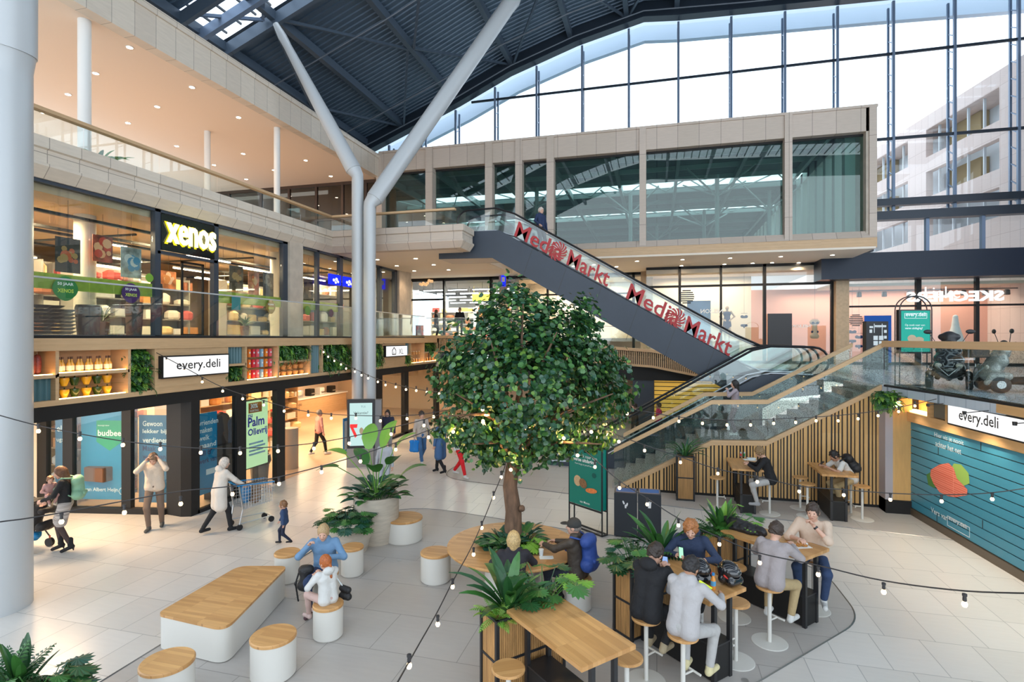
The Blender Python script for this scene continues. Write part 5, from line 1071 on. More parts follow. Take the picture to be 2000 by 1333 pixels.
MB().lathe(pr, (0, 0, 0), 12).build('sausage_body', mat('salami_red', (.22, .04, .03), .5, noise=.5, nscale=60), s, smooth=True); MB().tube([(0, 0, 0), (0, 0, .06)], .004, 4).build('twine', LAB, s)
x = dup(s, (-10.7, yX(78), 3.9), 0, 'brown cured sausage hanging second in the lit niche'); x = dup(s, (-10.75, yX(93), 3.9), 0, 'thinner cured sausage hanging nearest the bottles'); x = dup(s, (-10.82, yX(66), 3.9), 0, 'cured sausage at the back between the first two')
def pepper(nm, lab, m, locs, grp):
    p = thing(nm, lab, 'vegetable'); MB().lathe([(.01, 0), (.045, .005), (.06, .05), (.085, .12), (.08, .155), (.03, .16), (.012, .15)], (0, 0, 0), 12).build('pepper_body', m, p, smooth=True); MB().tube([(0, 0, .15), (.01, 0, .19)], .012, 6).build('stalk', G1, p); goods(p, locs, grp, lab)
row = [yX(u) for u in (121, 141, 161, 184, 205, 224)]
pepper('green_pepper', 'dark green bell pepper in the lit pepper niche', mat('pepper_green', (.03, .06, .01), .25), [(-10.7, row[i], z) for i in (0, 2, 4) for z in (3.29, 3.075)], 'green peppers in the lit niche')
pepper('yellow_pepper', 'yellow bell pepper in the lit pepper niche', mat('pepper_yellow', (.75, .38, .02), .25), [(-10.7, row[i], z) for i in (1, 3, 5) for z in (3.29, 3.075)], 'yellow peppers in the lit niche')
MB().box((-10.9, yX(114), 3.275), (-10.6, yX(250), 3.285)).build('divider', glassmat('shelf_glass'), trim)
for ci, (nm, c) in enumerate((('red', (.65, .03, .05)), ('orange', (.85, .25, .04)), ('pink', (.75, .12, .16)), ('blue', (.30, .50, .65)))):
    p = thing('snack_pack', '', 'package'); MB().box((-.04, -.045, 0), (.04, .045, .22)).build('pack_body', mat('pack_' + nm, c, .4), p, bevel=.008); MB().lathe([(.028, 0), (.028, .002)], (0, 0, 0), 12).build('pack_emblem', PALE, p).matrix_local = Matrix.Translation((.042, 0, .12)) @ Matrix.Rotation(PI / 2, 4, 'Y')
    cols = {0: (0, 2), 1: (1, 5), 2: (3, 6), 3: (4,)}[ci]; goods(p, [(-10.66, yX(487 + 8.2 * k), 3.10 + .285 * r_) for k in cols for r_ in range(3)], nm + ' snack packs in the lit niche', nm + ' upright snack pack with round emblem in the pack niche')
for r_ in (1, 2): MB().box((-10.9, yX(482), 3.075 + .285 * r_), (-10.6, yX(543), 3.09 + .285 * r_)).build('divider', glassmat('shelf_glass'), trim)
p = thing('basket', '', 'basket'); MB().lathe([(.07, 0), (.10, .10), (.10, .12), (.085, .12), (.07, .03), (.01, .02)], (0, 0, 0), 14).build('basket_body', mat('wicker', (.40, .20, .07), .7, noise=.4, nscale=60), p); MB().ball((0, 0, .11), .075, 8, 5, .6).build('basket_filling', mat('bread_brown', (.50, .28, .10), .6), p)
goods(p, [(-10.7, yX(552 + 11.5 * k), z) for k in range(5) for z in (3.08, 3.26)], 'baskets in the lit niche', 'small brown basket of rolls in the lit basket niche')
p = thing('jar', '', 'jar'); MB().lathe([(.05, 0), (.05, .12), (.04, .14)], (0, 0, 0), 10).build('jar_body', mat('jar_amber', (.6, .3, .08), .2), p, smooth=True); MB().lathe([(.044, .14), (.044, .165)], (0, 0, 0), 10).build('lid', LAB, p)
goods(p, [(-10.7, yX(806 + 5 * k), z) for k in range(5) for z in (3.08, 3.42)] + [(-10.7, yX(832 + 5 * k), 3.08) for k in range(5)], 'jars in the far niches', 'small amber jar in the far lit niches')
# ================================================================ ground-floor windows: posters and displays
BLU = mat('poster_blue', (.0, .22, .42), .5); BLU2 = mat('poster_blue_dark', (.01, .13, .27), .5); NAV = mat('ink_navy', (.01, .02, .10), .5)
def wallpanel(name, label, u0, u1, z0, z1, m, off=.25, cat='poster'):
    a = atP(u0, 900, P0, P1) - nW * off; b = atP(u1, 900, P0, P1) - nW * off; a.z = b.z = 0; t = thing(name, label, cat, a); q = [a, b, b - nW * .02, a - nW * .02]
    MB().prism([(p.x, p.y) for p in q], z0, z1).build('poster_panel', m, t, world=True); return t, a
def wt(s, t, a, x, z, w, m=PW, bold=.0, h=None, off=.006): return text(s, a + dW * x + Vector((0, 0, z)), dW, (0, 0, 1), m, t, w=w, h=h, depth=off, bold=bold)
t, a = wallpanel('window_poster', 'dim blue poster in the leftmost window pane, partly cut words', 90, 122, .2, 2.55, BLU2); wt('elijk', t, a, .04, 1.85, .34, bold=.014); wt('ugstur', t, a, .04, 1.62, .36)
t, a = wallpanel('window_poster', 'large blue window poster with a green pentagon and white name', 141, 236, .25, 2.42, BLU)
m_ = MB(); A_ = Vector((a.x, a.y, 0)); vv = [A_ + dW * x + Vector((0, 0, z)) + nW * .004 for x, z in ((.40, 2.18), (1.05, 2.18), (1.05, 1.66), (.74, 1.44), (.40, 1.66))]; m_.add(vv, [(4, 3, 2, 1, 0)]); m_.build('printed_pentagon', mat('print_green', (.0, .30, .12), .5), t, world=True)
wt('budbee', t, a, .44, 1.80, .60, bold=.02, off=.01); wt('bezorgd door', t, a, .44, 2.03, .30, off=.01); wt('van Albert Heijn', t, a, .10, .42, .85, bold=.01)
m_ = MB(); vv = [A_ + dW * (1.06 + .085 * math.cos(k * PI / 3)) + Vector((0, 0, .46 + .085 * math.sin(k * PI / 3))) + nW * .006 for k in range(6)]; 
for k in range(6): m_.bar(vv[k], vv[(k + 1) % 6], .01)
m_.build('printed_emblem', PW, t, world=True)
t, a = wallpanel('window_poster', 'blue recruitment poster with white and navy words behind the man in the cardigan', 256, 318, .2, 2.32, BLU2)
for i, (s_, m_, w_) in enumerate((('Gewoon', PW, .50), ('lekker bij-', PW, .66), ('verdienen?', PW, .70), ('Maak er', NAV, .52), ('werk van.', NAV, .62))): wt(s_, t, a, .10, 2.05 - .20 * i, w_, m_, .016, h=.13)
bxs = []
for i, (u, z, s_) in enumerate(((107, .0, .42), (106, .42, .36), (108, .78, .26))):
    q = atP(u, 900, P0, P1) - nW * .95; tag(MB().box((q.x - s_ / 2, q.y - s_ / 2, z + .3), (q.x + s_ / 2, q.y + s_ / 2, z + .3 + s_ * .9)).build('cardboard_box', mat('cardboard', (.42, .28, .16), .8), bevel=.01), ['lowest cardboard box of the pile in the left window', 'middle cardboard box of the pile in the left window', 'top cardboard box of the pile in the left window'][i], 'box')
q = atP(178, 900, P0, P1) - nW * .12; tag(MB().box((q.x - .30, q.y - .05, .72), (q.x + .30, q.y + .22, 1.06)).build('brown_box', mat('brown_crate', (.13, .055, .02), .5), bevel=.01), 'dark brown oblong box standing before the big blue window poster', 'box')
def hallpanel(name, label, u0, u1, z0, z1, m, X=-10.85, cat='poster', em=None):
    y0, y1 = atX(u0, 880, X).y, atX(u1, 880, X).y; t = thing(name, label, cat, (X, y0, 0)); MB().box((X - .03, y0, z0), (X, y1, z1)).build('poster_panel', m, t, world=True); return t, y0, y1
def ht(s, t, y, z, w, m=PW, X=-10.845, bold=.0, h=None): return text(s, (X, y, z), (0, 1, 0), (0, 0, 1), m, t, w=w, h=h, depth=0, bold=bold)
t, y0, y1 = hallpanel('window_poster', 'bright blue recruitment poster next to the thick black corner column', 380, 424, .3, 2.32, BLU, X=-10.9)
for i, (s_, m_, w_) in enumerate((('vrienden', PW, .62), ('maken', PW, .42), ('welk', PW, .34), ('maand', PW, .55), ('aan er', NAV, .42), ('werk van.', NAV, .60))): ht(s_, t, y0 + .12, 2.02 - .19 * i, w_, m_, -10.895, .016, .13)
MB().box((-10.897, y0 + .35, .76), (-10.893, y0 + .82, .90)).build('printed_label', PALE, t, world=True)
SCR = emis('screen_lime', (.62, .92, .50), .52); t, y0, y1 = hallpanel('digital_display', 'lime green digital panel with blue lettering in the window', 482, 523, .62, 2.45, SCR, X=-10.8, cat='display'); W_ = y1 - y0
MB().box((-10.797, y0 + .06, 2.12), (-10.793, y1 - .3 * W_, 2.40)).build('printed_block', mat('print_rust', (.45, .14, .03), .5), t, world=True); ht('30%', t, y0 + .16 * W_, 2.24, .34 * W_, PW, -10.79, .04); ht('KORTING', t, y0 + .14 * W_, 2.15, .4 * W_, PW, -10.79, .03)
BI = mat('print_blue', (.01, .03, .50), .5); ht('nu', t, y0 + .04, 2.0, .2 * W_, BI, -10.79, .03); ht('Palm', t, y0 + .03, 1.74, .78 * W_, BI, -10.79, .03); ht('Olievrij', t, y0 + .03, 1.44, .92 * W_, BI, -10.79, .03)
m_ = MB()
for k in range(4): m_.box((-10.797, y0 + .08, .95 + k * .1), (-10.792, y1 - .12 - .08 * (k % 2), 1.0 + k * .1))
m_.build('printed_lines', mat('print_pale_blue', (.35, .55, .75), .5), t, world=True); MB().box((-10.93, y0 - .02, .58), (-10.84, y1 + .02, 2.49)).build('housing', BLACK, t, world=True); MB().box((-10.9, (y0 + y1) / 2 - .08, 0), (-10.84, (y0 + y1) / 2 + .08, .6)).build('stand', BLACK, t, world=True)
by = atX(507, 920, -11.2).y; t = thing('rubbish_bin', 'grey bin with a black bag folded over its rim behind the shop glass', 'bin', (-11.2, by, 0)); MB().lathe([(.22, 0), (.27, .62)], (0, 0, 0), 20).build('bin_body', mat('bin_grey', (.16, .15, .14), .5), t, smooth=True); MB().lathe([(.28, .52), (.32, .60), (.30, .78), (.25, .80), (.24, .66), (.01, .5)], (0, 0, 0), 20).build('bag', mat('bag_black', (.015, .015, .015), .3, bump=.5, nscale=10), t)
# bags on a dark plinth in the window
q = atX(440, 900, -11.0); tag(MB().box((-11.35, q.y - .35, 0), (-10.75, q.y + .35, 1.42)).build('display_plinth', mat('plinth_dark', (.03, .022, .02), .5), bevel=.01), 'dark display plinth in the shop window next to the blue poster', 'plinth')
def shirt(loc, m, name, label, s=1.0, cat='clothes'):
    t = thing(name, label, cat, loc); q = [(-.20, 0), (.20, 0), (.19, .30), (.22, .52), (.17, .64), (.06, .68), (-.06, .68), (-.17, .64), (-.22, .52), (-.19, .30)]
    mb = MB(); mb.prismX([(a * s, z * s) for a, z in q], -.07, .07); mb.build('fabric_body', m, t, bevel=.03); MB().lathe([(.05 * s, .66 * s), (.04 * s, .70 * s)], (0, 0, 0), 10).build('collar', m, t); return t
shirt((-10.98, q.y - .16, 1.42), mat('brown_fabric', (.06, .04, .035), .8), 'folded_jacket', 'dark brown jacket on display on the window plinth', 1.2); shirt((-10.92, q.y + .20, 1.42), mat('denim_fabric', (.06, .11, .20), .8), 'folded_jacket', 'blue denim garment on display on the window plinth', 1.0)
q = atX(383, 800, -11.6); 
shirt((-12.2, atP(190, 815, P0, P1).y + 1.5, 2.0), mat('hot_pink', (.75, .02, .20), .7), 'pink_vest', 'hot pink garment seen above the big blue window poster', .9); pv = [o for o in bpy.data.objects if o.name == 'pink_vest'][0]; MB().tube([(0, 0, .6), (0, 0, .77)], .006, 4).build('hanger', BLACK, pv)
# ground-floor interior
t = thing('service_counter', 'white-edged oak counter inside the warm shop', 'counter', (-17.9, 26, 0)); MB().box((-18.4, 23.2, 0), (-17.75, 28.8, .98)).build('counter_front', OAK, t, world=True); MB().box((-18.5, 23.1, .98), (-17.7, 28.9, 1.05)).build('worktop', WHITE, t, world=True)
text('die goeie', (-17.74, 23.7, .62), (0, 1, 0), (0, 0, 1), BLACK, t, w=.9, depth=0); text('deli', (-17.74, 23.9, .40), (0, 1, 0), (0, 0, 1), BLACK, t, w=.5, depth=0)
for k, y in enumerate((23.8, 24.9, 25.9, 26.8, 27.9)): 
    t2 = thing('coffee_machine', 'kitchen appliance standing on the oak counter of the warm shop', 'appliance', (-18.15, y, 1.05), 0, 'appliances on the shop counter'); MB().box((-.2, -.2, 0), (.15, .2, .38)).build('appliance_body', [CHAR, LGREY, CHAR, WHITE, CHAR][k], t2, bevel=.02); MB().box((.15, -.12, .1), (.2, .12, .16)).build('spout', STEELP, t2)
def shelving(name, label, loc, L, H, rows, rz=0.0, seed=0, d=.45, pal=None, frame=None, group=None, gh=.8):
    """shelf unit with separate goods in front"""
    r = random.Random(seed); t = thing(name, label, 'shelf', loc, rz); f = frame or mat('shelf_grey', (.35, .33, .30), .5); mb = MB()
    for k in range(rows): MB().box((-L / 2, -d / 2, k * H / rows + .08), (L / 2, d / 2, k * H / rows + .11)).build('shelf_board', f, t)
    MB().box((-L / 2, d / 2 - .02, 0), (L / 2, d / 2, H)).build('back_panel', f, t)
    for s in (-1, 1): MB().box((s * L / 2 - .02, -d / 2, 0), (s * L / 2 + .02, d / 2, H)).build('side_panel', f, t)
    cz_, sz_ = math.cos(rz), math.sin(rz); protos = {}
    for k in range(rows):
        x = -L / 2 + .08; row = H / rows
        while x < L / 2 - .1:
            w = r.choice([.34, .42, .5, .6]); h = row * r.uniform(.35, gh); ci = r.randrange(len(pal)); y = -d / 2 + .12
            gx_, gy_ = loc[0] + (x + w / 2) * cz_ - y * sz_, loc[1] + (x + w / 2) * sz_ + y * cz_; key = (w, ci)
            if key not in protos:
                m_ = mat('goods_%d_%d' % (seed % 3, ci), pal[ci], .5); mb = MB()
                if r.random() < .5: mb.box((-w / 2 + .01, -.07, 0), (w / 2 - .01, .07, .2))
                else: mb.lathe([(w * .38, 0), (w * .46, .04), (w * .46, .15), (w * .25, .2)], (0, 0, 0), 9)
                o = mb.build('boxed_goods', m_); tag(o, 'assorted small ware on the shelves of the ' + group, 'shop goods', 'ware on the shelves of the ' + group); protos[key] = o; o.location = (gx_, gy_, loc[2] + k * row + .11); o.rotation_euler = (0, 0, rz); o.scale = (1, 1, h / .2)
            else:
                o = protos[key].copy(); COL.objects.link(o); o.location = (gx_, gy_, loc[2] + k * row + .11); o.rotation_euler = (0, 0, rz); o.scale = (1, 1, h / .2)
            x += w + r.choice([.03, .1, .25])
    return t
PALW = [(.75, .30, .08), (.85, .62, .30), (.80, .72, .60), (.35, .12, .05), (.70, .10, .08), (.55, .40, .20), (.82, .80, .74)]
PALG = [(.80, .75, .66), (.65, .42, .18), (.10, .09, .08), (.72, .25, .10), (.20, .30, .12), (.85, .83, .78), (.40, .25, .12)]
H2 = PI / 2
for k, (x, y, L) in enumerate(((-16.2, 9.8, 3.2), (-15.0, 13.4, 3.2), (-17.0, 17.6, 3.5))): shelving('bakery_shelf', ['bread shelf glimpsed above the posters in the ground-floor shop', 'shelf of warm-coloured goods behind the window with the jackets', 'long shelf deep in the warm ground-floor shop'][k], (x + 1.0, y + 2.2, 0), L, 2.4, 5, H2 if k else 0, 11 + k, .5, PALW, OAKX, 'ground-floor shop', .7)
q = atX(592, 860, -11.9); tag(MB().lathe([(.26, 0), (.26, 1.3)], (atX(566, 900, -11.4).x, atX(566, 900, -11.4).y, 0), 24).build('round_bin', mat('wood_drum', (.36, .26, .18), .6), smooth=True), 'round brownish drum standing just inside the open shop entrance', 'bin')
t, y0, y1 = hallpanel('sandwich_board', 'blue-framed promotion board leaning by the kiosk', 671, 683, .35, 1.5, mat('board_blue', (.02, .25, .55), .5), X=-10.1); MB().box((-10.098, y0 + .05, .45), (-10.09, y1 - .03, 1.4)).build('board_face', PALE, t, world=True)
# lights of the ground-floor shop (lamps in its ceiling)
def area(name, loc, sx, sy, e, col=(1, .70, .42), rot=(0, 0, 0)):
    l = bpy.data.lights.new(name, 'AREA'); l.shape = 'RECTANGLE'; l.size = sx; l.size_y = sy; l.energy = e; l.color = col; o = bpy.data.objects.new(name, l); COL.objects.link(o); o.location = loc; o.rotation_euler = rot; return o
for x, y in ((-12.6, 12.5), (-12.6, 16), (-12.6, 19.5), (-12.6, 23), (-16, 14), (-16, 18), (-16, 22), (-16, 26)): area('shop_ceiling_lamp', (x, y, 2.72), .9, .9, 95)
for x, y in ((-12.9, 8.6), (-11.6, 8.4)): area('entrance_lamp', (x, y, 2.72), .5, .5, 55)
# ================================================================ gallery shop behind the long glass
LINE = emis('tube_light', (1.0, .80, .55), 12.0)
k = 0
for x, y, L in ((-13.2, 8.2, 1.4), (-13.4, 10.6, 1.3), (-13.0, 13.6, 1.6), (-13.6, 16.2, 1.6), (-15.5, 9.6, 1.6), (-15.6, 12.8, 1.6), (-15.8, 15.8, 1.6), (-17.8, 11.2, 1.8), (-17.8, 14.6, 1.8), (-17.6, 18.6, 1.8), (-13.4, 19.4, 1.4), (-13.5, 22.2, 1.4)):
    t = thing('tube_light', 'slim warm tube light hung under the raw ceiling of the gallery shop', 'light', (x, y, 6.55), 0, 'tube lights of the gallery shop'); MB().box((-.04, -L / 2, 0), (.04, L / 2, .03)).build('tube', LINE, t); MB().box((-.05, -L / 2, .03), (.05, L / 2, .07)).build('housing', LGREY, t)
    MB().tube([(0, -L / 3, .07), (0, -L / 3, .58)], .006, 4).build('hanger', BLACK, t); MB().tube([(0, L / 3, .07), (0, L / 3, .58)], .006, 4).build('hanger', BLACK, t)
for x, y in ((-13.6, 9), (-13.6, 12.5), (-13.6, 16), (-17, 10), (-17, 14), (-17, 18.5), (-13.8, 20.5)): area('gallery_shop_lamp', (x, y, 6.95), .8, .8, 150, (1, .73, .42))
t = thing('ceiling_services', 'dark cable trays and pipes under the ceiling of the gallery shop', 'pipes', (-14, 12, 6.9))
for z, x0_ in ((6.85, -12.6), (6.75, -13.8), (6.9, -15.2), (6.8, -16.8)): MB().box((x0_, 6.4, z), (x0_ + .12, 22, z + .06)).build('cable_tray', CHAR, t, world=True)
for y in (8, 10.5, 14.5, 18.5): MB().tube([(-12.2, y, 6.7), (-20, y, 6.7)], .03, 6).build('pipe', CHAR, t, world=True)
tag(MB().lathe([(.22, 4.2), (.22, 7.12)], (atX(166, 600, -13.2).x, atX(166, 600, -13.2).y, 0), 24).build('round_column', mat('shop_column', (.72, .68, .60), .6), smooth=True), 'round white column inside the left end of the gallery shop', 'column')
tag(MB().lathe([(.22, 4.2), (.22, 7.12)], (atX(541, 600, -12.6).x, atX(541, 600, -12.6).y, 0), 24).build('round_column', mat('shop_column', (1, 1, 1)), smooth=True), 'round white column inside the right end of the gallery shop', 'column')
for k, (x, y, L, rz_) in enumerate(((-14.6, 8.6, 2.6, H2), (-14.2, 11.2, 1.6, H2), (-15.2, 13.6, 2.4, H2), (-14.0, 16.4, 2.6, H2), (-17.6, 10.6, 4, H2), (-17.6, 15, 4, H2), (-13.9, 20.2, 2.8, H2), (-17.0, 20.0, 4, H2))):
    nm = ['nearest the left end', 'behind the poster with the purple badge', 'behind the glass doors', 'right of the doors', 'at the back left', 'at the back centre', 'past the stone pillar', 'at the back right'][k]
    shelving('display_shelf', 'display shelf of small ware in the gallery shop, ' + nm, (x, y, 4.2), L, 1.9 if k < 4 else 2.3, 4, rz_, 21 + k, .5, PALG, None, 'gallery shop', .75)
LIME = mat('lime_band', (.42, .52, .05), .6, noise=.15)
for u0, u1 in ((62, 303), (427, 553), (590, 664)):
    y0, y1 = atX(u0, 660, XS).y, atX(u1, 660, XS).y; tag(MB().box((XS - .10, y0, 5.18), (XS - .09, y1, 5.50)).build('window_band', LIME), {62: 'long lime green sticker band on the gallery window left of the doors', 427: 'lime green sticker band on the gallery window right of the doors', 590: 'short lime green band on the window past the stone pillar'}[u0], 'window sticker')
def badge(u, v, r, c, label, txt=True, X=XS - .03, sq=False):
    p = atX(u, v, X); t = thing('round_badge', label, 'window sticker', p); k = 24; mb = MB()
    vs = [(0, 0, 0)] + [(0, r * math.cos(2 * PI * i / k) * (1 + .08 * abs(math.cos(2 * 2 * PI * i / k))), r * math.sin(2 * PI * i / k) * (1 + .08 * abs(math.cos(2 * 2 * PI * i / k)))) for i in range(k)]
    mb.add(vs, [(0, i + 1, (i + 1) % k + 1) for i in range(k)]); mb.add([(-.004, a[1], a[2]) for a in vs], [(0, (i + 1) % k + 1, i + 1) for i in range(k)]); mb.build('badge_disc', mat('badge_' + c[0], c[1], .5), t)
    if txt:
        for s_, z, m_ in (('50 JAAR', .05 * r / .25, PW), ('XENOS', -.09 * r / .25, mat('ink_lime', (.62, .75, .10), .5))): 
            mb = MB(); vs, fs = text_mesh(s_, (.004, -.17 * r / .25, z), (0, 1, 0), (0, 0, 1), .34 * r / .25, .085 * r / .25, 0, .03); mb.add(vs, fs); mb.build('lettering', m_, t)
    return t
badge(128, 564, .235, ('green', (.03, .22, .05)), 'green round anniversary badge on the gallery window'); badge(256, 573, .215, ('purple', (.06, .02, .13)), 'purple round anniversary badge on the gallery window')
badge(292, 543, .10, ('lime', (.20, .40, .04)), 'small lime badge beside the door frame', False); badge(529, 600, .2, ('amber', (.35, .22, .05)), 'amber round badge on the window right of the doors'); badge(601, 607, .15, ('grass', (.12, .35, .06)), 'green badge past the stone pillar', False); badge(647, 612, .14, ('plum', (.12, .05, .12)), 'plum badge past the stone pillar', False)
p = atX(461, 592, XS - .03); tag(MB().box((p.x, p.y - .17, p.z - .2), (p.x + .006, p.y + .17, p.z + .2)).build('square_sticker', mat('sticker_teal', (.02, .25, .28), .5)), 'teal square sticker on the window right of the doors', 'window sticker')
def hanging(u0, u1, v0, v1, X, c1, c2, c3, label, seed):
    a, b = atX(u0, v0, X), atX(u1, v1, X); t = thing('hanging_poster', label, 'poster', ((a.x), (a.y + b.y) / 2, (a.z + b.z) / 2)); zt2, zb2 = atX((u0 + u1) / 2, v0, X).z, atX((u0 + u1) / 2, v1, X).z
    MB().box((X - .01, a.y, zb2), (X, b.y, zt2)).build('poster_panel', mat('poster_%d' % seed, c1, .5, noise=.6, nscale=5), t, world=True); r = random.Random(seed)
    for k in range(9):
        y = a.y + (b.y - a.y) * r.uniform(.2, .8); z = zb2 + (zt2 - zb2) * r.uniform(.3, .8); s = r.uniform(.05, .12); MB().add([(X + .004 + k * .0006, y + s * math.cos(i * PI / 4), z + s * math.sin(i * PI / 4)) for i in range(8)], [tuple(range(8))]).build('printed_food', mat('poster_%d_%s' % (seed, 'ab'[k % 2]), (c2, c3)[k % 2], .5), t, world=True)
    MB().tube([(X, (a.y + b.y) / 2, zt2), (X, (a.y + b.y) / 2, 7.1)], .004, 4).build('cord', BLACK, t, world=True)
hanging(108, 157, 465, 533, -12.0, (.05, .045, .035), (.45, .28, .10), (.55, .12, .04), 'dark food poster hanging at the left in the gallery window', 31)
hanging(181, 220, 461, 512, -12.6, (.35, .08, .05), (.80, .45, .25), (.6, .08, .05), 'red food poster hanging behind the white column', 32)
hanging(236, 276, 484, 543, -12.0, (.35, .38, .34), (.10, .30, .45), (.65, .66, .60), 'pale poster with a blue price panel in the gallery window', 33)
hanging(448, 475, 520, 568, -12.3, (.10, .08, .06), (.45, .28, .12), (.2, .1, .05), 'dark poster hanging right of the gallery doors', 34)
hanging(485, 506, 532, 577, -12.3, (.55, .20, .10), (.80, .45, .20), (.7, .15, .05), 'orange food poster hanging right of the gallery doors', 35)
hanging(514, 534, 533, 582, -12.3, (.05, .07, .09), (.20, .22, .2), (.1, .1, .1), 'black poster next to the right column of the gallery shop', 36)
hanging(593, 612, 546, 594, -12.2, (.06, .045, .03), (.25, .15, .08), (.15, .1, .05), 'dark poster in the window past the stone pillar', 37)
hanging(314, 344, 530, 565, -13.4, (.60, .22, .08), (.85, .60, .40), (.7, .3, .1), 'warm textile poster behind the open gallery doors', 38)
# things standing at the gallery window
for k, (u, h, r, c, lab) in enumerate(((172, .72, .24, (.02, .03, .05), 'tall dark blue tub at the gallery window under the column'), (262, .85, .19, (.07, .05, .045), 'dark rounded chair back at the gallery window'), (306, 1.35, .14, (.035, .03, .03), 'dark stack of baskets beside the gallery door post'))):
    p = atX(u, 650, -12.1); tag(MB().lathe([(r * .8, 0), (r, h * .9), (r * .9, h), (.01, h - .02)], (p.x, p.y, 4.2), 18).build('tub' if k == 0 else ('chair_back' if k == 1 else 'basket_stack'), mat('ware_%d' % k, c, .5), smooth=True), lab, 'shop goods')
for k, (u, n_, lab) in enumerate(((104, 9, 'stack of black and white trays left of the blue tub'), (127, 8, 'second stack of patterned trays at the gallery window'), (80, 9, 'stack of dark trays at the left end of the gallery window'))):
    p = atX(u, 650, -12.05); mb = MB()
    for i in range(n_): mb.lathe([(.10, i * .075), (.20, i * .075 + .06), (.205, i * .075 + .062), (.01, i * .075 + .02)], (p.x, p.y, 4.2), 16)
    tag(mb.build('tray_stack', mat('tray_%d' % k, (.02, .02, .022) if k != 1 else (.30, .29, .27), .4)), lab, 'shop goods')
for u, lab in ((200, 'spiky plant at the gallery window between tub and frame'), (478, 'spiky plant at the gallery window right of the doors')): p = atX(u, 648, -12.1); plant('spiky_plant', lab, (p.x, p.y, 4.55), 'strap', 26, .42, .035, .03, mats=[G1, G2], el=(.5, 1.5), droop=1.3); tag(MB().lathe([(.10, 0), (.14, .34), (.12, .36)], (p.x, p.y, 4.2), 14).build('plant_pot', mat('ware_pot', (.25, .10, .06), .6), smooth=True), 'small pot under the ' + lab.split(' at ')[0] + (' near the blue tub' if u == 200 else ' past the doors'), 'plant pot')
t = thing('glass_door', 'dark-framed glass leaf standing open at the gallery shop entrance', 'door', (XS, atX(370, 600, XS).y, 4.2)); ya, yb = atX(371, 600, XS).y, atX(414, 600, XS).y
f = MB()
for a0, a1, b0, b1 in ((ya, ya + .05, 4.22, 6.2), (yb - .05, yb, 4.22, 6.2), (ya, yb, 6.15, 6.2), (ya, yb, 4.22, 4.3)): f.box((XS - .3, a0, b0), (XS - .26, a1, b1))
f.build('door_frame', CHAR, t, world=True); MB().box((XS - .285, ya, 4.3), (XS - .275, yb, 6.15)).build('pane', GLASS, t, world=True)
# blue box signs on the gallery
for k, (u0, u1) in enumerate(((643, 665), (671, 688))):
    a = atX(u0, 521, XS + .25); b = atX(u1, 521, XS + .25); t = thing('box_sign', ['blue glowing box sign with white pictures left of the frame bar', 'blue glowing box sign half behind the forked columns'][k], 'sign', a); MB().box((XS - .01, a.y + .05, 6.30), (XS + .2, a.y + .09, 6.34)).build('bracket', BLACK, t, world=True); MB().box((XS + .2, a.y, 6.15), (XS + .28, b.y, 6.50 + .02)).build('lit_face', emis('sign_blue', (.01, .02, .75), 1.2), t, world=True)
    m_ = MB(); yc = (a.y + b.y) / 2
    for dy, dz, r in ((-.12, .16, .08), (.05, .2, .09), (.15, .12, .07), (0, .08, .07)): m_.add([(XS + .285, yc + dy + r * math.cos(i * PI / 5), 6.15 + dz + r * .7 * math.sin(i * PI / 5)) for i in range(10)], [tuple(range(10))])
    m_.build('printed_shape', emis('sign_white', (1, 1, 1), 1.35), t, world=True)
p = atY(983, 547, YJ - .5); t = thing('box_sign', 'narrow blue box sign at the stone pier right of the bright shop', 'sign', p); MB().box((p.x - .12, p.y, p.z - .35), (p.x + .12, p.y + .08, p.z + .35)).build('lit_face', emis('sign_blue', (0, 0, 0), 1), t, world=True); MB().box((p.x - .08, p.y - .01, p.z - .1), (p.x + .08, p.y, p.z + .15)).build('printed_shape', PW, t, world=True)
# bright shop at the back of the gallery
WT = emis('cool_tube', (.95, .95, 1.0), 8.0)
for i in range(22):
    r = random.Random(i); x = -14.5 + (i % 5) * 1.55; y = 30.5 + (i // 5) * 2.1; t = thing('tube_light', 'cool white tube light in the bright shop at the back', 'light', (x, y, 7.0 - .05 * (i // 5)), 0, 'tube lights of the bright back shop'); MB().box((-.6, -.04, 0), (.6, .04, .04)).build('tube', WT, t); MB().box((-.6, -.05, .04), (.6, .05, .08)).build('housing', LGREY, t); MB().box((-.01, -.01, .08), (.01, .01, .47 + .05 * (i // 5))).build('hanger', BLACK, t)
area('back_shop_lamp', (-12, 33, 7.3), 4, 4, 420, (1, .95, .88)); area('back_shop_lamp', (-10, 37, 7.3), 4, 4, 300, (1, .95, .88)); area('warm_shop_lamp', (-4, 31, 7.2), 4, 1, 160, (1, .82, .62)); area('warm_shop_lamp', (2.3, YS + 1.2, 7.2), 4, 1, 95, (1, .82, .62)); area('salmon_shop_lamp', (10, YS + 1.3, 6.4), 8, .8, 110, (1, .85, .72)); area('salmon_shop_lamp', (18, YS + 1.3, 6.4), 5, .8, 70, (1, .85, .72))
for k, (x, y, L) in enumerate(((-13, 34, 3), (-9.8, 33, 2.4), (-12, 38, 4))): shelving('display_shelf', ['red and white shelf in the bright back shop, left', 'shelf with magazines in the bright back shop, right', 'deep shelf at the far wall of the bright back shop'][k], (x, y, 4.18), L, 2.0, 5, 0, 41 + k, .5, [(.75, .1, .08), (.85, .8, .7), (.9, .75, .1), (.15, .2, .5), (.8, .5, .3)], WHITE, 'bright back shop', .8)
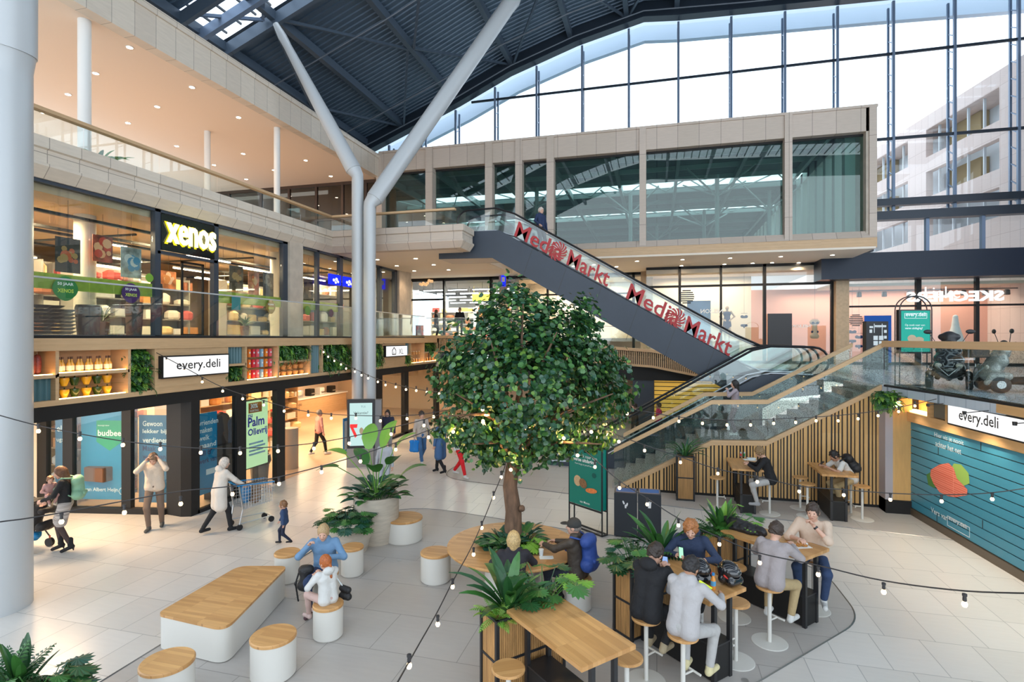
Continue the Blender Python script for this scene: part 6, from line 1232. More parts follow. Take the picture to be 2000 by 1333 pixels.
p = atY(940, 580, 33); tag(MB().box((p.x - .6, 33, p.z - .25), (p.x + .6, 33.05, p.z + .25)).box((p.x - .5, 33.01, p.z + .25), (p.x - .49, 33.02, 7.46)).box((p.x + .49, 33.01, p.z + .25), (p.x + .5, 33.02, 7.46)).build('yellow_board', mat('yellow_print', (.85, .65, .02), .5, emit=(1, .8, .05), es=.5)), 'yellow hanging board in the bright back shop', 'sign')
p = atY(832, 553, YJ - .15); t = thing('shop_emblem', 'small cartoonish letter emblem above the bright back shop entrance', 'sign', p); m_ = MB()
r = random.Random(4)
for k in range(9): m_.ball((p.x - .35 + .09 * k, p.y, p.z + r.uniform(-.12, .15)), .09, 7, 5)
m_.build('emblem_shape', mat('emblem_tan', (.8, .5, .2), .5, emit=(1, .6, .3), es=.4), t, world=True)
tag(MB().box((atY(812, 600, 28.6).x, 28.6, 4.19), (atY(822, 600, 28.6).x, 29.0, 4.9)).build('red_crate', mat('red_plastic', (.65, .05, .04), .5), bevel=.01), 'red crate standing at the bright shop entrance', 'box')
# track spots and windows of the right shops
tr_ = thing('track_light', 'black rail with spot lamps in the salmon shop', 'light', (12, YS + .5, 6.3)); MB().box((7.7, YS + .48, 6.30), (19, YS + .52, 6.34)).build('rail', BLACK, tr_, world=True)
for u in (1678, 1727, 1776, 1847, 1882, 1924, 1967): p = atY(u, 560, YS + .5); s_ = MB(); s_.lathe([(.06, 0), (.10, -.03), (.11, -.22), (.09, -.24)], (p.x, p.y, 6.28), 10); s_.build('spot_lamp', BLACK, tr_, world=True)
text('SKECHERS', (atY(1962, 590, YS - .1).x, YS - .1, atY(1962, 588, YS - .1).z), (-1, 0, 0), (0, 0, 1), emis('reflected_letter_white', (1, 1, 1), .7), w10, w=3.6, h=.46, bold=.05)  # reflection of a sign opposite, put in as mirrored glowing letters
text('Lieke', (atY(1806, 588, YS - .12).x, YS - .12, atY(1806, 584, YS).z), (1, 0, 0), (0, 0, 1), emis('letter_pink', (1, .8, .75), 1.0), w10, w=1.3, h=.5, depth=.01); text('NELSON', (atY(1583, 640, YS - .1).x, YS - .1, atY(1583, 640, YS - .1).z), (-1, 0, 0), (0, 0, 1), PW, w10, w=.8, h=.13, bold=.02)  # NELSON is a sign reflection, put in as mirrored white letters
text('NELSON', (atY(1412, 612, YS - .1).x, YS - .1, atY(1412, 612, YS - .1).z), (-1, 0, 0), (0, 0, 1), PW, w10, w=1.0, h=.2, bold=.02)  # second sign reflection in the glass, also drawn as mirrored letters
for k, (u, v, r, lab) in enumerate(((1341, 580, .35, 'striped round emblem on the lingerie shop window'), (1672, 626, .28, 'striped round emblem on the salmon shop window'))):
    p = atY(u, v, YS - .12); t = thing('striped_emblem', lab, 'window sticker', p)
    for i in range(-3, 4): z = i * r / 3.6; w = math.sqrt(max(0, r * r - z * z)); MB().box((-w, 0, z - r * .08), (w, .006, z + r * .08)).build('stripe', BLACK, t)
p0_ = atY(1342, 652, YS + .5); tag(MB().box((p0_.x, YS + .5, 3.4), (atY(1388, 640, YS + .5).x, YS + .54, 6.0)).build('blue_banner', mat('banner_blue', (.12, .25, .45), .7, noise=.2, nscale=2)), 'blue banner behind the mannequins in the lingerie shop', 'poster')
def kiosk(u0, u1, v0, v1, label, D_=None):
    b0, b1 = atZ(u0, v1, 3.0), atZ(u1, v1, 3.0); t = thing('info_pillar', label, 'sign', b0, math.atan2((b1 - b0).y, (b1 - b0).x)); w = (b1 - b0).length; h = atP(u0, v0, b0, b1).z - 3.0
    MB().box((0, 0, 0), (w, .22, h)).build('pillar_body', BLACK, t); ic = MB(); r = random.Random(int(u0))
    return t, w, h, ic
t, w, h, ic = kiosk(1692, 1735, 628, 722, 'black wayfinding pillar with white pictograms left of the green poster stand')
for i in range(2):
    for j in range(2): ic.box((w * (.32 + .25 * i), -.01, h * (.50 + .11 * j)), (w * (.52 + .25 * i), -.004, h * (.59 + .11 * j)))
for q_ in ((.14, .86, .30, .90), (.14, .76, .26, .83), (.38, .88, .9, .92), (.34, .76, .37, .95), (.70, .70, .73, .95), (.8, .76, .92, .82), (.8, .64, .92, .70)): ic.box((w * q_[0], -.01, h * q_[1]), (w * q_[2], -.004, h * q_[3]))
ic.build('pictograms', PW, t); lt('MediaMarkt', w * .38, h * .87, w * .5, PW, t)
t, w, h, ic = kiosk(1939, 1984, 602, 700, 'black map pillar with white plans near the right edge')
for q_ in ((.52, .58, .9, .72), (.1, .38, .86, .52), (.14, .25, .4, .33), (.56, .2, .9, .34), (.6, .74, .7, .8)): ic.box((w * q_[0], -.01, h * q_[1]), (w * q_[2], -.004, h * q_[3]))
ic.build('plan_prints', PW, t); lt('Plattegrond', w * .06, h * .93, w * .6, PW, t)
b0 = atZ(1757, 755, 3.0); b1 = atZ(1820, 755, 3.0); d = (b1 - b0).normalized(); rz_ = math.atan2(d.y, d.x); w = (b1 - b0).length; t = thing('poster_stand', 'tall black arched stand with a turquoise lettered poster on the right platform', 'poster stand', b0, rz_); f = MB(); zt3 = atP(1755, 605, b0, b1).z - 3.0; zb3 = atP(1755, 690, b0, b1).z - 3.0
for y in (0, .16):
    arc = [(w / 2 - w / 2 * math.cos(PI * k / 12), y, zt3 + w * .42 * math.sin(PI * k / 12)) for k in range(13)]; f.tube([(0, y, 0)] + arc + [(w, y, 0)], .014, 6); f.bar((0, y, .02), (w, y, .02), .025); f.bar((0, y, zb3), (w, y, zb3), .025)
f.build('frame', BLACK, t); MB().box((.02, .01, zb3), (w - .02, .15, zt3)).build('case', BLACK, t); MB().box((.045, .0, zb3 + .03), (w - .045, .008, zt3 - .03)).build('poster_panel', emis('screen_turquoise', (.05, .55, .45), .5), t)
f = MB(); zq = zt3 - .16
for a_ in ((.12, zq - .06, w - .12, zq - .05), (.12, zq + .06, w - .12, zq + .07), (.12, zq - .06, .13, zq + .07), (w - .13, zq - .06, w - .12, zq + .07)): f.box((a_[0], -.004, a_[1]), (a_[2], -.001, a_[3]))
f.build('label_frame', PW, t); lt('every.deli', .15, zq - .035, w - .3, PW, t, y=-.004, bold=.02); lt('Op zoek naar een', .13, zt3 - .42, w * .62, PW, t, y=-.004); lt('verse uitdaging?', .13, zt3 - .50, w * .55, PW, t, y=-.004, bold=.02)
m_ = MB(); m_.add([(w * .38 + .11 * math.cos(k * PI / 8), -.004, zb3 + .36 + .09 * math.sin(k * PI / 8)) for k in range(16)], [tuple(range(16))]); m_.add([(w * .6 + .12 * math.cos(k * PI / 8), -.005, zb3 + .33 + .07 * math.sin(k * PI / 8)) for k in range(16)], [tuple(range(16))]); m_.build('printed_bread', mat('print_tan', (1, 1, 1)), t)
p = atY(1735, 617, YS - .2); p2 = atY(1688, 617, YS - .2); tag(MB().box((p2.x, YS - .25, 3.1), (p.x + .1, YS - .2, atY(1688, 617, YS - .2).z)).build('blue_display', emis('display_blue', (.02, .08, .32), .7)), 'blue window display behind the wayfinding pillar', 'display')
p2 = atY(1500, 613, YS - .2); p = atY(1547, 700, YS - .2); tag(MB().box((p2.x, YS - .2, 3.1), (p.x, YS - .1, p2.z)).build('dark_display', BLACK), 'black display board in the shop window behind the escalator end', 'display'); 
# ================================================================ smooth-union surfaces
def V(*a): return np.array(a, float)
def nets(prims, res, k=.025, sub=(), noise=0.0, nf=40.0):
    """prims: ('c', p0, p1, r0, r1) tapered capsules or ('e', c, R3x3(rows = axes), radii) ellipsoids -> (verts, quads)"""
    lo = np.array([1e9] * 3); hi = -lo
    for p in prims:
        if p[0] == 'c': m = max(p[3], p[4]); a = np.minimum(p[1], p[2]) - m; b = np.maximum(p[1], p[2]) + m
        else: m = max(p[3]); a = p[1] - m; b = p[1] + m
        lo = np.minimum(lo, a); hi = np.maximum(hi, b)
    lo -= res * 3 + noise; hi += res * 3 + noise; n = np.ceil((hi - lo) / res).astype(int) + 1
    ax = [lo[i] + np.arange(n[i]) * res for i in range(3)]; f = np.full(n, 1.0)
    def dist(p, X, Y, Z):
        if p[0] == 'c':
            a, b = p[1], p[2]; d = b - a; L = max(1e-9, d @ d); t = np.clip(((X - a[0]) * d[0] + (Y - a[1]) * d[1] + (Z - a[2]) * d[2]) / L, 0, 1)
            return np.sqrt((X - a[0] - t * d[0]) ** 2 + (Y - a[1] - t * d[1]) ** 2 + (Z - a[2] - t * d[2]) ** 2) - (p[3] + (p[4] - p[3]) * t)
        c, R, r = p[1], p[2], p[3]; x, y, z = X - c[0], Y - c[1], Z - c[2]
        q = [(R[i][0] * x + R[i][1] * y + R[i][2] * z) / r[i] for i in range(3)]; l = np.sqrt(q[0] ** 2 + q[1] ** 2 + q[2] ** 2)
        g = np.sqrt(sum((q[i] / r[i]) ** 2 for i in range(3))) + 1e-9; return l * (l - 1) / g
    def rng(p, pad):
        if p[0] == 'c': m = max(p[3], p[4]) + pad; a = np.minimum(p[1], p[2]) - m; b = np.maximum(p[1], p[2]) + m
        else: m = max(p[3]) + pad; a = p[1] - m; b = p[1] + m
        i0 = np.clip(((a - lo) / res).astype(int), 0, n - 1); i1 = np.clip(((b - lo) / res).astype(int) + 2, 1, n)
        return tuple(slice(int(i0[i]), int(i1[i])) for i in range(3))
    for p in prims:
        s = rng(p, k + res * 2); X, Y, Z = np.meshgrid(ax[0][s[0]], ax[1][s[1]], ax[2][s[2]], indexing='ij', sparse=True)
        d = dist(p, X, Y, Z); g = f[s]; h = np.clip(.5 + .5 * (g - d) / k, 0, 1); f[s] = g * (1 - h) + d * h - k * h * (1 - h)
    for p in sub:
        s = rng(p, k); X, Y, Z = np.meshgrid(ax[0][s[0]], ax[1][s[1]], ax[2][s[2]], indexing='ij', sparse=True); f[s] = np.maximum(f[s], -dist(p, X, Y, Z))
    if noise:
        X, Y, Z = np.meshgrid(*ax, indexing='ij', sparse=True); f = f + noise * (np.sin(X * nf + Z * nf * .7) * np.sin(Y * nf * 1.1 + 1) * np.sin(Z * nf * .9 + Y * nf * .4) + .5 * np.sin(X * nf * 2.1 + 2) * np.sin(Y * nf * 1.9) * np.sin(Z * nf * 2.3))
    ins = f < 0; cnt = np.zeros(n - 1, int)
    corners = [(i, j, l) for i in (0, 1) for j in (0, 1) for l in (0, 1)]; sl = lambda c: tuple(slice(c[i], n[i] - 1 + c[i]) for i in range(3))
    for c in corners: cnt += ins[sl(c)]
    act = np.argwhere((cnt > 0) & (cnt < 8)); 
    if len(act) == 0: return np.zeros((0, 3)), np.zeros((0, 4), int)
    val = {c: f[act[:, 0] + c[0], act[:, 1] + c[1], act[:, 2] + c[2]] for c in corners}; acc = np.zeros((len(act), 3)); num = np.zeros(len(act))
    for c in corners:
        for a in range(3):
            if c[a] == 0:
                c2 = list(c); c2[a] = 1; c2 = tuple(c2); v0, v1 = val[c], val[c2]; m = (v0 < 0) != (v1 < 0); t = np.where(m, v0 / np.where(m, v0 - v1, 1), 0)
                p = np.tile(np.array(c, float), (len(act), 1)); p[:, a] = t; acc += p * m[:, None]; num += m
    vs = lo + (act + acc / num[:, None]) * res; idx = -np.ones(n - 1, int); idx[act[:, 0], act[:, 1], act[:, 2]] = np.arange(len(act)); quads = []
    for a in range(3):
        b, c = (a + 1) % 3, (a + 2) % 3; s0 = [slice(None)] * 3; s1 = [slice(None)] * 3; s0[a] = slice(0, n[a] - 1); s1[a] = slice(1, n[a])
        df = ins[tuple(s0)] != ins[tuple(s1)]; e = np.argwhere(df); e = e[(e[:, b] > 0) & (e[:, c] > 0) & (e[:, b] < n[b] - 1) & (e[:, c] < n[c] - 1)]
        if not len(e): continue
        def cell(db, dc): q = e.copy(); q[:, b] -= db; q[:, c] -= dc; return idx[q[:, 0], q[:, 1], q[:, 2]]
        q = np.stack([cell(1, 1), cell(0, 1), cell(0, 0), cell(1, 0)], 1); fl = ins[e[:, 0], e[:, 1], e[:, 2]]; q[~fl] = q[~fl][:, ::-1]; quads.append(q)
    q = np.concatenate(quads); q = q[(q >= 0).all(1)]; return vs, q
def soft(name, m, parent, prims, res=.012, k=.025, sub=(), noise=0, nf=40., extra=()):
    vs, q = nets(prims, res, k, sub, noise, nf); vs = [vs]; qs = [q]; o = len(vs[0])
    for (v2, q2) in extra: vs.append(v2); qs.append(q2 + o); o += len(v2)
    vs = np.concatenate(vs); qs = np.concatenate(qs); me = bpy.data.meshes.new(name); me.vertices.add(len(vs)); me.vertices.foreach_set('co', vs.ravel())
    me.loops.add(len(qs) * 4); me.loops.foreach_set('vertex_index', qs.ravel().astype(np.int32)); me.polygons.add(len(qs)); me.polygons.foreach_set('loop_start', np.arange(0, len(qs) * 4, 4, dtype=np.int32))
    me.polygons.foreach_set('loop_total', np.full(len(qs), 4, dtype=np.int32)); me.update(calc_edges=True); me.validate(); me.polygons.foreach_set('use_smooth', [True] * len(me.polygons)); me.materials.append(m)
    ob = bpy.data.objects.new(name, me); COL.objects.link(ob)
    if parent is not None: ob.parent = parent
    return ob
I3 = np.eye(3)
def unit(v): return v / max(1e-9, np.linalg.norm(v))
def ik(a, t, l1, l2, pole):
    d = t - a; L = np.linalg.norm(d); L2 = min(L, (l1 + l2) * .995); d = d / max(L, 1e-9); t = a + d * L2
    x = (l1 * l1 - l2 * l2 + L2 * L2) / (2 * L2); h = math.sqrt(max(0, l1 * l1 - x * x)); p = pole - d * (pole @ d); p = unit(p); return a + d * x + p * h, t
def rotv(v, ax_, a): ax_ = unit(ax_); return v * math.cos(a) + np.cross(ax_, v) * math.sin(a) + ax_ * (ax_ @ v) * (1 - math.cos(a))
SKIN = {'light': mat('skin_light', (.62, .36, .26), .5), 'tan': mat('skin_tan', (.45, .24, .15), .5), 'brown': mat('skin_brown', (.24, .12, .07), .5), 'doll': mat('mannequin_beige', (.62, .45, .33), .35)}
def cm(n, c, r=.85, **k): return mat('cloth_' + n, c, r, bump=.9, nscale=13, **k)
HAIRC = lambda n, c: mat('hair_' + n, c, .55, noise=.35, nscale=60)
EYEM = mat('eye_dark', (.02, .015, .01), .2); LIP = mat('lip', (.40, .14, .12), .5)
def hand(w, d, palm, side, curl=.7, s=1.0):
    """five unequal bent fingers on a palm; d = forearm direction, palm = palm normal, side +1 right"""
    d = unit(d); palm = unit(palm - d * (palm @ d)); ac = np.cross(d, palm) * side; P = []
    pc = w + d * .045 * s; P.append(('c', w, w + d * .03 * s, .024 * s, .026 * s))
    for i, (o, L, f0) in enumerate(((-.030, .060, .075), (-.010, .072, .082), (.010, .068, .080), (.029, .052, .072))):
        b = w + d * f0 * s + ac * o * s; P.append(('c', w + d * .02 * s + ac * o * .7 * s, b, .013 * s, .0115 * s)); dd = d; q = b
        for j in range(3): dd = rotv(dd, np.cross(d, palm), curl * (.45 + .12 * j)); n_ = q + dd * L * (.45, .32, .25)[j] * s; P.append(('c', q, n_, (.0098 - .0007 * j) * s, (.0092 - .0007 * j) * s)); q = n_
    b = w + d * .022 * s - ac * .024 * s; m_ = b + (d * .55 - ac * .75 + palm * .35) * .036 * s; e = m_ + (d * .9 - ac * .15 + palm * .5) * .032 * s
    P += [('c', b, m_, .0135 * s, .0115 * s), ('c', m_, e, .011 * s, .0085 * s)]; return P
def person(label, loc, rz, h=1.75, seat=None, lean=0.0, side=0.0, twist=0.0, head=(0, 0, 0), RH=None, LH=None, RA=None, LA=None, curl=(.7, .7), skin='light', hair='short', hc=('brown', (.05, .03, .02)), top=('grey', (.3, .3, .3)), sleeve=1.0, bottom=('navy', (.02, .03, .06)), shoes=('white', (.6, .6, .58)), coat=0.0, skirt=0.0, bulk=1.0, res=.012, hs=1.0, hood=False, pelx=0.0, pely=0.0, name='person', cat='person', elbow=(1, -.5, -.7), topmat=None, legs_bare=False, heels=0.0, group=None, collar=None, wide=1.0, z0=0.0):
    S_ = h / 1.75; t = thing(name, label, cat, (loc[0], loc[1], loc[2] + z0 if len(loc) > 2 else z0), rz, group)
    pz = (seat / S_ + .095) if seat is not None else .93 + heels; P = V(pelx, pely, pz)
    U = V(0, 0, 1.); Fw = V(0, 1., 0); U = rotv(U, V(1, 0, 0), -lean); Fw = rotv(Fw, V(1, 0, 0), -lean); U = rotv(U, V(0, 1, 0), side); R = np.cross(Fw, U); R = unit(R)
    Rt = rotv(R, U, twist); Ft = rotv(Fw, U, twist); C = P + U * .34; N = P + U * .50; sh = {1: P + U * .455 + Rt * .17 * wide, -1: P + U * .455 - Rt * .17 * wide}
    hp = {1: P + V(.088, 0, -.03), -1: P + V(-.088, 0, -.03)}
    hu = rotv(V(0, 0, 1.), V(1, 0, 0), -(lean * .45 + head[0])); hf = rotv(V(0, 1., 0), V(1, 0, 0), -(lean * .45 + head[0])); hr = V(1., 0, 0)
    hu, hf, hr = [rotv(rotv(v, V(0, 0, 1), head[1] + twist), hf, head[2]) for v in (hu, hf, hr)]; Hc = N + hu * (.135 + .03 * (hs - 1)) + hf * .02 + hu * .02 * (hs - 1)
    RA = V(*RA) if RA is not None else (V(.10, .40, max(.09, pz - .50)) if seat is not None else V(.09, 0, .085 + heels)); LA = V(*LA) if LA is not None else (V(-.10, .40, max(.09, pz - .50)) if seat is not None else V(-.09, 0, .085 + heels))
    RH = V(*RH) if RH is not None else sh[1] + V(.09, .05, -.52); LH = V(*LH) if LH is not None else sh[-1] + V(-.09, .05, -.52)
    kn, an, el, wr = {}, {}, {}, {}
    for s, A in ((1, RA), (-1, LA)): kn[s], an[s] = ik(hp[s], A, .43, .42, V(s * .25, 1, .15 if seat is not None else .0))
    for s, A in ((1, RH), (-1, LH)): el[s], wr[s] = ik(sh[s], A, .28, .25, V(s * elbow[0], elbow[1], elbow[2]))
    sk = SKIN[skin]; E = lambda c, r: ('e', c, np.stack([hr, hf, hu]), r); j = .70
    body = [('c', P - Rt * .05, P + Rt * .05, .10 * j, .10 * j), ('c', P, C, .10 * j, .10 * j), ('c', C - Rt * .07, C + Rt * .07, .09 * j, .09 * j), ('c', sh[-1], sh[1], .042, .042), ('c', C, N, .06, .048), ('c', N, Hc - hu * .03, .048 * (1 + .3 * (hs - 1)), .046)]
    for s in (1, -1):
        body += [('c', sh[s], el[s], .044, .036), ('c', el[s], wr[s], .038, .025), ('c', hp[s], kn[s], .07, .050), ('c', kn[s], an[s], .054 if legs_bare else .05, .032)]
        toe = unit(V(an[s][0] - kn[s][0], an[s][1] - kn[s][1], 0) * .0 + V(.15 * s, 1, 0)); pitch = 0
        if heels: toe = unit(V(.1 * s, 1, -.45))
        body += [('c', an[s] + V(0, -.02, -.05), an[s] + toe * .13 + V(0, 0, -.05), .032, .026)]
    ears = []
    hd = [E(Hc, V(.076, .094, .112) * hs), E(Hc + hf * .030 * hs - hu * .055 * hs, V(.055, .060, .055) * hs), ('c', Hc + hf * .086 * hs + hu * .012 * hs, Hc + hf * .110 * hs - hu * .022 * hs, .008 * hs, .013 * hs), ('c', N, Hc - hu * .04, .047, .047), E(Hc + hf * .078 * hs - hu * .060 * hs, V(.022, .012, .008) * hs), E(Hc + hf * .062 * hs - hu * .098 * hs, V(.026, .022, .016) * hs)]
    for s in (1, -1): hd += [E(Hc + hr * s * .078 * hs - hu * .008 - hf * .005, V(.012, .022, .032) * hs), E(Hc + hr * s * .034 * hs + hf * .075 * hs - hu * .02 * hs, V(.022, .018, .020) * hs)]
    sock = [E(Hc + hr * s * .031 * hs + hf * .096 * hs + hu * .006 * hs, V(.016, .012, .009) * hs) for s in (1, -1)]
    X = [nets(hd, max(.0075, res * .66), .016, sock)]
    for s in (1, -1): X.append(nets(hand(wr[s], wr[s] - el[s], V(-s * .6, .6, -.4), s, curl[0 if s == 1 else 1], .95 + .0 * hs), .0062 if res < .014 else .0085, .007))
    for a in X: a[0][:] *= S_
    scl = lambda pr: [('c', p[1] * S_, p[2] * S_, p[3] * S_, p[4] * S_) if p[0] == 'c' else ('e', p[1] * S_, p[2], V(*p[3]) * S_) for p in pr]
    soft('body', sk, t, scl(body), res, .03, extra=X)
    if name == 'person':
        for s in (1, -1): soft('eye', EYEM, t, scl([E(Hc + hr * s * .031 * hs + hf * .088 * hs + hu * .006 * hs, V(.010, .006, .006) * hs)]), .003, .002)
        soft('mouth', LIP, t, scl([E(Hc + hf * .090 * hs - hu * .060 * hs, V(.022, .006, .006) * hs)]), .0035, .002)
    b = bulk; Mx = P + U * .16; tp = [('c', C + U * .03 - Rt * .085 * wide, C + U * .03 + Rt * .085 * wide, .102 * b, .102 * b), ('c', sh[-1] - U * .01, sh[1] - U * .01, .056, .056), ('c', C + U * .10, N - U * .005, .075, .056)]
    for s in (1, -1): tp += [('c', C + Rt * s * .072 * wide, Mx + R * s * .058 * wide, .104 * b, .104 * b), ('c', Mx + R * s * .058 * wide, P + R * s * .072 * wide - U * .02, .104 * b, .116 * b)]
    if coat: tp += [('c', P - Rt * .08, P + V(-.08, 0, -coat), .112 * b, .125 * b), ('c', P + Rt * .08, P + V(.08, 0, -coat), .112 * b, .125 * b)]
    for s in (1, -1):
        if sleeve >= 1: tp += [('c', sh[s], el[s], .057 * b, .047 * b), ('c', el[s], wr[s] - unit(wr[s] - el[s]) * .01, .047 * b, .034 * b)]
        elif sleeve > .4: tp += [('c', sh[s], el[s], .060 * b, .052 * b), ('c', el[s], el[s] + (wr[s] - el[s]) * (sleeve - .5) * 1.4, .052 * b, .046 * b)]
        else: tp += [('c', sh[s], sh[s] + (el[s] - sh[s]) * max(.1, sleeve * 2), .060 * b, .060 * b)]
    if hood: hb = C + U * .17 - Ft * .09; tp += [('e', hb, np.stack([Rt, Ft, U]), V(.115, .07, .075))]
    if collar: tp += [('c', N - Rt * .04, N + Rt * .04, .068, .068)]
    if top: soft('top_garment', topmat or cm(*top), t, scl(tp), res, .03, noise=.0022 if b > 1.02 else .0012, nf=28)
    if bottom:
        bt = [('c', P - V(.06, 0, .0), P + V(.06, 0, 0), .112, .112)]
        if skirt:
            for s in (1, -1): bt += [('c', hp[s], hp[s] + (kn[s] - hp[s]) * skirt, .112, .105)]
            bt += [('c', P, (hp[1] + hp[-1]) / 2 + ((kn[1] + kn[-1]) / 2 - (hp[1] + hp[-1]) / 2) * skirt, .115, .115)]
            soft('stockings', cm('stocking', (.05, .03, .028), .6), t, scl([('c', hp[s], kn[s], .074, .056) for s in (1, -1)] + [('c', kn[s], an[s], .058, .037) for s in (1, -1)]), res, .02)
        else:
            for s in (1, -1): bt += [('c', hp[s], kn[s], .086, .064), ('c', kn[s], an[s] + unit(kn[s] - an[s]) * .04, .064, .048)]
        soft('trousers' if not skirt else 'skirt', bottom if not isinstance(bottom, tuple) else cm(*bottom), t, scl(bt), res, .03, noise=.0015, nf=26)
    if shoes:
        for s in (1, -1):
            toe = unit(V(.15 * s, 1, 0)) if not heels else unit(V(.1 * s, 1, -.45)); A = an[s]
            sp = [('c', A + V(0, -.035, -.045), A + toe * .15 + V(0, 0, -.05), .040, .034), ('c', A, A + V(0, -.02, -.04), .045, .042)]
            if heels: sp += [('c', A + V(0, 0, .10), A, .048, .046), ('c', A + V(0, -.045, -.05), A + V(0, -.05, -.05 - heels), .018, .012)]
            so = soft('shoe', cm(*shoes), t, scl(sp), max(.009, res * .8), .015)
    hm = HAIRC(*hc) if hair else None
    cut = [E(Hc + hf * .105 * hs - hu * .045 * hs, V(.080, .085, .098) * hs)]
    base = [E(Hc - hf * .014 * hs + hu * .018 * hs, V(.091, .108, .122) * hs)]
    if hair == 'short': cut += [E(Hc - hu * .14 * hs, V(.2, .2, .10) * hs)]; soft('hair', hm, t, scl(base), .0075, .02, scl(cut), .010, 55)
    elif hair == 'curly': cut += [E(Hc - hu * .16 * hs, V(.2, .2, .10) * hs)]; soft('hair', hm, t, scl([E(Hc - hf * .012 * hs + hu * .026 * hs, V(.100, .112, .122) * hs)]), .008, .02, scl(cut), .013, 62)
    elif hair == 'bob': soft('hair', hm, t, scl(base + [('c', Hc - hf * .05 - hu * .02, Hc - hf * .045 - hu * .09, .075, .06), ('c', Hc + hr * .06 - hf * .02, Hc + hr * .055 - hf * .02 - hu * .08, .04, .03), ('c', Hc - hr * .06 - hf * .02, Hc - hr * .055 - hf * .02 - hu * .08, .04, .03)]), .008, .03, scl(cut), .004, 80)
    elif hair == 'long': soft('hair', hm, t, scl(base + [('c', Hc - hf * .06, Hc - hf * .08 - hu * .22, .075, .06), ('c', Hc + hr * .06 - hf * .03, Hc + hr * .06 - hf * .04 - hu * .18, .04, .035), ('c', Hc - hr * .06 - hf * .03, Hc - hr * .06 - hf * .04 - hu * .18, .04, .035)]), .009, .03, scl(cut), .004, 70)
    elif hair == 'bun': soft('hair', hm, t, scl(base + [E(Hc - hf * .10 + hu * .06, V(.04, .04, .04))]), .008, .02, scl(cut + [E(Hc - hu * .14, V(.2, .2, .10))]), .002, 90)
    elif hair == 'pony': soft('hair', hm, t, scl(base + [E(Hc - hf * .11 - hu * .04, V(.03, .03, .03)), ('c', Hc - hf * .12 - hu * .04, Hc - hf * .13 - hu * .13, .028, .034), ('c', Hc - hf * .13 - hu * .15, Hc - hf * .12 - hu * .25, .034, .026), ('c', Hc - hf * .12 - hu * .26, Hc - hf * .11 - hu * .33, .024, .010)]), .008, .012, scl(cut + [E(Hc - hu * .15, V(.2, .2, .09))]), .003, 80)
    elif hair == 'cap':
        soft('hair', hm, t, scl([E(Hc - hf * .015 + hu * .0, V(.084, .098, .108))]), .009, .02, scl(cut + [E(Hc - hu * .14, V(.2, .2, .10))]))
        soft('cap', cm('cap', (.035, .035, .033)), t, scl([E(Hc - hf * .01 + hu * .035, V(.092, .106, .10)), E(Hc + hf * .13 + hu * .045, V(.07, .07, .012))]), .008, .02, scl([E(Hc - hu * .09, V(.2, .2, .10))]))
    t['_w'] = 0; del t['_w']
    M = Matrix.Translation(t.location) @ Matrix.Rotation(rz, 4, 'Z'); w = lambda v: M @ Vector(v * S_)
    return dict(t=t, RH=w(wr[1]), LH=w(wr[-1]), C=w(C), N=w(N), P=w(P), H=w(Hc), R=M.to_3x3() @ Vector(Rt), F=M.to_3x3() @ Vector(Ft), U=M.to_3x3() @ Vector(U), dR=M.to_3x3() @ Vector(unit(wr[1] - el[1])), dL=M.to_3x3() @ Vector(unit(wr[-1] - el[-1])), sh={s: w(sh[s]) for s in sh})
AWAY, CAMW, LEFT, RIGHT = YAW, YAW + PI, YAW + PI / 2, YAW - PI / 2
def n3(v): return np.array([v.x, v.y, v.z])
def obj_soft(name, label, cat, at, m, prims, res=.012, k=.03, part='shell', sub=(), noise=0, nf=40., parts=()):
    """a thing of soft parts; prims in world coordinates"""
    t = thing(name, label, cat, at); o = np.array([at[0], at[1], at[2]]); mv = lambda pr: [('c', p[1] - o, p[2] - o, p[3], p[4]) if p[0] == 'c' else ('e', p[1] - o, p[2], p[3]) for p in pr]
    soft(part, m, t, mv(prims), res, k, mv(sub), noise, nf)
    for (nm, mm, pr) in parts: soft(nm, mm, t, mv(pr), res, k * .6)
    return t
def backpack(p, m, label, s=1.0, w=.15, hh=.2):
    c = p['C'] - p['F'] * (.125 * 1.0 + .09) - p['U'] * .05; R_, F_, U_ = n3(p['R']), n3(p['F']), n3(p['U']); M3 = np.stack([R_, F_, U_]); c = n3(c)
    pr = [('c', c - R_ * w * .5 + U_ * hh * .7, c + R_ * w * .5 + U_ * hh * .7, .085 * s, .085 * s), ('c', c - R_ * w * .6 - U_ * hh * .7, c + R_ * w * .6 - U_ * hh * .7, .10 * s, .10 * s), ('c', c + U_ * hh * .7, c - U_ * hh * .7, .10 * s, .11 * s)]
    st_ = []
    for sgn in (1, -1):
        a = c + R_ * sgn * .09 + U_ * .2 + F_ * .06; b_ = n3(p['sh'][sgn]) * .85 + n3(p['N']) * .15 + U_ * .065; d = n3(p['C']) + R_ * sgn * .11 + F_ * .13 - U_ * .02; e = c + R_ * sgn * .12 - U_ * .17 + F_ * .06
        st_ += [('c', a, b_, .016, .016), ('c', b_, d, .016, .016), ('c', d, e, .014, .014)]
    return obj_soft('backpack', label, 'backpack', c, m, pr, .012, .04, 'bag_body', noise=.0012, nf=25, parts=(('shoulder_strap', m, st_), ('front_pocket', m, [('c', c - R_ * .06 - U_ * .12 - F_ * .09, c + R_ * .06 - U_ * .12 - F_ * .09, .045, .045)])))
GY = (.30, .30, .31)
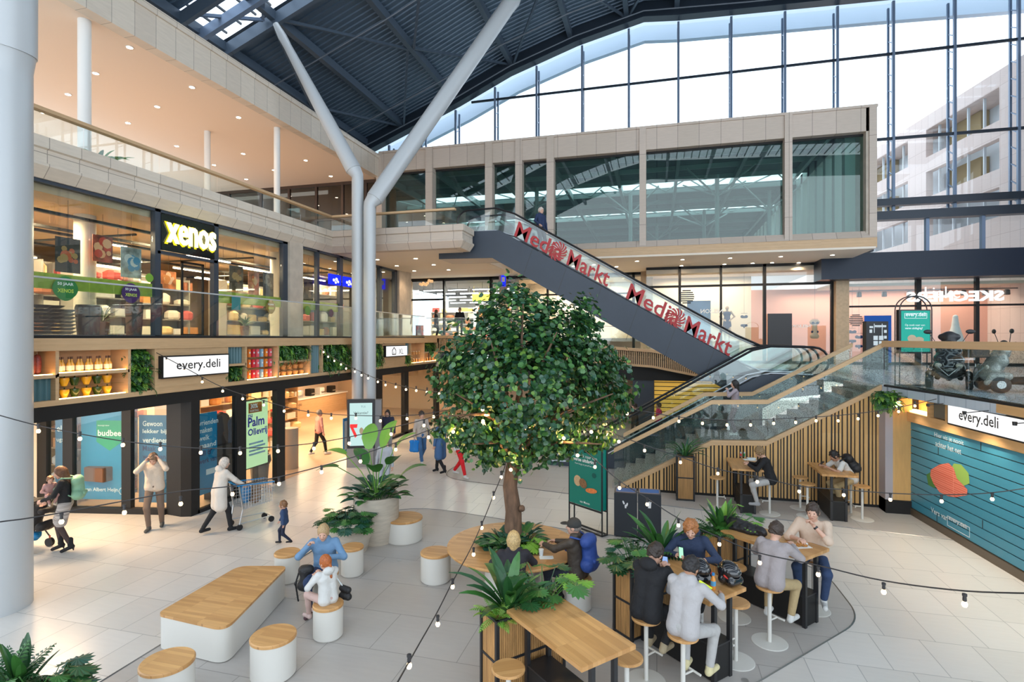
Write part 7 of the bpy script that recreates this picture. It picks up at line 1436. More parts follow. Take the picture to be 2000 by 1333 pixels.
# ---- walkers on the left
p = atZ(128, 1078, 0); w1_ = person('person with long brown hair, black top and striped skirt pushing a stroller', p, LEFT + .45, 1.68, lean=.06, head=(.25, 0, 0), RH=(.15, .36, 1.03), LH=(-.16, .34, 1.12), RA=(.09, .10, .16), LA=(-.09, -.10, .16), hair='long', hc=('brown', (.12, .05, .02)), top=('black', (.012, .012, .014)), bottom=mat('striped_knit', (.36, .33, .31), .9, noise=.5, nscale=3, stretch=(1, 1, 30)), skirt=.78, shoes=('black', (.012, .012, .012)), legs_bare=False, heels=.07)
bp_ = backpack(w1_, cm('mint', (.22, .42, .28), .6), 'mint green backpack worn by the person with the stroller', 1.0)
lg = bpy.data.objects[[c.name for c in w1_['t'].children if c.name.startswith('body')][0]]
q = w1_['C'] + w1_['F'] * .22 + w1_['U'] * .0; person('small child in patterned clothes carried on the arm of the person with the stroller', (q.x, q.y, q.z - .30), LEFT + PI * .8, .80, seat=.12, hs=1.35, hc=('fair', (.22, .10, .04)), top=('floral', (.45, .26, .24)), bottom=('floral', (1, 1, 1)), shoes=('cream', (.6, .5, .4)), res=.011, RH=(.12, .2, .5), LH=(-.12, .2, .5), RA=(.08, .25, .05), LA=(-.08, .25, .05))
p = atZ(302, 1033, 0); person('person in a cream cardigan and brown trousers holding both hands to the ears', p, CAMW + .35, 1.78, lean=.05, head=(.55, .0, 0), RH=(.12, .19, 1.50), LH=(-.13, .19, 1.52), RA=(.08, .12, .085), LA=(-.1, -.16, .085), elbow=(.7, .45, -.9), hc=('grey_brown', (.20, .12, .07)), top=('cream', (.62, .56, .48)), bottom=('taupe', (.17, .12, .09)), shoes=('slate', (.08, .08, .075)), bulk=1.08, curl=(1.3, 1.0), collar=True, res=.010)
p = atZ(428, 1040, 0); w3_ = person('white-haired person in a long white coat pushing a shopping cart', p, RIGHT + .85, 1.66, lean=.16, head=(.1, 0, 0), RH=(.2, .50, .98), LH=(-.2, .50, .98), RA=(.08, .22, .085), LA=(-.08, -.32, .14), hair='bob', hc=('white', (.60, .52, .45)), top=('ivory', (.66, .60, .53)), bottom=('black', (.015, .015, .018)), shoes=('black', (.012, .012, .012)), coat=.32, bulk=1.15, hood=True)
p = atZ(556, 1064, 0); person('toddler in a navy jacket running past the drum seats', p, LEFT + .1, .88, hs=1.45, lean=.08, RH=(.22, .28, .85), LH=(-.24, -.02, .80), RA=(.08, .22, .12), LA=(-.08, -.25, .18), hc=('fair', (.40, .22, .10)), top=('navy_print', (.03, .06, .14)), bottom=('navy', (.015, .02, .045)), shoes=('black', (.02, .02, .02)), bulk=1.15, res=.009)
p = atZ(622, 890, 0); person('person in a pink sweater and black leggings walking in the open shop', p, RIGHT + .75, 1.68, lean=.05, RA=(.08, .26, .1), LA=(-.08, -.28, .13), hair='short', hc=('grey', (.22, .18, .15)), top=('pink', (.60, .28, .24)), bottom=('black', (.015, .015, .018)), shoes=('white', (.6, .6, .58)), res=.014)
p = atZ(823, 906, 0); w17 = person('person in a pale striped shirt and blue jeans carrying a bright blue bag', p, CAMW + .55, 1.82, RA=(.08, .24, .1), LA=(-.08, -.26, .12), top=('pale_stripe', (.50, .42, .36)), bottom=('denim', (.05, .13, .28)), shoes=('white', (.6, .6, .58)), res=.014, hc=('dark', (.03, .02, .015)))
q = n3(w17['RH']); obj_soft('shopping_bag', 'bright blue carrier bag held by the person in jeans', 'bag', q - V(0, 0, .25), cm('bag_blue', (.0, .20, .62), .5), [('c', q + V(-.12, 0, -.42), q + V(.12, 0, -.42), .05, .05), ('c', q + V(-.14, 0, -.14), q + V(.14, 0, -.14), .035, .035), ('c', q + V(0, 0, -.12), q + V(0, 0, -.42), .06, .07), ('c', q + V(-.1, 0, -.14), q + V(-.1, 0, -.42), .05, .06), ('c', q + V(.1, 0, -.14), q + V(.1, 0, -.42), .05, .06)], .012, .04, 'bag_body', parts=(('bag_handle', PW, [('c', q + V(-.06, 0, -.12), q, .008, .008), ('c', q + V(.06, 0, -.12), q, .008, .008)]),))
p = atZ(860, 925, 0); person('person in a knee-long blue coat and black boots beside the tree crown', p, LEFT - .5, 1.70, RA=(.08, .2, .14), LA=(-.08, -.22, .16), top=('blue_coat', (.06, .14, .30)), bottom=('black', (.015, .015, .018)), coat=.42, bulk=1.15, shoes=('black', (.012, .012, .012)), hair='long', hc=('dark', (.03, .02, .015)), res=.014, heels=.05)
p = atZ(898, 933, 0); person('person in red trousers and a white top striding behind the tree', p, CAMW + .9, 1.72, RA=(.08, .3, .1), LA=(-.08, -.32, .15), top=('white', (.65, .65, .63)), bottom=('red', (.65, .01, .015)), shoes=('white', (.6, .6, .58)), hair='bob', hc=('brown', (.10, .05, .03)), res=.014)
p = atZ(757, 893, 0); person('dark-haired person in a navy jacket behind the digital kiosk', p, CAMW, 1.72, top=('navy2', (.03, .035, .07)), bottom=('grey', GY), res=.015, hair='long', hc=('dark', (.03, .02, .015)), bulk=1.1)
p = atZ(752, 968, 0); person('person in pale grey clothes half hidden behind the big-leaved pot', p, CAMW - .2, 1.58, top=('pale_grey', (.42, .44, .48)), bottom=('pale_grey', (1, 1, 1)), hair='bun', hc=('brown', (.12, .06, .03)), res=.014)
p = atZ(1240, 872, 0); person('person in a black coat standing under the escalators', p, LEFT, 1.72, top=('black', (.012, .012, .014)), bottom=('black', (1, 1, 1)), hair='short', hc=('dark', (.03, .02, .015)), coat=.3, res=.016, bulk=1.1)
p = atZ(1287, 868, 0); person('person in a hot pink jacket beyond the escalator glass', p, LEFT, 1.70, top=('hot_pink', (.65, .02, .14)), bottom=('navy', (.015, .02, .045)), hair='short', hc=('dark', (.03, .02, .015)), res=.016)
p = atZ(852, 664, 4.19); q = atY(852, 640, 28.3); person('long-haired person in black on the gallery near the bright shop', (q.x, q.y, 4.19), RIGHT, 1.62, top=('black', (.012, .012, .014)), bottom=('black', (1, 1, 1)), hair='long', hc=('auburn', (.18, .08, .04)), coat=.2, res=.018)
q = atY(898, 640, 28.0); person('person in a black jacket walking on the gallery past the shop windows', (q.x, q.y, 4.19), CAMW, 1.70, top=('black', (.012, .012, .014)), bottom=('black', (1, 1, 1)), hair='short', hc=('grey', (.3, .22, .17)), res=.018, bulk=1.1)
q = atY(1436, 700, 16.4); person('dark-haired person in a pale top standing on the stair landing, hand raised', (q.x, q.y, 1.47), LEFT - .35, 1.60, LH=(-.1, .22, 1.38), hair='long', hc=('black', (.015, .012, .012)), top=('mauve_grey', (.36, .30, .33)), bottom=('plum', (.10, .05, .06)), res=.012)
q = atY(1056, 450, Y1 + .65); zz = 3.0 + (c1[3].z - .1 - 3.0) * (q.x - xe) / (c1[3].x - xe); person('white-haired person in a dark blue jacket riding the upper escalator', (q.x, q.y, zz + .08), CAMW + .7, 1.78, top=('suit_blue', (.02, .035, .09)), bottom=('dark', (.02, .02, .03)), hc=('white', (.60, .52, .45)), collar=True, res=.014, RH=(.3, .25, 1.0))
# ---- seated round the drum seats
pw = atZ(636, 1118, .47); w5_ = person('blond person in a denim jacket sitting on a drum seat and eating', (pw.x, pw.y), CAMW + .15, 1.74, seat=.47, lean=.28, head=(.15, 0, 0), RH=(.20, .30, 1.02), LH=(-.12, .38, .86), RA=(.16, .42, .09), LA=(-.06, .44, .09), hair='bun', hc=('blond', (.42, .28, .14)), top=('denim_pale', (.14, .26, .42)), bottom=('denim_dark', (.02, .04, .10)), shoes=('plum', (.10, .04, .06)), res=.010, bulk=1.05, elbow=(.8, .2, -.8), curl=(1.2, 1.2), collar=True)
q = n3(w5_['P'] + w5_['F'] * .25 + w5_['R'] * .25); obj_soft('shoulder_bag', 'black bag with a long strap on the lap of the person in denim', 'bag', q, cm('bag_black', (.012, .012, .013), .6), [('c', q + V(-.05, 0, .12), q + V(.06, 0, .14), .07, .07), ('c', q + V(-.06, 0, -.12), q + V(.05, 0, -.12), .08, .07), ('c', q + V(0, 0, .1), q + V(0, 0, -.1), .08, .09)], .012, .05, 'bag_body', parts=(('bag_strap', cm('bag_black', (1, 1, 1)), [('c', q + V(-.1, 0, .14), q + V(-.17, -.02, -.1), .014, .014), ('c', q + V(-.17, -.02, -.1), q + V(-.12, -.02, -.36), .014, .014)]),))
pg = atZ(641, 1178, .47); w6_ = person('red-haired child in a white hoodie sitting on a drum seat with legs swinging', (pg.x, pg.y), AWAY + .85, 1.32, seat=.47, lean=.12, head=(.05, .25, 0), RH=(.02, .26, 1.10), LH=(-.14, .26, 1.08), RA=(.00, .46, .34), LA=(-.12, .48, .30), hair='pony', hc=('red', (.38, .10, .02)), top=('white', (.65, .65, .63)), bottom=('blush', (.52, .36, .32)), shoes=('blush2', (.60, .45, .42)), res=.009, hs=1.12, hood=True, bulk=1.05, curl=(1.3, 1.3))
q = n3(w6_['P'] + w6_['R'] * .27 - Vector((0, 0, .02))); obj_soft('shoulder_bag', 'small black shoulder bag with striped strap hanging on the red-haired child', 'bag', q, cm('bag_black', (1, 1, 1)), [('c', q + V(-.05, 0, .06), q + V(.05, 0, .04), .045, .045), ('c', q + V(-.05, 0, -.05), q + V(.05, 0, -.06), .05, .05)], .009, .04, 'bag_body', parts=(('bag_strap', PALE, [('c', q + V(-.04, 0, .08), n3(w6_['C']) + n3(w6_['R']) * .13, .011, .011)]),))
for ob in bpy.data.objects:
    if ob.get('label', '').startswith('drum seat under the blond'): e_ = atZ(1003, 1160, .48); ob.location = (e_.x, e_.y, 0); SE7 = ob
d7 = SE7.location; person('blond person in a black coat sitting at the round table, seen from behind', (d7.x, d7.y), AWAY + .02, 1.80, seat=.48, lean=.10, head=(.1, -.1, 0), RH=(.15, .40, .86), LH=(-.15, .40, .86), hair='bob', hc=('straw', (.52, .36, .16)), top=('ink', (.022, .020, .026)), bottom=('black', (.015, .015, .018)), shoes=('black', (.012, .012, .012)), res=.011, bulk=1.08, collar=True)
p8 = atZ(1130, 1128, .48); v_ = TC - p8; r8 = math.atan2(v_.y, v_.x) - PI / 2 + .1; w8_ = person('person with a dark cap and brown quilted jacket sitting at the round table', (p8.x, p8.y), r8 - .1, 1.86, seat=.48, lean=.10, head=(.0, .25, 0), RH=(.16, .46, .84), LH=(-.10, .52, .86), RA=(.10, .36, .09), LA=(-.12, .42, .09), hair='cap', hc=('grey', (.22, .18, .15)), top=('olive_brown', (.050, .038, .028), .6), bottom=('ink2', (.02, .025, .04)), shoes=('black', (.012, .012, .012)), res=.010, bulk=1.10, collar=True, curl=(.8, .8))
backpack(w8_, cm('royal', (.02, .06, .26), .6), 'royal blue backpack on the back of the person with the cap', 1.12, .17, .24)
cp_ = atZ(1057, 1086, .75); t = thing('paper_cup', 'pale paper cup on the round table', 'cup', cp_); MB().lathe([(.028, 0), (.040, .10), (.036, .10), (.026, .01)], (0, 0, 0), 18).build('cup_body', PALE, t, smooth=True); MB().lathe([(.041, .096), (.041, .104), (.035, .106)], (0, 0, 0), 18).build('rim', PW, t)
q = atZ(1066, 1090, .752); t = thing('paper_sheet', 'white sheet of paper beside the cup on the round table', 'paper', q, .3); MB().box((-.10, -.06, 0), (.10, .06, .002)).build('sheet', PW, t); MB().box((-.08, -.05, .002), (.12, .065, .0035)).build('sheet', PW, t)
# ---- the helmet table
STZ = .775
p = atZ(1262, 1207, STZ); w9_ = person('person in a black hoodie looking at a phone beside the slatted planter', (p.x, p.y), AWAY - .75, 1.84, seat=STZ, lean=.26, head=(.35, -.15, 0), RH=(.05, .42, 1.20), LH=(-.08, .45, 1.18), RA=(.12, .20, .38), LA=(-.14, .34, .30), hc=('dark', (.03, .02, .015)), top=('jet', (.010, .010, .012)), bottom=('black', (.015, .015, .018)), shoes=('sand', (.42, .34, .22)), res=.010, hood=True, bulk=1.10, curl=(1.2, 1.2))
p = atZ(1334, 1240, STZ); w11 = person('dark-haired person in a light grey zip top with a yellow shoulder stripe, back to view', (p.x, p.y), AWAY - .75, 1.80, seat=STZ, lean=.24, head=(.30, -.1, 0), RH=(.24, .48, 1.10), LH=(-.12, .44, 1.13), RA=(.16, .34, .30), LA=(-.06, .20, .34), hc=('black', (.015, .012, .012)), top=('silver', (.42, .40, .40)), bottom=('light_grey', (.42, .41, .40)), shoes=('pale_yellow', (.62, .55, .32)), res=.010, skin='tan', bulk=1.04, collar=True)
s_ = n3(w11['sh'][1]); obj_soft('yellow_stripe', 'bright yellow stripe along the shoulder of the grey zip top', 'garment stripe', s_, mat('neon_yellow', (.65, .80, .02), .6), [('c', s_ + V(-.02, 0, .075), s_ + n3(w11['F']) * .10 + n3(w11['R']) * .07 + V(0, 0, .01), .014, .012)], .006, .01, 'stripe')
yo = bpy.data.objects[[o.name for o in bpy.data.objects if o.name.startswith('yellow_stripe')][0]]
so_ = yo.children[0]; rt_ = w11['t']; Mi = (Matrix.Translation(rt_.location) @ Matrix.Rotation(rt_.rotation_euler.z, 4, 'Z')).inverted(); so_.data.transform(Mi @ Matrix.Translation(yo.location)); so_.parent = rt_; so_.name = 'shoulder_stripe'; bpy.data.objects.remove(yo)
p10 = atD(1352, 900, 7.95); w10_ = person('ginger-haired person in a navy hoodie facing the view across the helmet table', (p10.x, p10.y), CAMW - .4, 1.82, seat=STZ, lean=.30, head=(.25, 0, 0), RH=(.16, .42, 1.14), LH=(-.20, .42, 1.12), RA=(.12, .25, .35), LA=(-.12, .25, .35), hair='curly', hc=('ginger', (.34, .13, .04)), top=('navy_hood', (.020, .035, .080)), bottom=('black', (.015, .015, .018)), res=.010, hood=True, bulk=1.06, curl=(1.0, .8))
dup(s0_, (p10.x, p10.y, 0), 1.0, 'bar stool under the ginger-haired person')
def phone(P_, off, label, em):
    q = P_ + off; t = thing('phone', label, 'phone', q, 0); MB().box((-.037, -.004, -.075), (.037, .004, .075)).build('phone_body', BLACK, t, bevel=.003); MB().box((-.034, -.0055, -.07), (.034, -.004, .07)).build('phone_screen', em, t); return t
ph = phone(w9_['LH'], w9_['dL'] * .09 + Vector((0, 0, .03)), 'phone held by the person in the black hoodie', emis('phone_blue', (.25, .4, .75), .8)); ph.rotation_euler = (.3, 0, AWAY - .5)
ph = phone(w10_['RH'], w10_['dR'] * .09 + Vector((0, 0, .03)), 'phone with a green and white screen held by the ginger-haired person', emis('phone_green', (.35, .9, .5), .9)); ph.rotation_euler = (-.5, .3, AWAY + .3)
def helmet(u, v, rz, label, deco):
    c = atZ(u, v, 1.08); c.z = 1.08; t = thing('motor_helmet', label, 'helmet', c, rz); sh_ = mat('helmet_black', (.010, .010, .012), .16, coat=.8)
    soft('shell', sh_, t, [('e', V(0, -.01, .15), I3, V(.125, .15, .135)), ('c', V(-.07, .09, .06), V(.07, .09, .06), .055, .055), ('c', V(-.09, -.02, .07), V(.09, -.02, .07), .06, .06)], .007, .03, [('e', V(0, .16, .155), I3, V(.10, .09, .055)), ('e', V(0, 0, .0), I3, V(.09, .10, .05))])
    soft('visor', mat('visor_smoke', (.02, .02, .022), .08, coat=1.0), t, [('e', V(0, .045, .165), I3, V(.112, .112, .07))], .008, .01)
    for s in (-1, 1): soft('red_vent', mat('helmet_red', (.6, .03, .02), .4), t, [('c', V(s * .12, .03, .13), V(s * .115, .07, .11), .014, .008)], .005, .005)
    if deco:
        for k in range(5): a = .5 + .35 * k; soft('white_dot', PW, t, [('e', V(-.122 * math.cos(a * .3), -.05 + .02 * k, .10 + .03 * k), I3, V(.01, .01, .01))], .004, .002)
        soft('yellow_mark', mat('neon_yellow', (1, 1, 1)), t, [('c', V(-.09, .11, .05), V(-.05, .135, .045), .012, .01)], .005, .005)
helmet(1368, 1135, CAMW + .1, 'plain black motorcycle helmet on the high table', False); helmet(1424, 1140, CAMW + .5, 'black motorcycle helmet with white dots and a red emblem on the high table', True)
q = atZ(1393, 1152, 1.08); t = thing('drink_bottle', 'small plastic drink bottle with a blue cap and orange drink', 'bottle', (q.x, q.y, 1.08)); MB().lathe([(.028, 0), (.031, .01), (.031, .12), (.016, .165), (.015, .18)], (0, 0, 0), 16).build('bottle_body', mat('orange_drink', (.75, .30, .05), .15, coat=.6), t, smooth=True); MB().lathe([(.032, .05), (.032, .11)], (0, 0, 0), 16).build('label_band', mat('label_blue', (.10, .35, .60), .5), t); MB().lathe([(.018, .175), (.018, .205)], (0, 0, 0), 12).build('cap', mat('cap_blue', (.02, .20, .50), .4), t)
# ---- the jacket table
p = atZ(1503, 1146, STZ); w12 = person('dark-haired person in a grey sweater and khaki trousers eating at the jacket table', (p.x, p.y), AWAY - .85, 1.80, seat=STZ, lean=.30, head=(.25, .05, 0), RH=(.10, .50, 1.20), LH=(-.16, .46, 1.12), RA=(.14, .34, .30), LA=(-.10, .18, .36), hc=('dark_brown', (.045, .028, .02)), top=('dove', (.34, .30, .30)), bottom=('khaki', (.42, .31, .16)), shoes=('white', (.6, .6, .58)), res=.010, bulk=1.10, curl=(1.2, .9))
p = atZ(1589, 1192, 0); w13 = person('person in a beige shirt and navy jeans resting the chin on one hand', (p.x, p.y), CAMW - .55, 1.86, seat=STZ, lean=.14, head=(.05, -.1, 0), LH=(-.02, .27, 1.30), RH=(.16, .40, 1.12), RA=(.16, .34, .32), LA=(-.14, .30, .30), hc=('dark_brown', (.045, .028, .02)), top=('beige', (.62, .47, .36)), sleeve=.62, bottom=('navy_jean', (.025, .05, .12)), shoes=('white', (.6, .6, .58)), res=.010, bulk=1.10, curl=(1.0, 1.3), elbow=(.7, .3, -.8))
q = w13['LH'] - w13['dL'] * .03; t = thing('wrist_watch', 'black watch on the wrist of the person in the beige shirt', 'watch', q); a_ = w13['dL']; MB().tube([-a_ * .014, a_ * .014], .034, 14).build('strap', BLACK, t, smooth=True); MB().ball(w13['dL'].cross(Vector((0, 0, 1))) * .032, .014, 8, 5).build('watch_face', CHAR, t)
q = n3(atZ(1452, 1032, 1.12)); obj_soft('jacket', 'crumpled black padded jacket lying on the high table', 'clothes', (q[0], q[1], 1.08), mat('padded_black', (.012, .012, .014), .5), [('c', q + V(-.26, .24, .02), q + V(-.08, .08, .03), .075, .10), ('c', q + V(-.08, .08, .02), q + V(.24, -.20, .02), .10, .075), ('c', q + V(-.05, .2, .02), q + V(.20, .0, .01), .07, .06), ('c', q + V(-.18, .05, .0), q + V(.1, -.16, .0), .06, .06)], .011, .03, 'fabric_body', noise=.012, nf=34)
q = atZ(1566, 1068, 1.08); t = thing('snack_tray', 'open snack on white paper on the high table', 'food', (q.x, q.y, 1.08), .4); MB().box((-.12, -.08, 0), (.12, .08, .003)).build('paper', PW, t); soft('snack', mat('snack_brown', (.50, .22, .05), .6, noise=.4, nscale=50), t, [('c', V(-.06, 0, .025), V(.03, .02, .025), .028, .024), ('e', V(.04, -.02, .02), I3, V(.04, .03, .02))], .006, .01, noise=.003, nf=120); soft('clear_lid', mat('film', (.75, .75, .75), .15), t, [('c', V(.06, .03, .02), V(.11, .04, .02), .02, .02)], .006, .01, noise=.004, nf=100)
# ---- the wall tables
p = atZ(1506, 943, STZ); w14 = person('curly-haired person in a black hoodie reading at the wall table', (p.x, p.y), LEFT - .4, 1.78, seat=STZ, lean=.32, head=(.35, 0, 0), RH=(.10, .48, 1.16), LH=(-.12, .48, 1.16), RA=(.12, .36, .30), LA=(-.1, .30, .30), hair='curly', hc=('sandy', (.24, .15, .07)), top=('jet', (1, 1, 1)), bottom=('light_grey', (1, 1, 1)), shoes=('grey_shoe', (.35, .35, .36)), res=.011, bulk=1.06)
q = atZ(1462, 898, 1.085); t = thing('paper_sheet', 'open papers in front of the curly-haired reader', 'paper', (q.x, q.y, 1.08), .2); MB().box((-.12, -.09, 0), (.12, .09, .003)).build('sheet', PW, t); MB().box((-.02, -.16, .003), (.16, .02, .006)).build('sheet', PW, t); MB().box((.0, .02, .006), (.2, .14, .03)).build('sheet', PALE, t)
for k, (u, v) in enumerate(((1447, 893), (1454, 893))):
    q = atZ(u, v, 1.08); t = thing('drink_can', ['slim drink can on the wall table, left one', 'slim drink can on the wall table, right one'][k], 'can', (q.x, q.y, 1.08)); MB().lathe([(.022, 0), (.026, .006), (.026, .12), (.022, .13)], (0, 0, 0), 12).build('can_body', mat('can_silver', (.45, .45, .46), .3, .7), t, smooth=True); MB().lathe([(.0265, .03), (.0265, .09)], (0, 0, 0), 12).build('label_band', [mat('label_red', (.6, .05, .05), .4), mat('label_green', (.05, .3, .1), .4)][k], t)
p = atZ(1662, 942, STZ); w15 = person('person in a white T-shirt leaning low over a phone at the wall table', (p.x, p.y), LEFT - .1, 1.76, seat=STZ, lean=.62, head=(.25, 0, 0), RH=(.06, .62, 1.14), LH=(-.16, .60, 1.14), RA=(.12, .30, .30), LA=(-.12, .30, .30), hc=('black', (.015, .012, .012)), top=('white', (1, 1, 1)), sleeve=.35, bottom=('khaki', (1, 1, 1)), shoes=('sand', (1, 1, 1)), skin='tan', res=.011, curl=(1.2, 1.0))
backpack(w15, cm('black_bag', (.012, .013, .016), .6), 'black backpack on the person leaning over the wall table', 1.0)
ph = phone(w15['RH'], w15['dR'] * .06 + Vector((0, 0, .03)), 'phone held by the person leaning over the wall table', BLACK); ph.rotation_euler = (.9, 0, LEFT)
# ---- mannequins in the shop windows
for k, (u, lab, tp_, bt_) in enumerate(((1338, 'mannequin at the left of the blue banner, hands on hips', ('bikini', (.03, .05, .12)), ('bikini', (1, 1, 1))), (1369, 'mannequin in dark swimwear before the blue banner', ('bikini', (1, 1, 1)), ('bikini', (1, 1, 1))), (1420, 'mannequin in a short dark blue dress', ('dress', (.03, .05, .14)), ('dress', (1, 1, 1))), (1115, 'mannequin legs visible between tree and escalator', None, ('bikini', (1, 1, 1))))):
    yy = YS + .8 if u > 1200 else YJ + .7; q = atY(u, 600, yy); zf = 4.05 if u > 1200 else 3.95
    tag(MB().box((q.x - .5, yy - .4, 3.0), (q.x + .5, yy + .4, zf)).build('display_plinth', mat('plinth_pale', (.5, .45, .4), .6)), 'pale plinth under the ' + lab, 'plinth')
    m_ = person(lab, (q.x, q.y, zf), PI, 1.78, top=None, bottom=None, shoes=None, hair=None, skin='doll', res=.018, name='mannequin', cat='mannequin', RH=(.16, .12, 1.0), LH=(-.16, .12, 1.0), elbow=(1, -.2, -.2))
    T_ = m_['t']
    if tp_: soft('bikini_top', cm(*tp_), T_, [('c', V(-.07, .05, 1.30), V(.07, .05, 1.30), .085, .085)] if k != 2 else [('c', V(-.06, 0, 1.30), V(.06, 0, 1.30), .12, .12), ('c', V(0, 0, 1.3), V(0, 0, .75), .12, .20)], .015, .03)
    if k != 2: soft('bikini_bottom', cm(*bt_), T_, [('c', V(-.06, 0, .93), V(.06, 0, .93), .10, .10)], .015, .03)
for k, (u, v) in enumerate(((1453, 628), (1591, 640), (1664, 658), (1677, 668))):
    q = atY(u, v, YS + .4); t = thing('swimwear_set', ['dark swimwear set hanging right of the dress mannequin', 'torso form with dark swimwear in the salmon window', 'dark swimwear set left in the salmon shop', 'smaller swimwear set beside the blue display'][k], 'clothes', q); tp_ = cm('bikini', (1, 1, 1))
    if k == 1: soft('torso_form', SKIN['doll'], t, [('c', V(-.1, 0, .25), V(.1, 0, .25), .12, .12), ('c', V(0, 0, .2), V(0, 0, -.3), .10, .13), ('c', V(-.08, 0, -.4), V(.08, 0, -.4), .12, .12)], .02, .05)
    soft('bikini_top', tp_, t, [('c', V(-.09, -.06, .22), V(-.03, -.06, .20), .075, .06), ('c', V(.09, -.06, .22), V(.03, -.06, .20), .075, .06)], .015, .02); soft('bikini_bottom', tp_, t, [('c', V(-.10, -.04, -.2), V(.10, -.04, -.2), .06, .06), ('c', V(0, -.05, -.2), V(0, -.05, -.3), .06, .03)], .015, .02); MB().tube([(-.14, -.04, .38), (.14, -.04, .38)], .008, 5).build('hanger', BLACK, t); MB().tube([(0, -.04, .38), (0, -.04, (7.28 if k < 2 else 6.48) - q.z)], .004, 4).build('cord', BLACK, t)
q = atY(1866, 640, YS + .5); soft_t = thing('white_dress', 'white dress form in the salmon shop behind the mobility scooter', 'clothes', (q.x, q.y, 3.9)); soft('dress_fabric', PW, soft_t, [('c', V(0, 0, .1), V(0, 0, .9), .34, .12), ('c', V(0, 0, .9), V(0, 0, 1.2), .13, .10)], .025, .05); MB().lathe([(.03, -.9), (.03, .1)], (0, 0, 0), 8).build('stand', CHAR, soft_t)
# ---- stroller, cart, mobility scooters
c = atZ(52, 1074, 0); t = thing('stroller', 'black pushchair half hidden behind the big left column', 'stroller', (c.x, c.y, 0), LEFT - .15); BF = cm('stroller_black', (.014, .013, .014), .7)
for sx in (-.22, .22):
    for y in (.32, -.28):
        for d_ in (-.022, .022): MB().tube([(sx + d_ - .012, y, .085), (sx + d_ + .012, y, .085)], .085, 18).build('wheel', RUB, t, smooth=True)
        MB().tube([(sx, y, .085), (sx, y, .22)], .014, 8).build('fork', mat('orange_red', (.5, .08, .04), .5), t)
f = MB()
for sx in (-.22, .22): f.tube([(sx, .34, .2), (sx, -.05, .55), (sx, -.42, 1.02)], .013, 8); f.tube([(sx, -.28, .2), (sx, .1, .62)], .013, 8)
f.tube([(-.22, -.42, 1.02), (.22, -.42, 1.02)], .018, 8); f.tube([(-.22, .34, .2), (.22, .34, .2)], .012, 6); f.build('frame', BLACK, t)
soft('seat_shell', BF, t, [('c', V(-.12, -.1, .50), V(.12, -.1, .50), .09, .09), ('c', V(0, -.12, .5), V(0, -.28, .85), .14, .13), ('c', V(-.1, .18, .45), V(.1, .18, .45), .06, .06), ('c', V(0, .18, .45), V(0, -.1, .5), .09, .1)], .014, .05); soft('canopy', BF, t, [('c', V(-.14, -.22, .92), V(.14, -.22, .92), .09, .09), ('c', V(-.14, .02, .96), V(.14, .02, .96), .05, .05), ('c', V(0, -.22, .93), V(0, .02, .97), .1, .06)], .014, .06)
soft('hanging_bag', BF, t, [('c', V(-.10, -.46, .80), V(.10, -.46, .80), .06, .06), ('c', V(-.10, -.44, .50), V(.10, -.44, .50), .09, .09)], .014, .05, noise=.008, nf=24); soft('blue_basket', mat('basket_blue', (.0, .18, .42), .6), t, [('c', V(-.12, -.1, .26), V(.12, -.1, .26), .08, .08), ('c', V(0, .05, .27), V(0, -.2, .27), .08, .08)], .014, .04, noise=.008, nf=30)
c = atZ(492, 1024, 0); t = thing('shopping_cart', 'metal shopping cart with blue handle pushed by the person in the white coat', 'shopping cart', (c.x, c.y, 0), RIGHT + .85); W2 = .25; bk = MB(); ct = MB()
ct.tube([(-W2, -.40, .98), (W2, -.40, .98)], .018, 8); 
for s in (-1, 1): ct.tube([(s * W2, -.40, .98), (s * W2 * .95, .40, .92)], .012, 6)
ct.build('handle', mat('cart_blue', (.0, .25, .60), .4), t)
for s in (-1, 1): bk.tube([(s * W2, -.38, .96), (s * W2, -.30, .45), (s * W2 * .9, -.36, .12)], .016, 6); bk.tube([(s * W2, -.30, .45), (s * W2 * .8, .38, .50)], .008, 6); bk.tube([(s * W2 * .9, -.36, .14), (s * W2 * .7, .36, .14)], .012, 6)
bk.tube([(-W2 * .7, .36, .14), (W2 * .7, .36, .14)], .012, 6); bk.build('frame', STEELP, t); wm = MB()
for k in range(7): z = .50 + .07 * k; a_ = .26 + .012 * k; wm.tube([(-W2, -.32, z), (-W2 * .85, .36 + .01 * k, z), (W2 * .85, .36 + .01 * k, z), (W2, -.32, z)], .006, 4, False)
for k in range(12):
    y = -.30 + .06 * k
    for s in (-1, 1): wm.tube([(s * W2 * (1 - .012 * k), y, .46), (s * W2 * (1 - .012 * k), y, .95)], .005, 4, False)
for k in range(6): x = -W2 * .8 + W2 * .32 * k; wm.tube([(x, -.30, .47), (x, .38, .50), (x, .42, .93)], .005, 4, False)
wm.build('wire_basket', STEELP, t)
for s in (-1, 1):
    for y, w_ in ((-.36, W2 * .9), (.36, W2 * .7)): MB().tube([(s * w_ - .014, y, .065), (s * w_ + .014, y, .065)], .065, 16).build('wheel', RUB, t, smooth=True)
soft('blue_bag', mat('cart_bag_blue', (.05, .22, .45), .7), t, [('c', V(-.1, -.15, .78), V(.1, -.15, .78), .09, .09), ('c', V(0, -.15, .6), V(0, -.12, .8), .1, .1)], .014, .05); soft('brown_bag', mat('cart_bag_brown', (.28, .18, .11), .8), t, [('c', V(-.08, .05, .58), V(.1, .05, .6), .10, .10), ('c', V(0, .08, .55), V(0, .08, .8), .09, .11)], .014, .05)
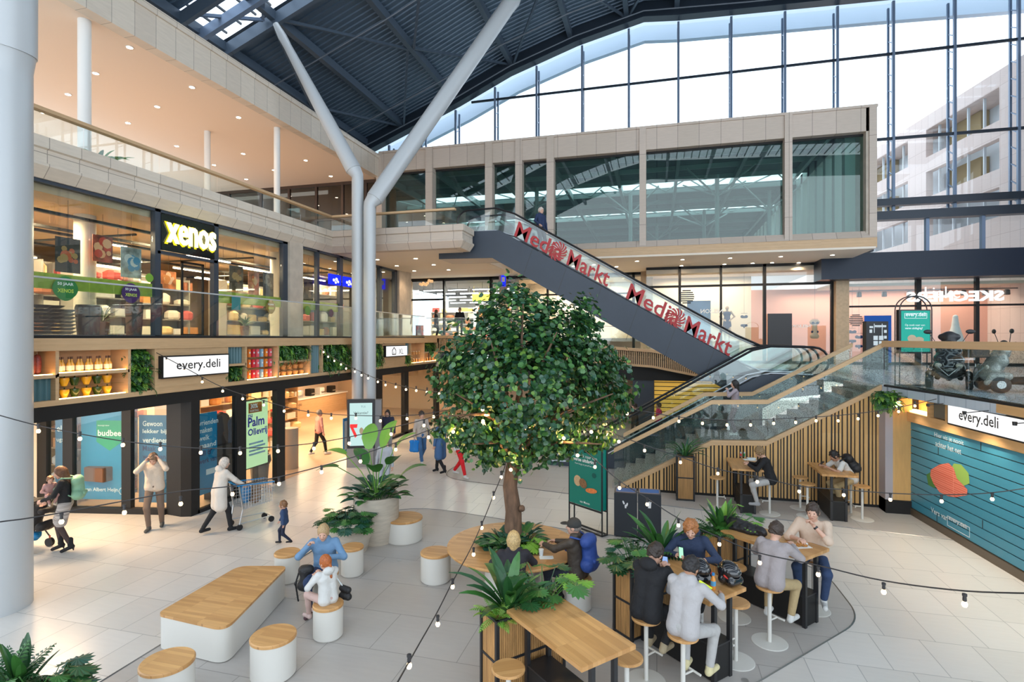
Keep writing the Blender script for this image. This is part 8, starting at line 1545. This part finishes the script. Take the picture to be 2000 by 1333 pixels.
def mscooter(c, rz, label, bodym, trim_, basket, s=1.0):
    t = thing('mobility_scooter', label, 'scooter', c, rz); R = [(.05, 0), (.12, .01), (.13, .03), (.13, .09), (.12, .11), (.05, .12)]
    for sx in (-1, 1):
        for y in (.52, -.45):
            mb = MB(); mb.tube([(sx * .26, y, .15), (sx * .27, y, .15), (sx * .36, y, .15), (sx * .37, y, .15)], [.12, .15, .15, .12], 20); w = mb.build('wheel', RUB, t, smooth=True); MB().tube([(sx * .262, y, .15), (sx * .375, y, .15)], .07, 12).build('wheel_hub', STEELP, w)
            soft('fender', bodym, t, [('c', V(sx * .30, y - .12, .30), V(sx * .30, y + .12, .30), .075, .06), ('c', V(sx * .31, y + .12, .28), V(sx * .31, y + .19, .18), .055, .05)], .014, .03)
    soft('front_fairing', bodym, t, [('c', V(-.12, .55, .35), V(.12, .55, .35), .13, .13), ('c', V(0, .55, .35), V(0, .34, .78), .17, .12), ('c', V(-.13, .38, .74), V(.13, .38, .74), .085, .085), ('c', V(-.13, .44, .56), V(.13, .44, .56), .12, .12), ('c', V(-.18, .56, .42), V(.18, .56, .42), .08, .08)], .014, .06)
    soft('floor_pan', CHAR, t, [('c', V(-.18, .3, .2), V(-.18, -.5, .22), .05, .06), ('c', V(.18, .3, .2), V(.18, -.5, .22), .05, .06), ('c', V(0, .4, .2), V(0, -.5, .22), .06, .1), ('c', V(-.2, -.45, .34), V(.2, -.45, .34), .14, .14)], .016, .08)
    for sx in (-1, 1): soft('headlight', mat('lamp_glass', (.55, .50, .42), .1, coat=1), t, [('e', V(sx * .16, .66, .45), I3, V(.06, .035, .05))], .008, .01); MB().tube([(sx * .10, .36, .86), (sx * .33, .30, .90)], .014, 8).build('handlebar', BLACK, t); MB().tube([(sx * .2, .34, .88), (sx * .30, .36, 1.06)], .006, 6).build('mirror_arm', BLACK, t); soft('mirror', BLACK, t, [('e', V(sx * .33, .36, 1.10), I3, V(.075, .02, .045))], .008, .01)
    soft('console', CHAR, t, [('c', V(-.12, .34, .86), V(.12, .34, .86), .05, .05), ('c', V(0, .36, .8), V(0, .34, .88), .07, .06)], .012, .03); MB().tube([(-.17, .70, .44), (-.10, .76, .36), (0, .78, .26), (.10, .76, .36), (.17, .70, .44)], .010, 6).build('chrome_guard', STEELP, t); MB().tube([(-.09, .735, .50), (-.07, .74, .44), (.07, .74, .44), (.09, .735, .50)], .008, 6).build('chrome_guard', STEELP, t)
    soft('seat', mat('seat_leather', (.02, .02, .022), .4), t, [('c', V(-.16, -.30, .62), V(.16, -.30, .62), .07, .07), ('c', V(-.14, -.1, .62), V(.14, -.1, .62), .06, .06), ('c', V(-.15, -.5, .75), V(.15, -.5, .75), .06, .06), ('c', V(-.13, -.52, 1.0), V(.13, -.52, 1.0), .06, .06), ('c', V(0, -.5, .7), V(0, -.52, 1.0), .12, .12)], .014, .06); MB().lathe([(.05, .35), (.05, .6)], (0, -.35, 0), 12).build('seat_post', CHAR, t)
    t.scale = (1.2, 1.2, 1.22)
    if basket: 
        b = MB(); b.box((-.18, .62, .62), (.18, .90, .64)); 
        for q_ in ((-.18, .62, -.165, .90), (.165, .62, .18, .90), (-.18, .62, .18, .635), (-.18, .885, .18, .90)): b.box((q_[0], q_[1], .62), (q_[2], q_[3], .80))
        b.build('basket', BLACK, t); l_ = MB()
        for k in range(20): blade(l_, (random.uniform(-.1, .1), .76 + random.uniform(-.08, .08), .66), random.uniform(0, 6.2), random.uniform(.5, 1.4), .2, .05, 2, 4)
        l_.build('leafy_greens', G3, t)
    return t
c = atZ(1866, 758, 3.0); mscooter((c.x, c.y + .3, 3.0), CAMW - .68, 'black mobility scooter facing the glass balustrade on the right platform', mat('scooter_black', (.008, .008, .009), .12, coat=1.0), None, False)
c = atZ(2012, 768, 3.0); mscooter((c.x, c.y + .1, 3.0), LEFT - .35, 'white and black mobility scooter with a leafy basket at the right edge', mat('scooter_white', (.35, .33, .30), .2, coat=1.0), None, True)
# ================================================================ small extras
plant('spiky_plant', 'spiky green plant behind the terrace handrail at the upper left', (-12.3, atX(190, 290, -12.3).y, 8.0), 'strap', 16, .75, .12, .05, mats=[G2, G3], el=(.6, 1.5), droop=1.2)
tag(MB().lathe([(.16, 0), (.2, .34), (.01, .3)], (-12.3, atX(190, 290, -12.3).y, 7.88), 16).build('plant_pot', WHITE), 'white pot of the spiky plant on the upper terrace', 'plant pot')
for k, (u, v, lab) in enumerate(((780, 1095, 'small round steel floor cap between the drum seats'), (1455, 1330, 'small round steel floor cap near the lower edge'))):
    p = atZ(u, v, .004); tag(MB().lathe([(.045, 0), (.045, .004), (.01, .004)], p, 16).build('floor_cap', STEELP), lab, 'floor cap')
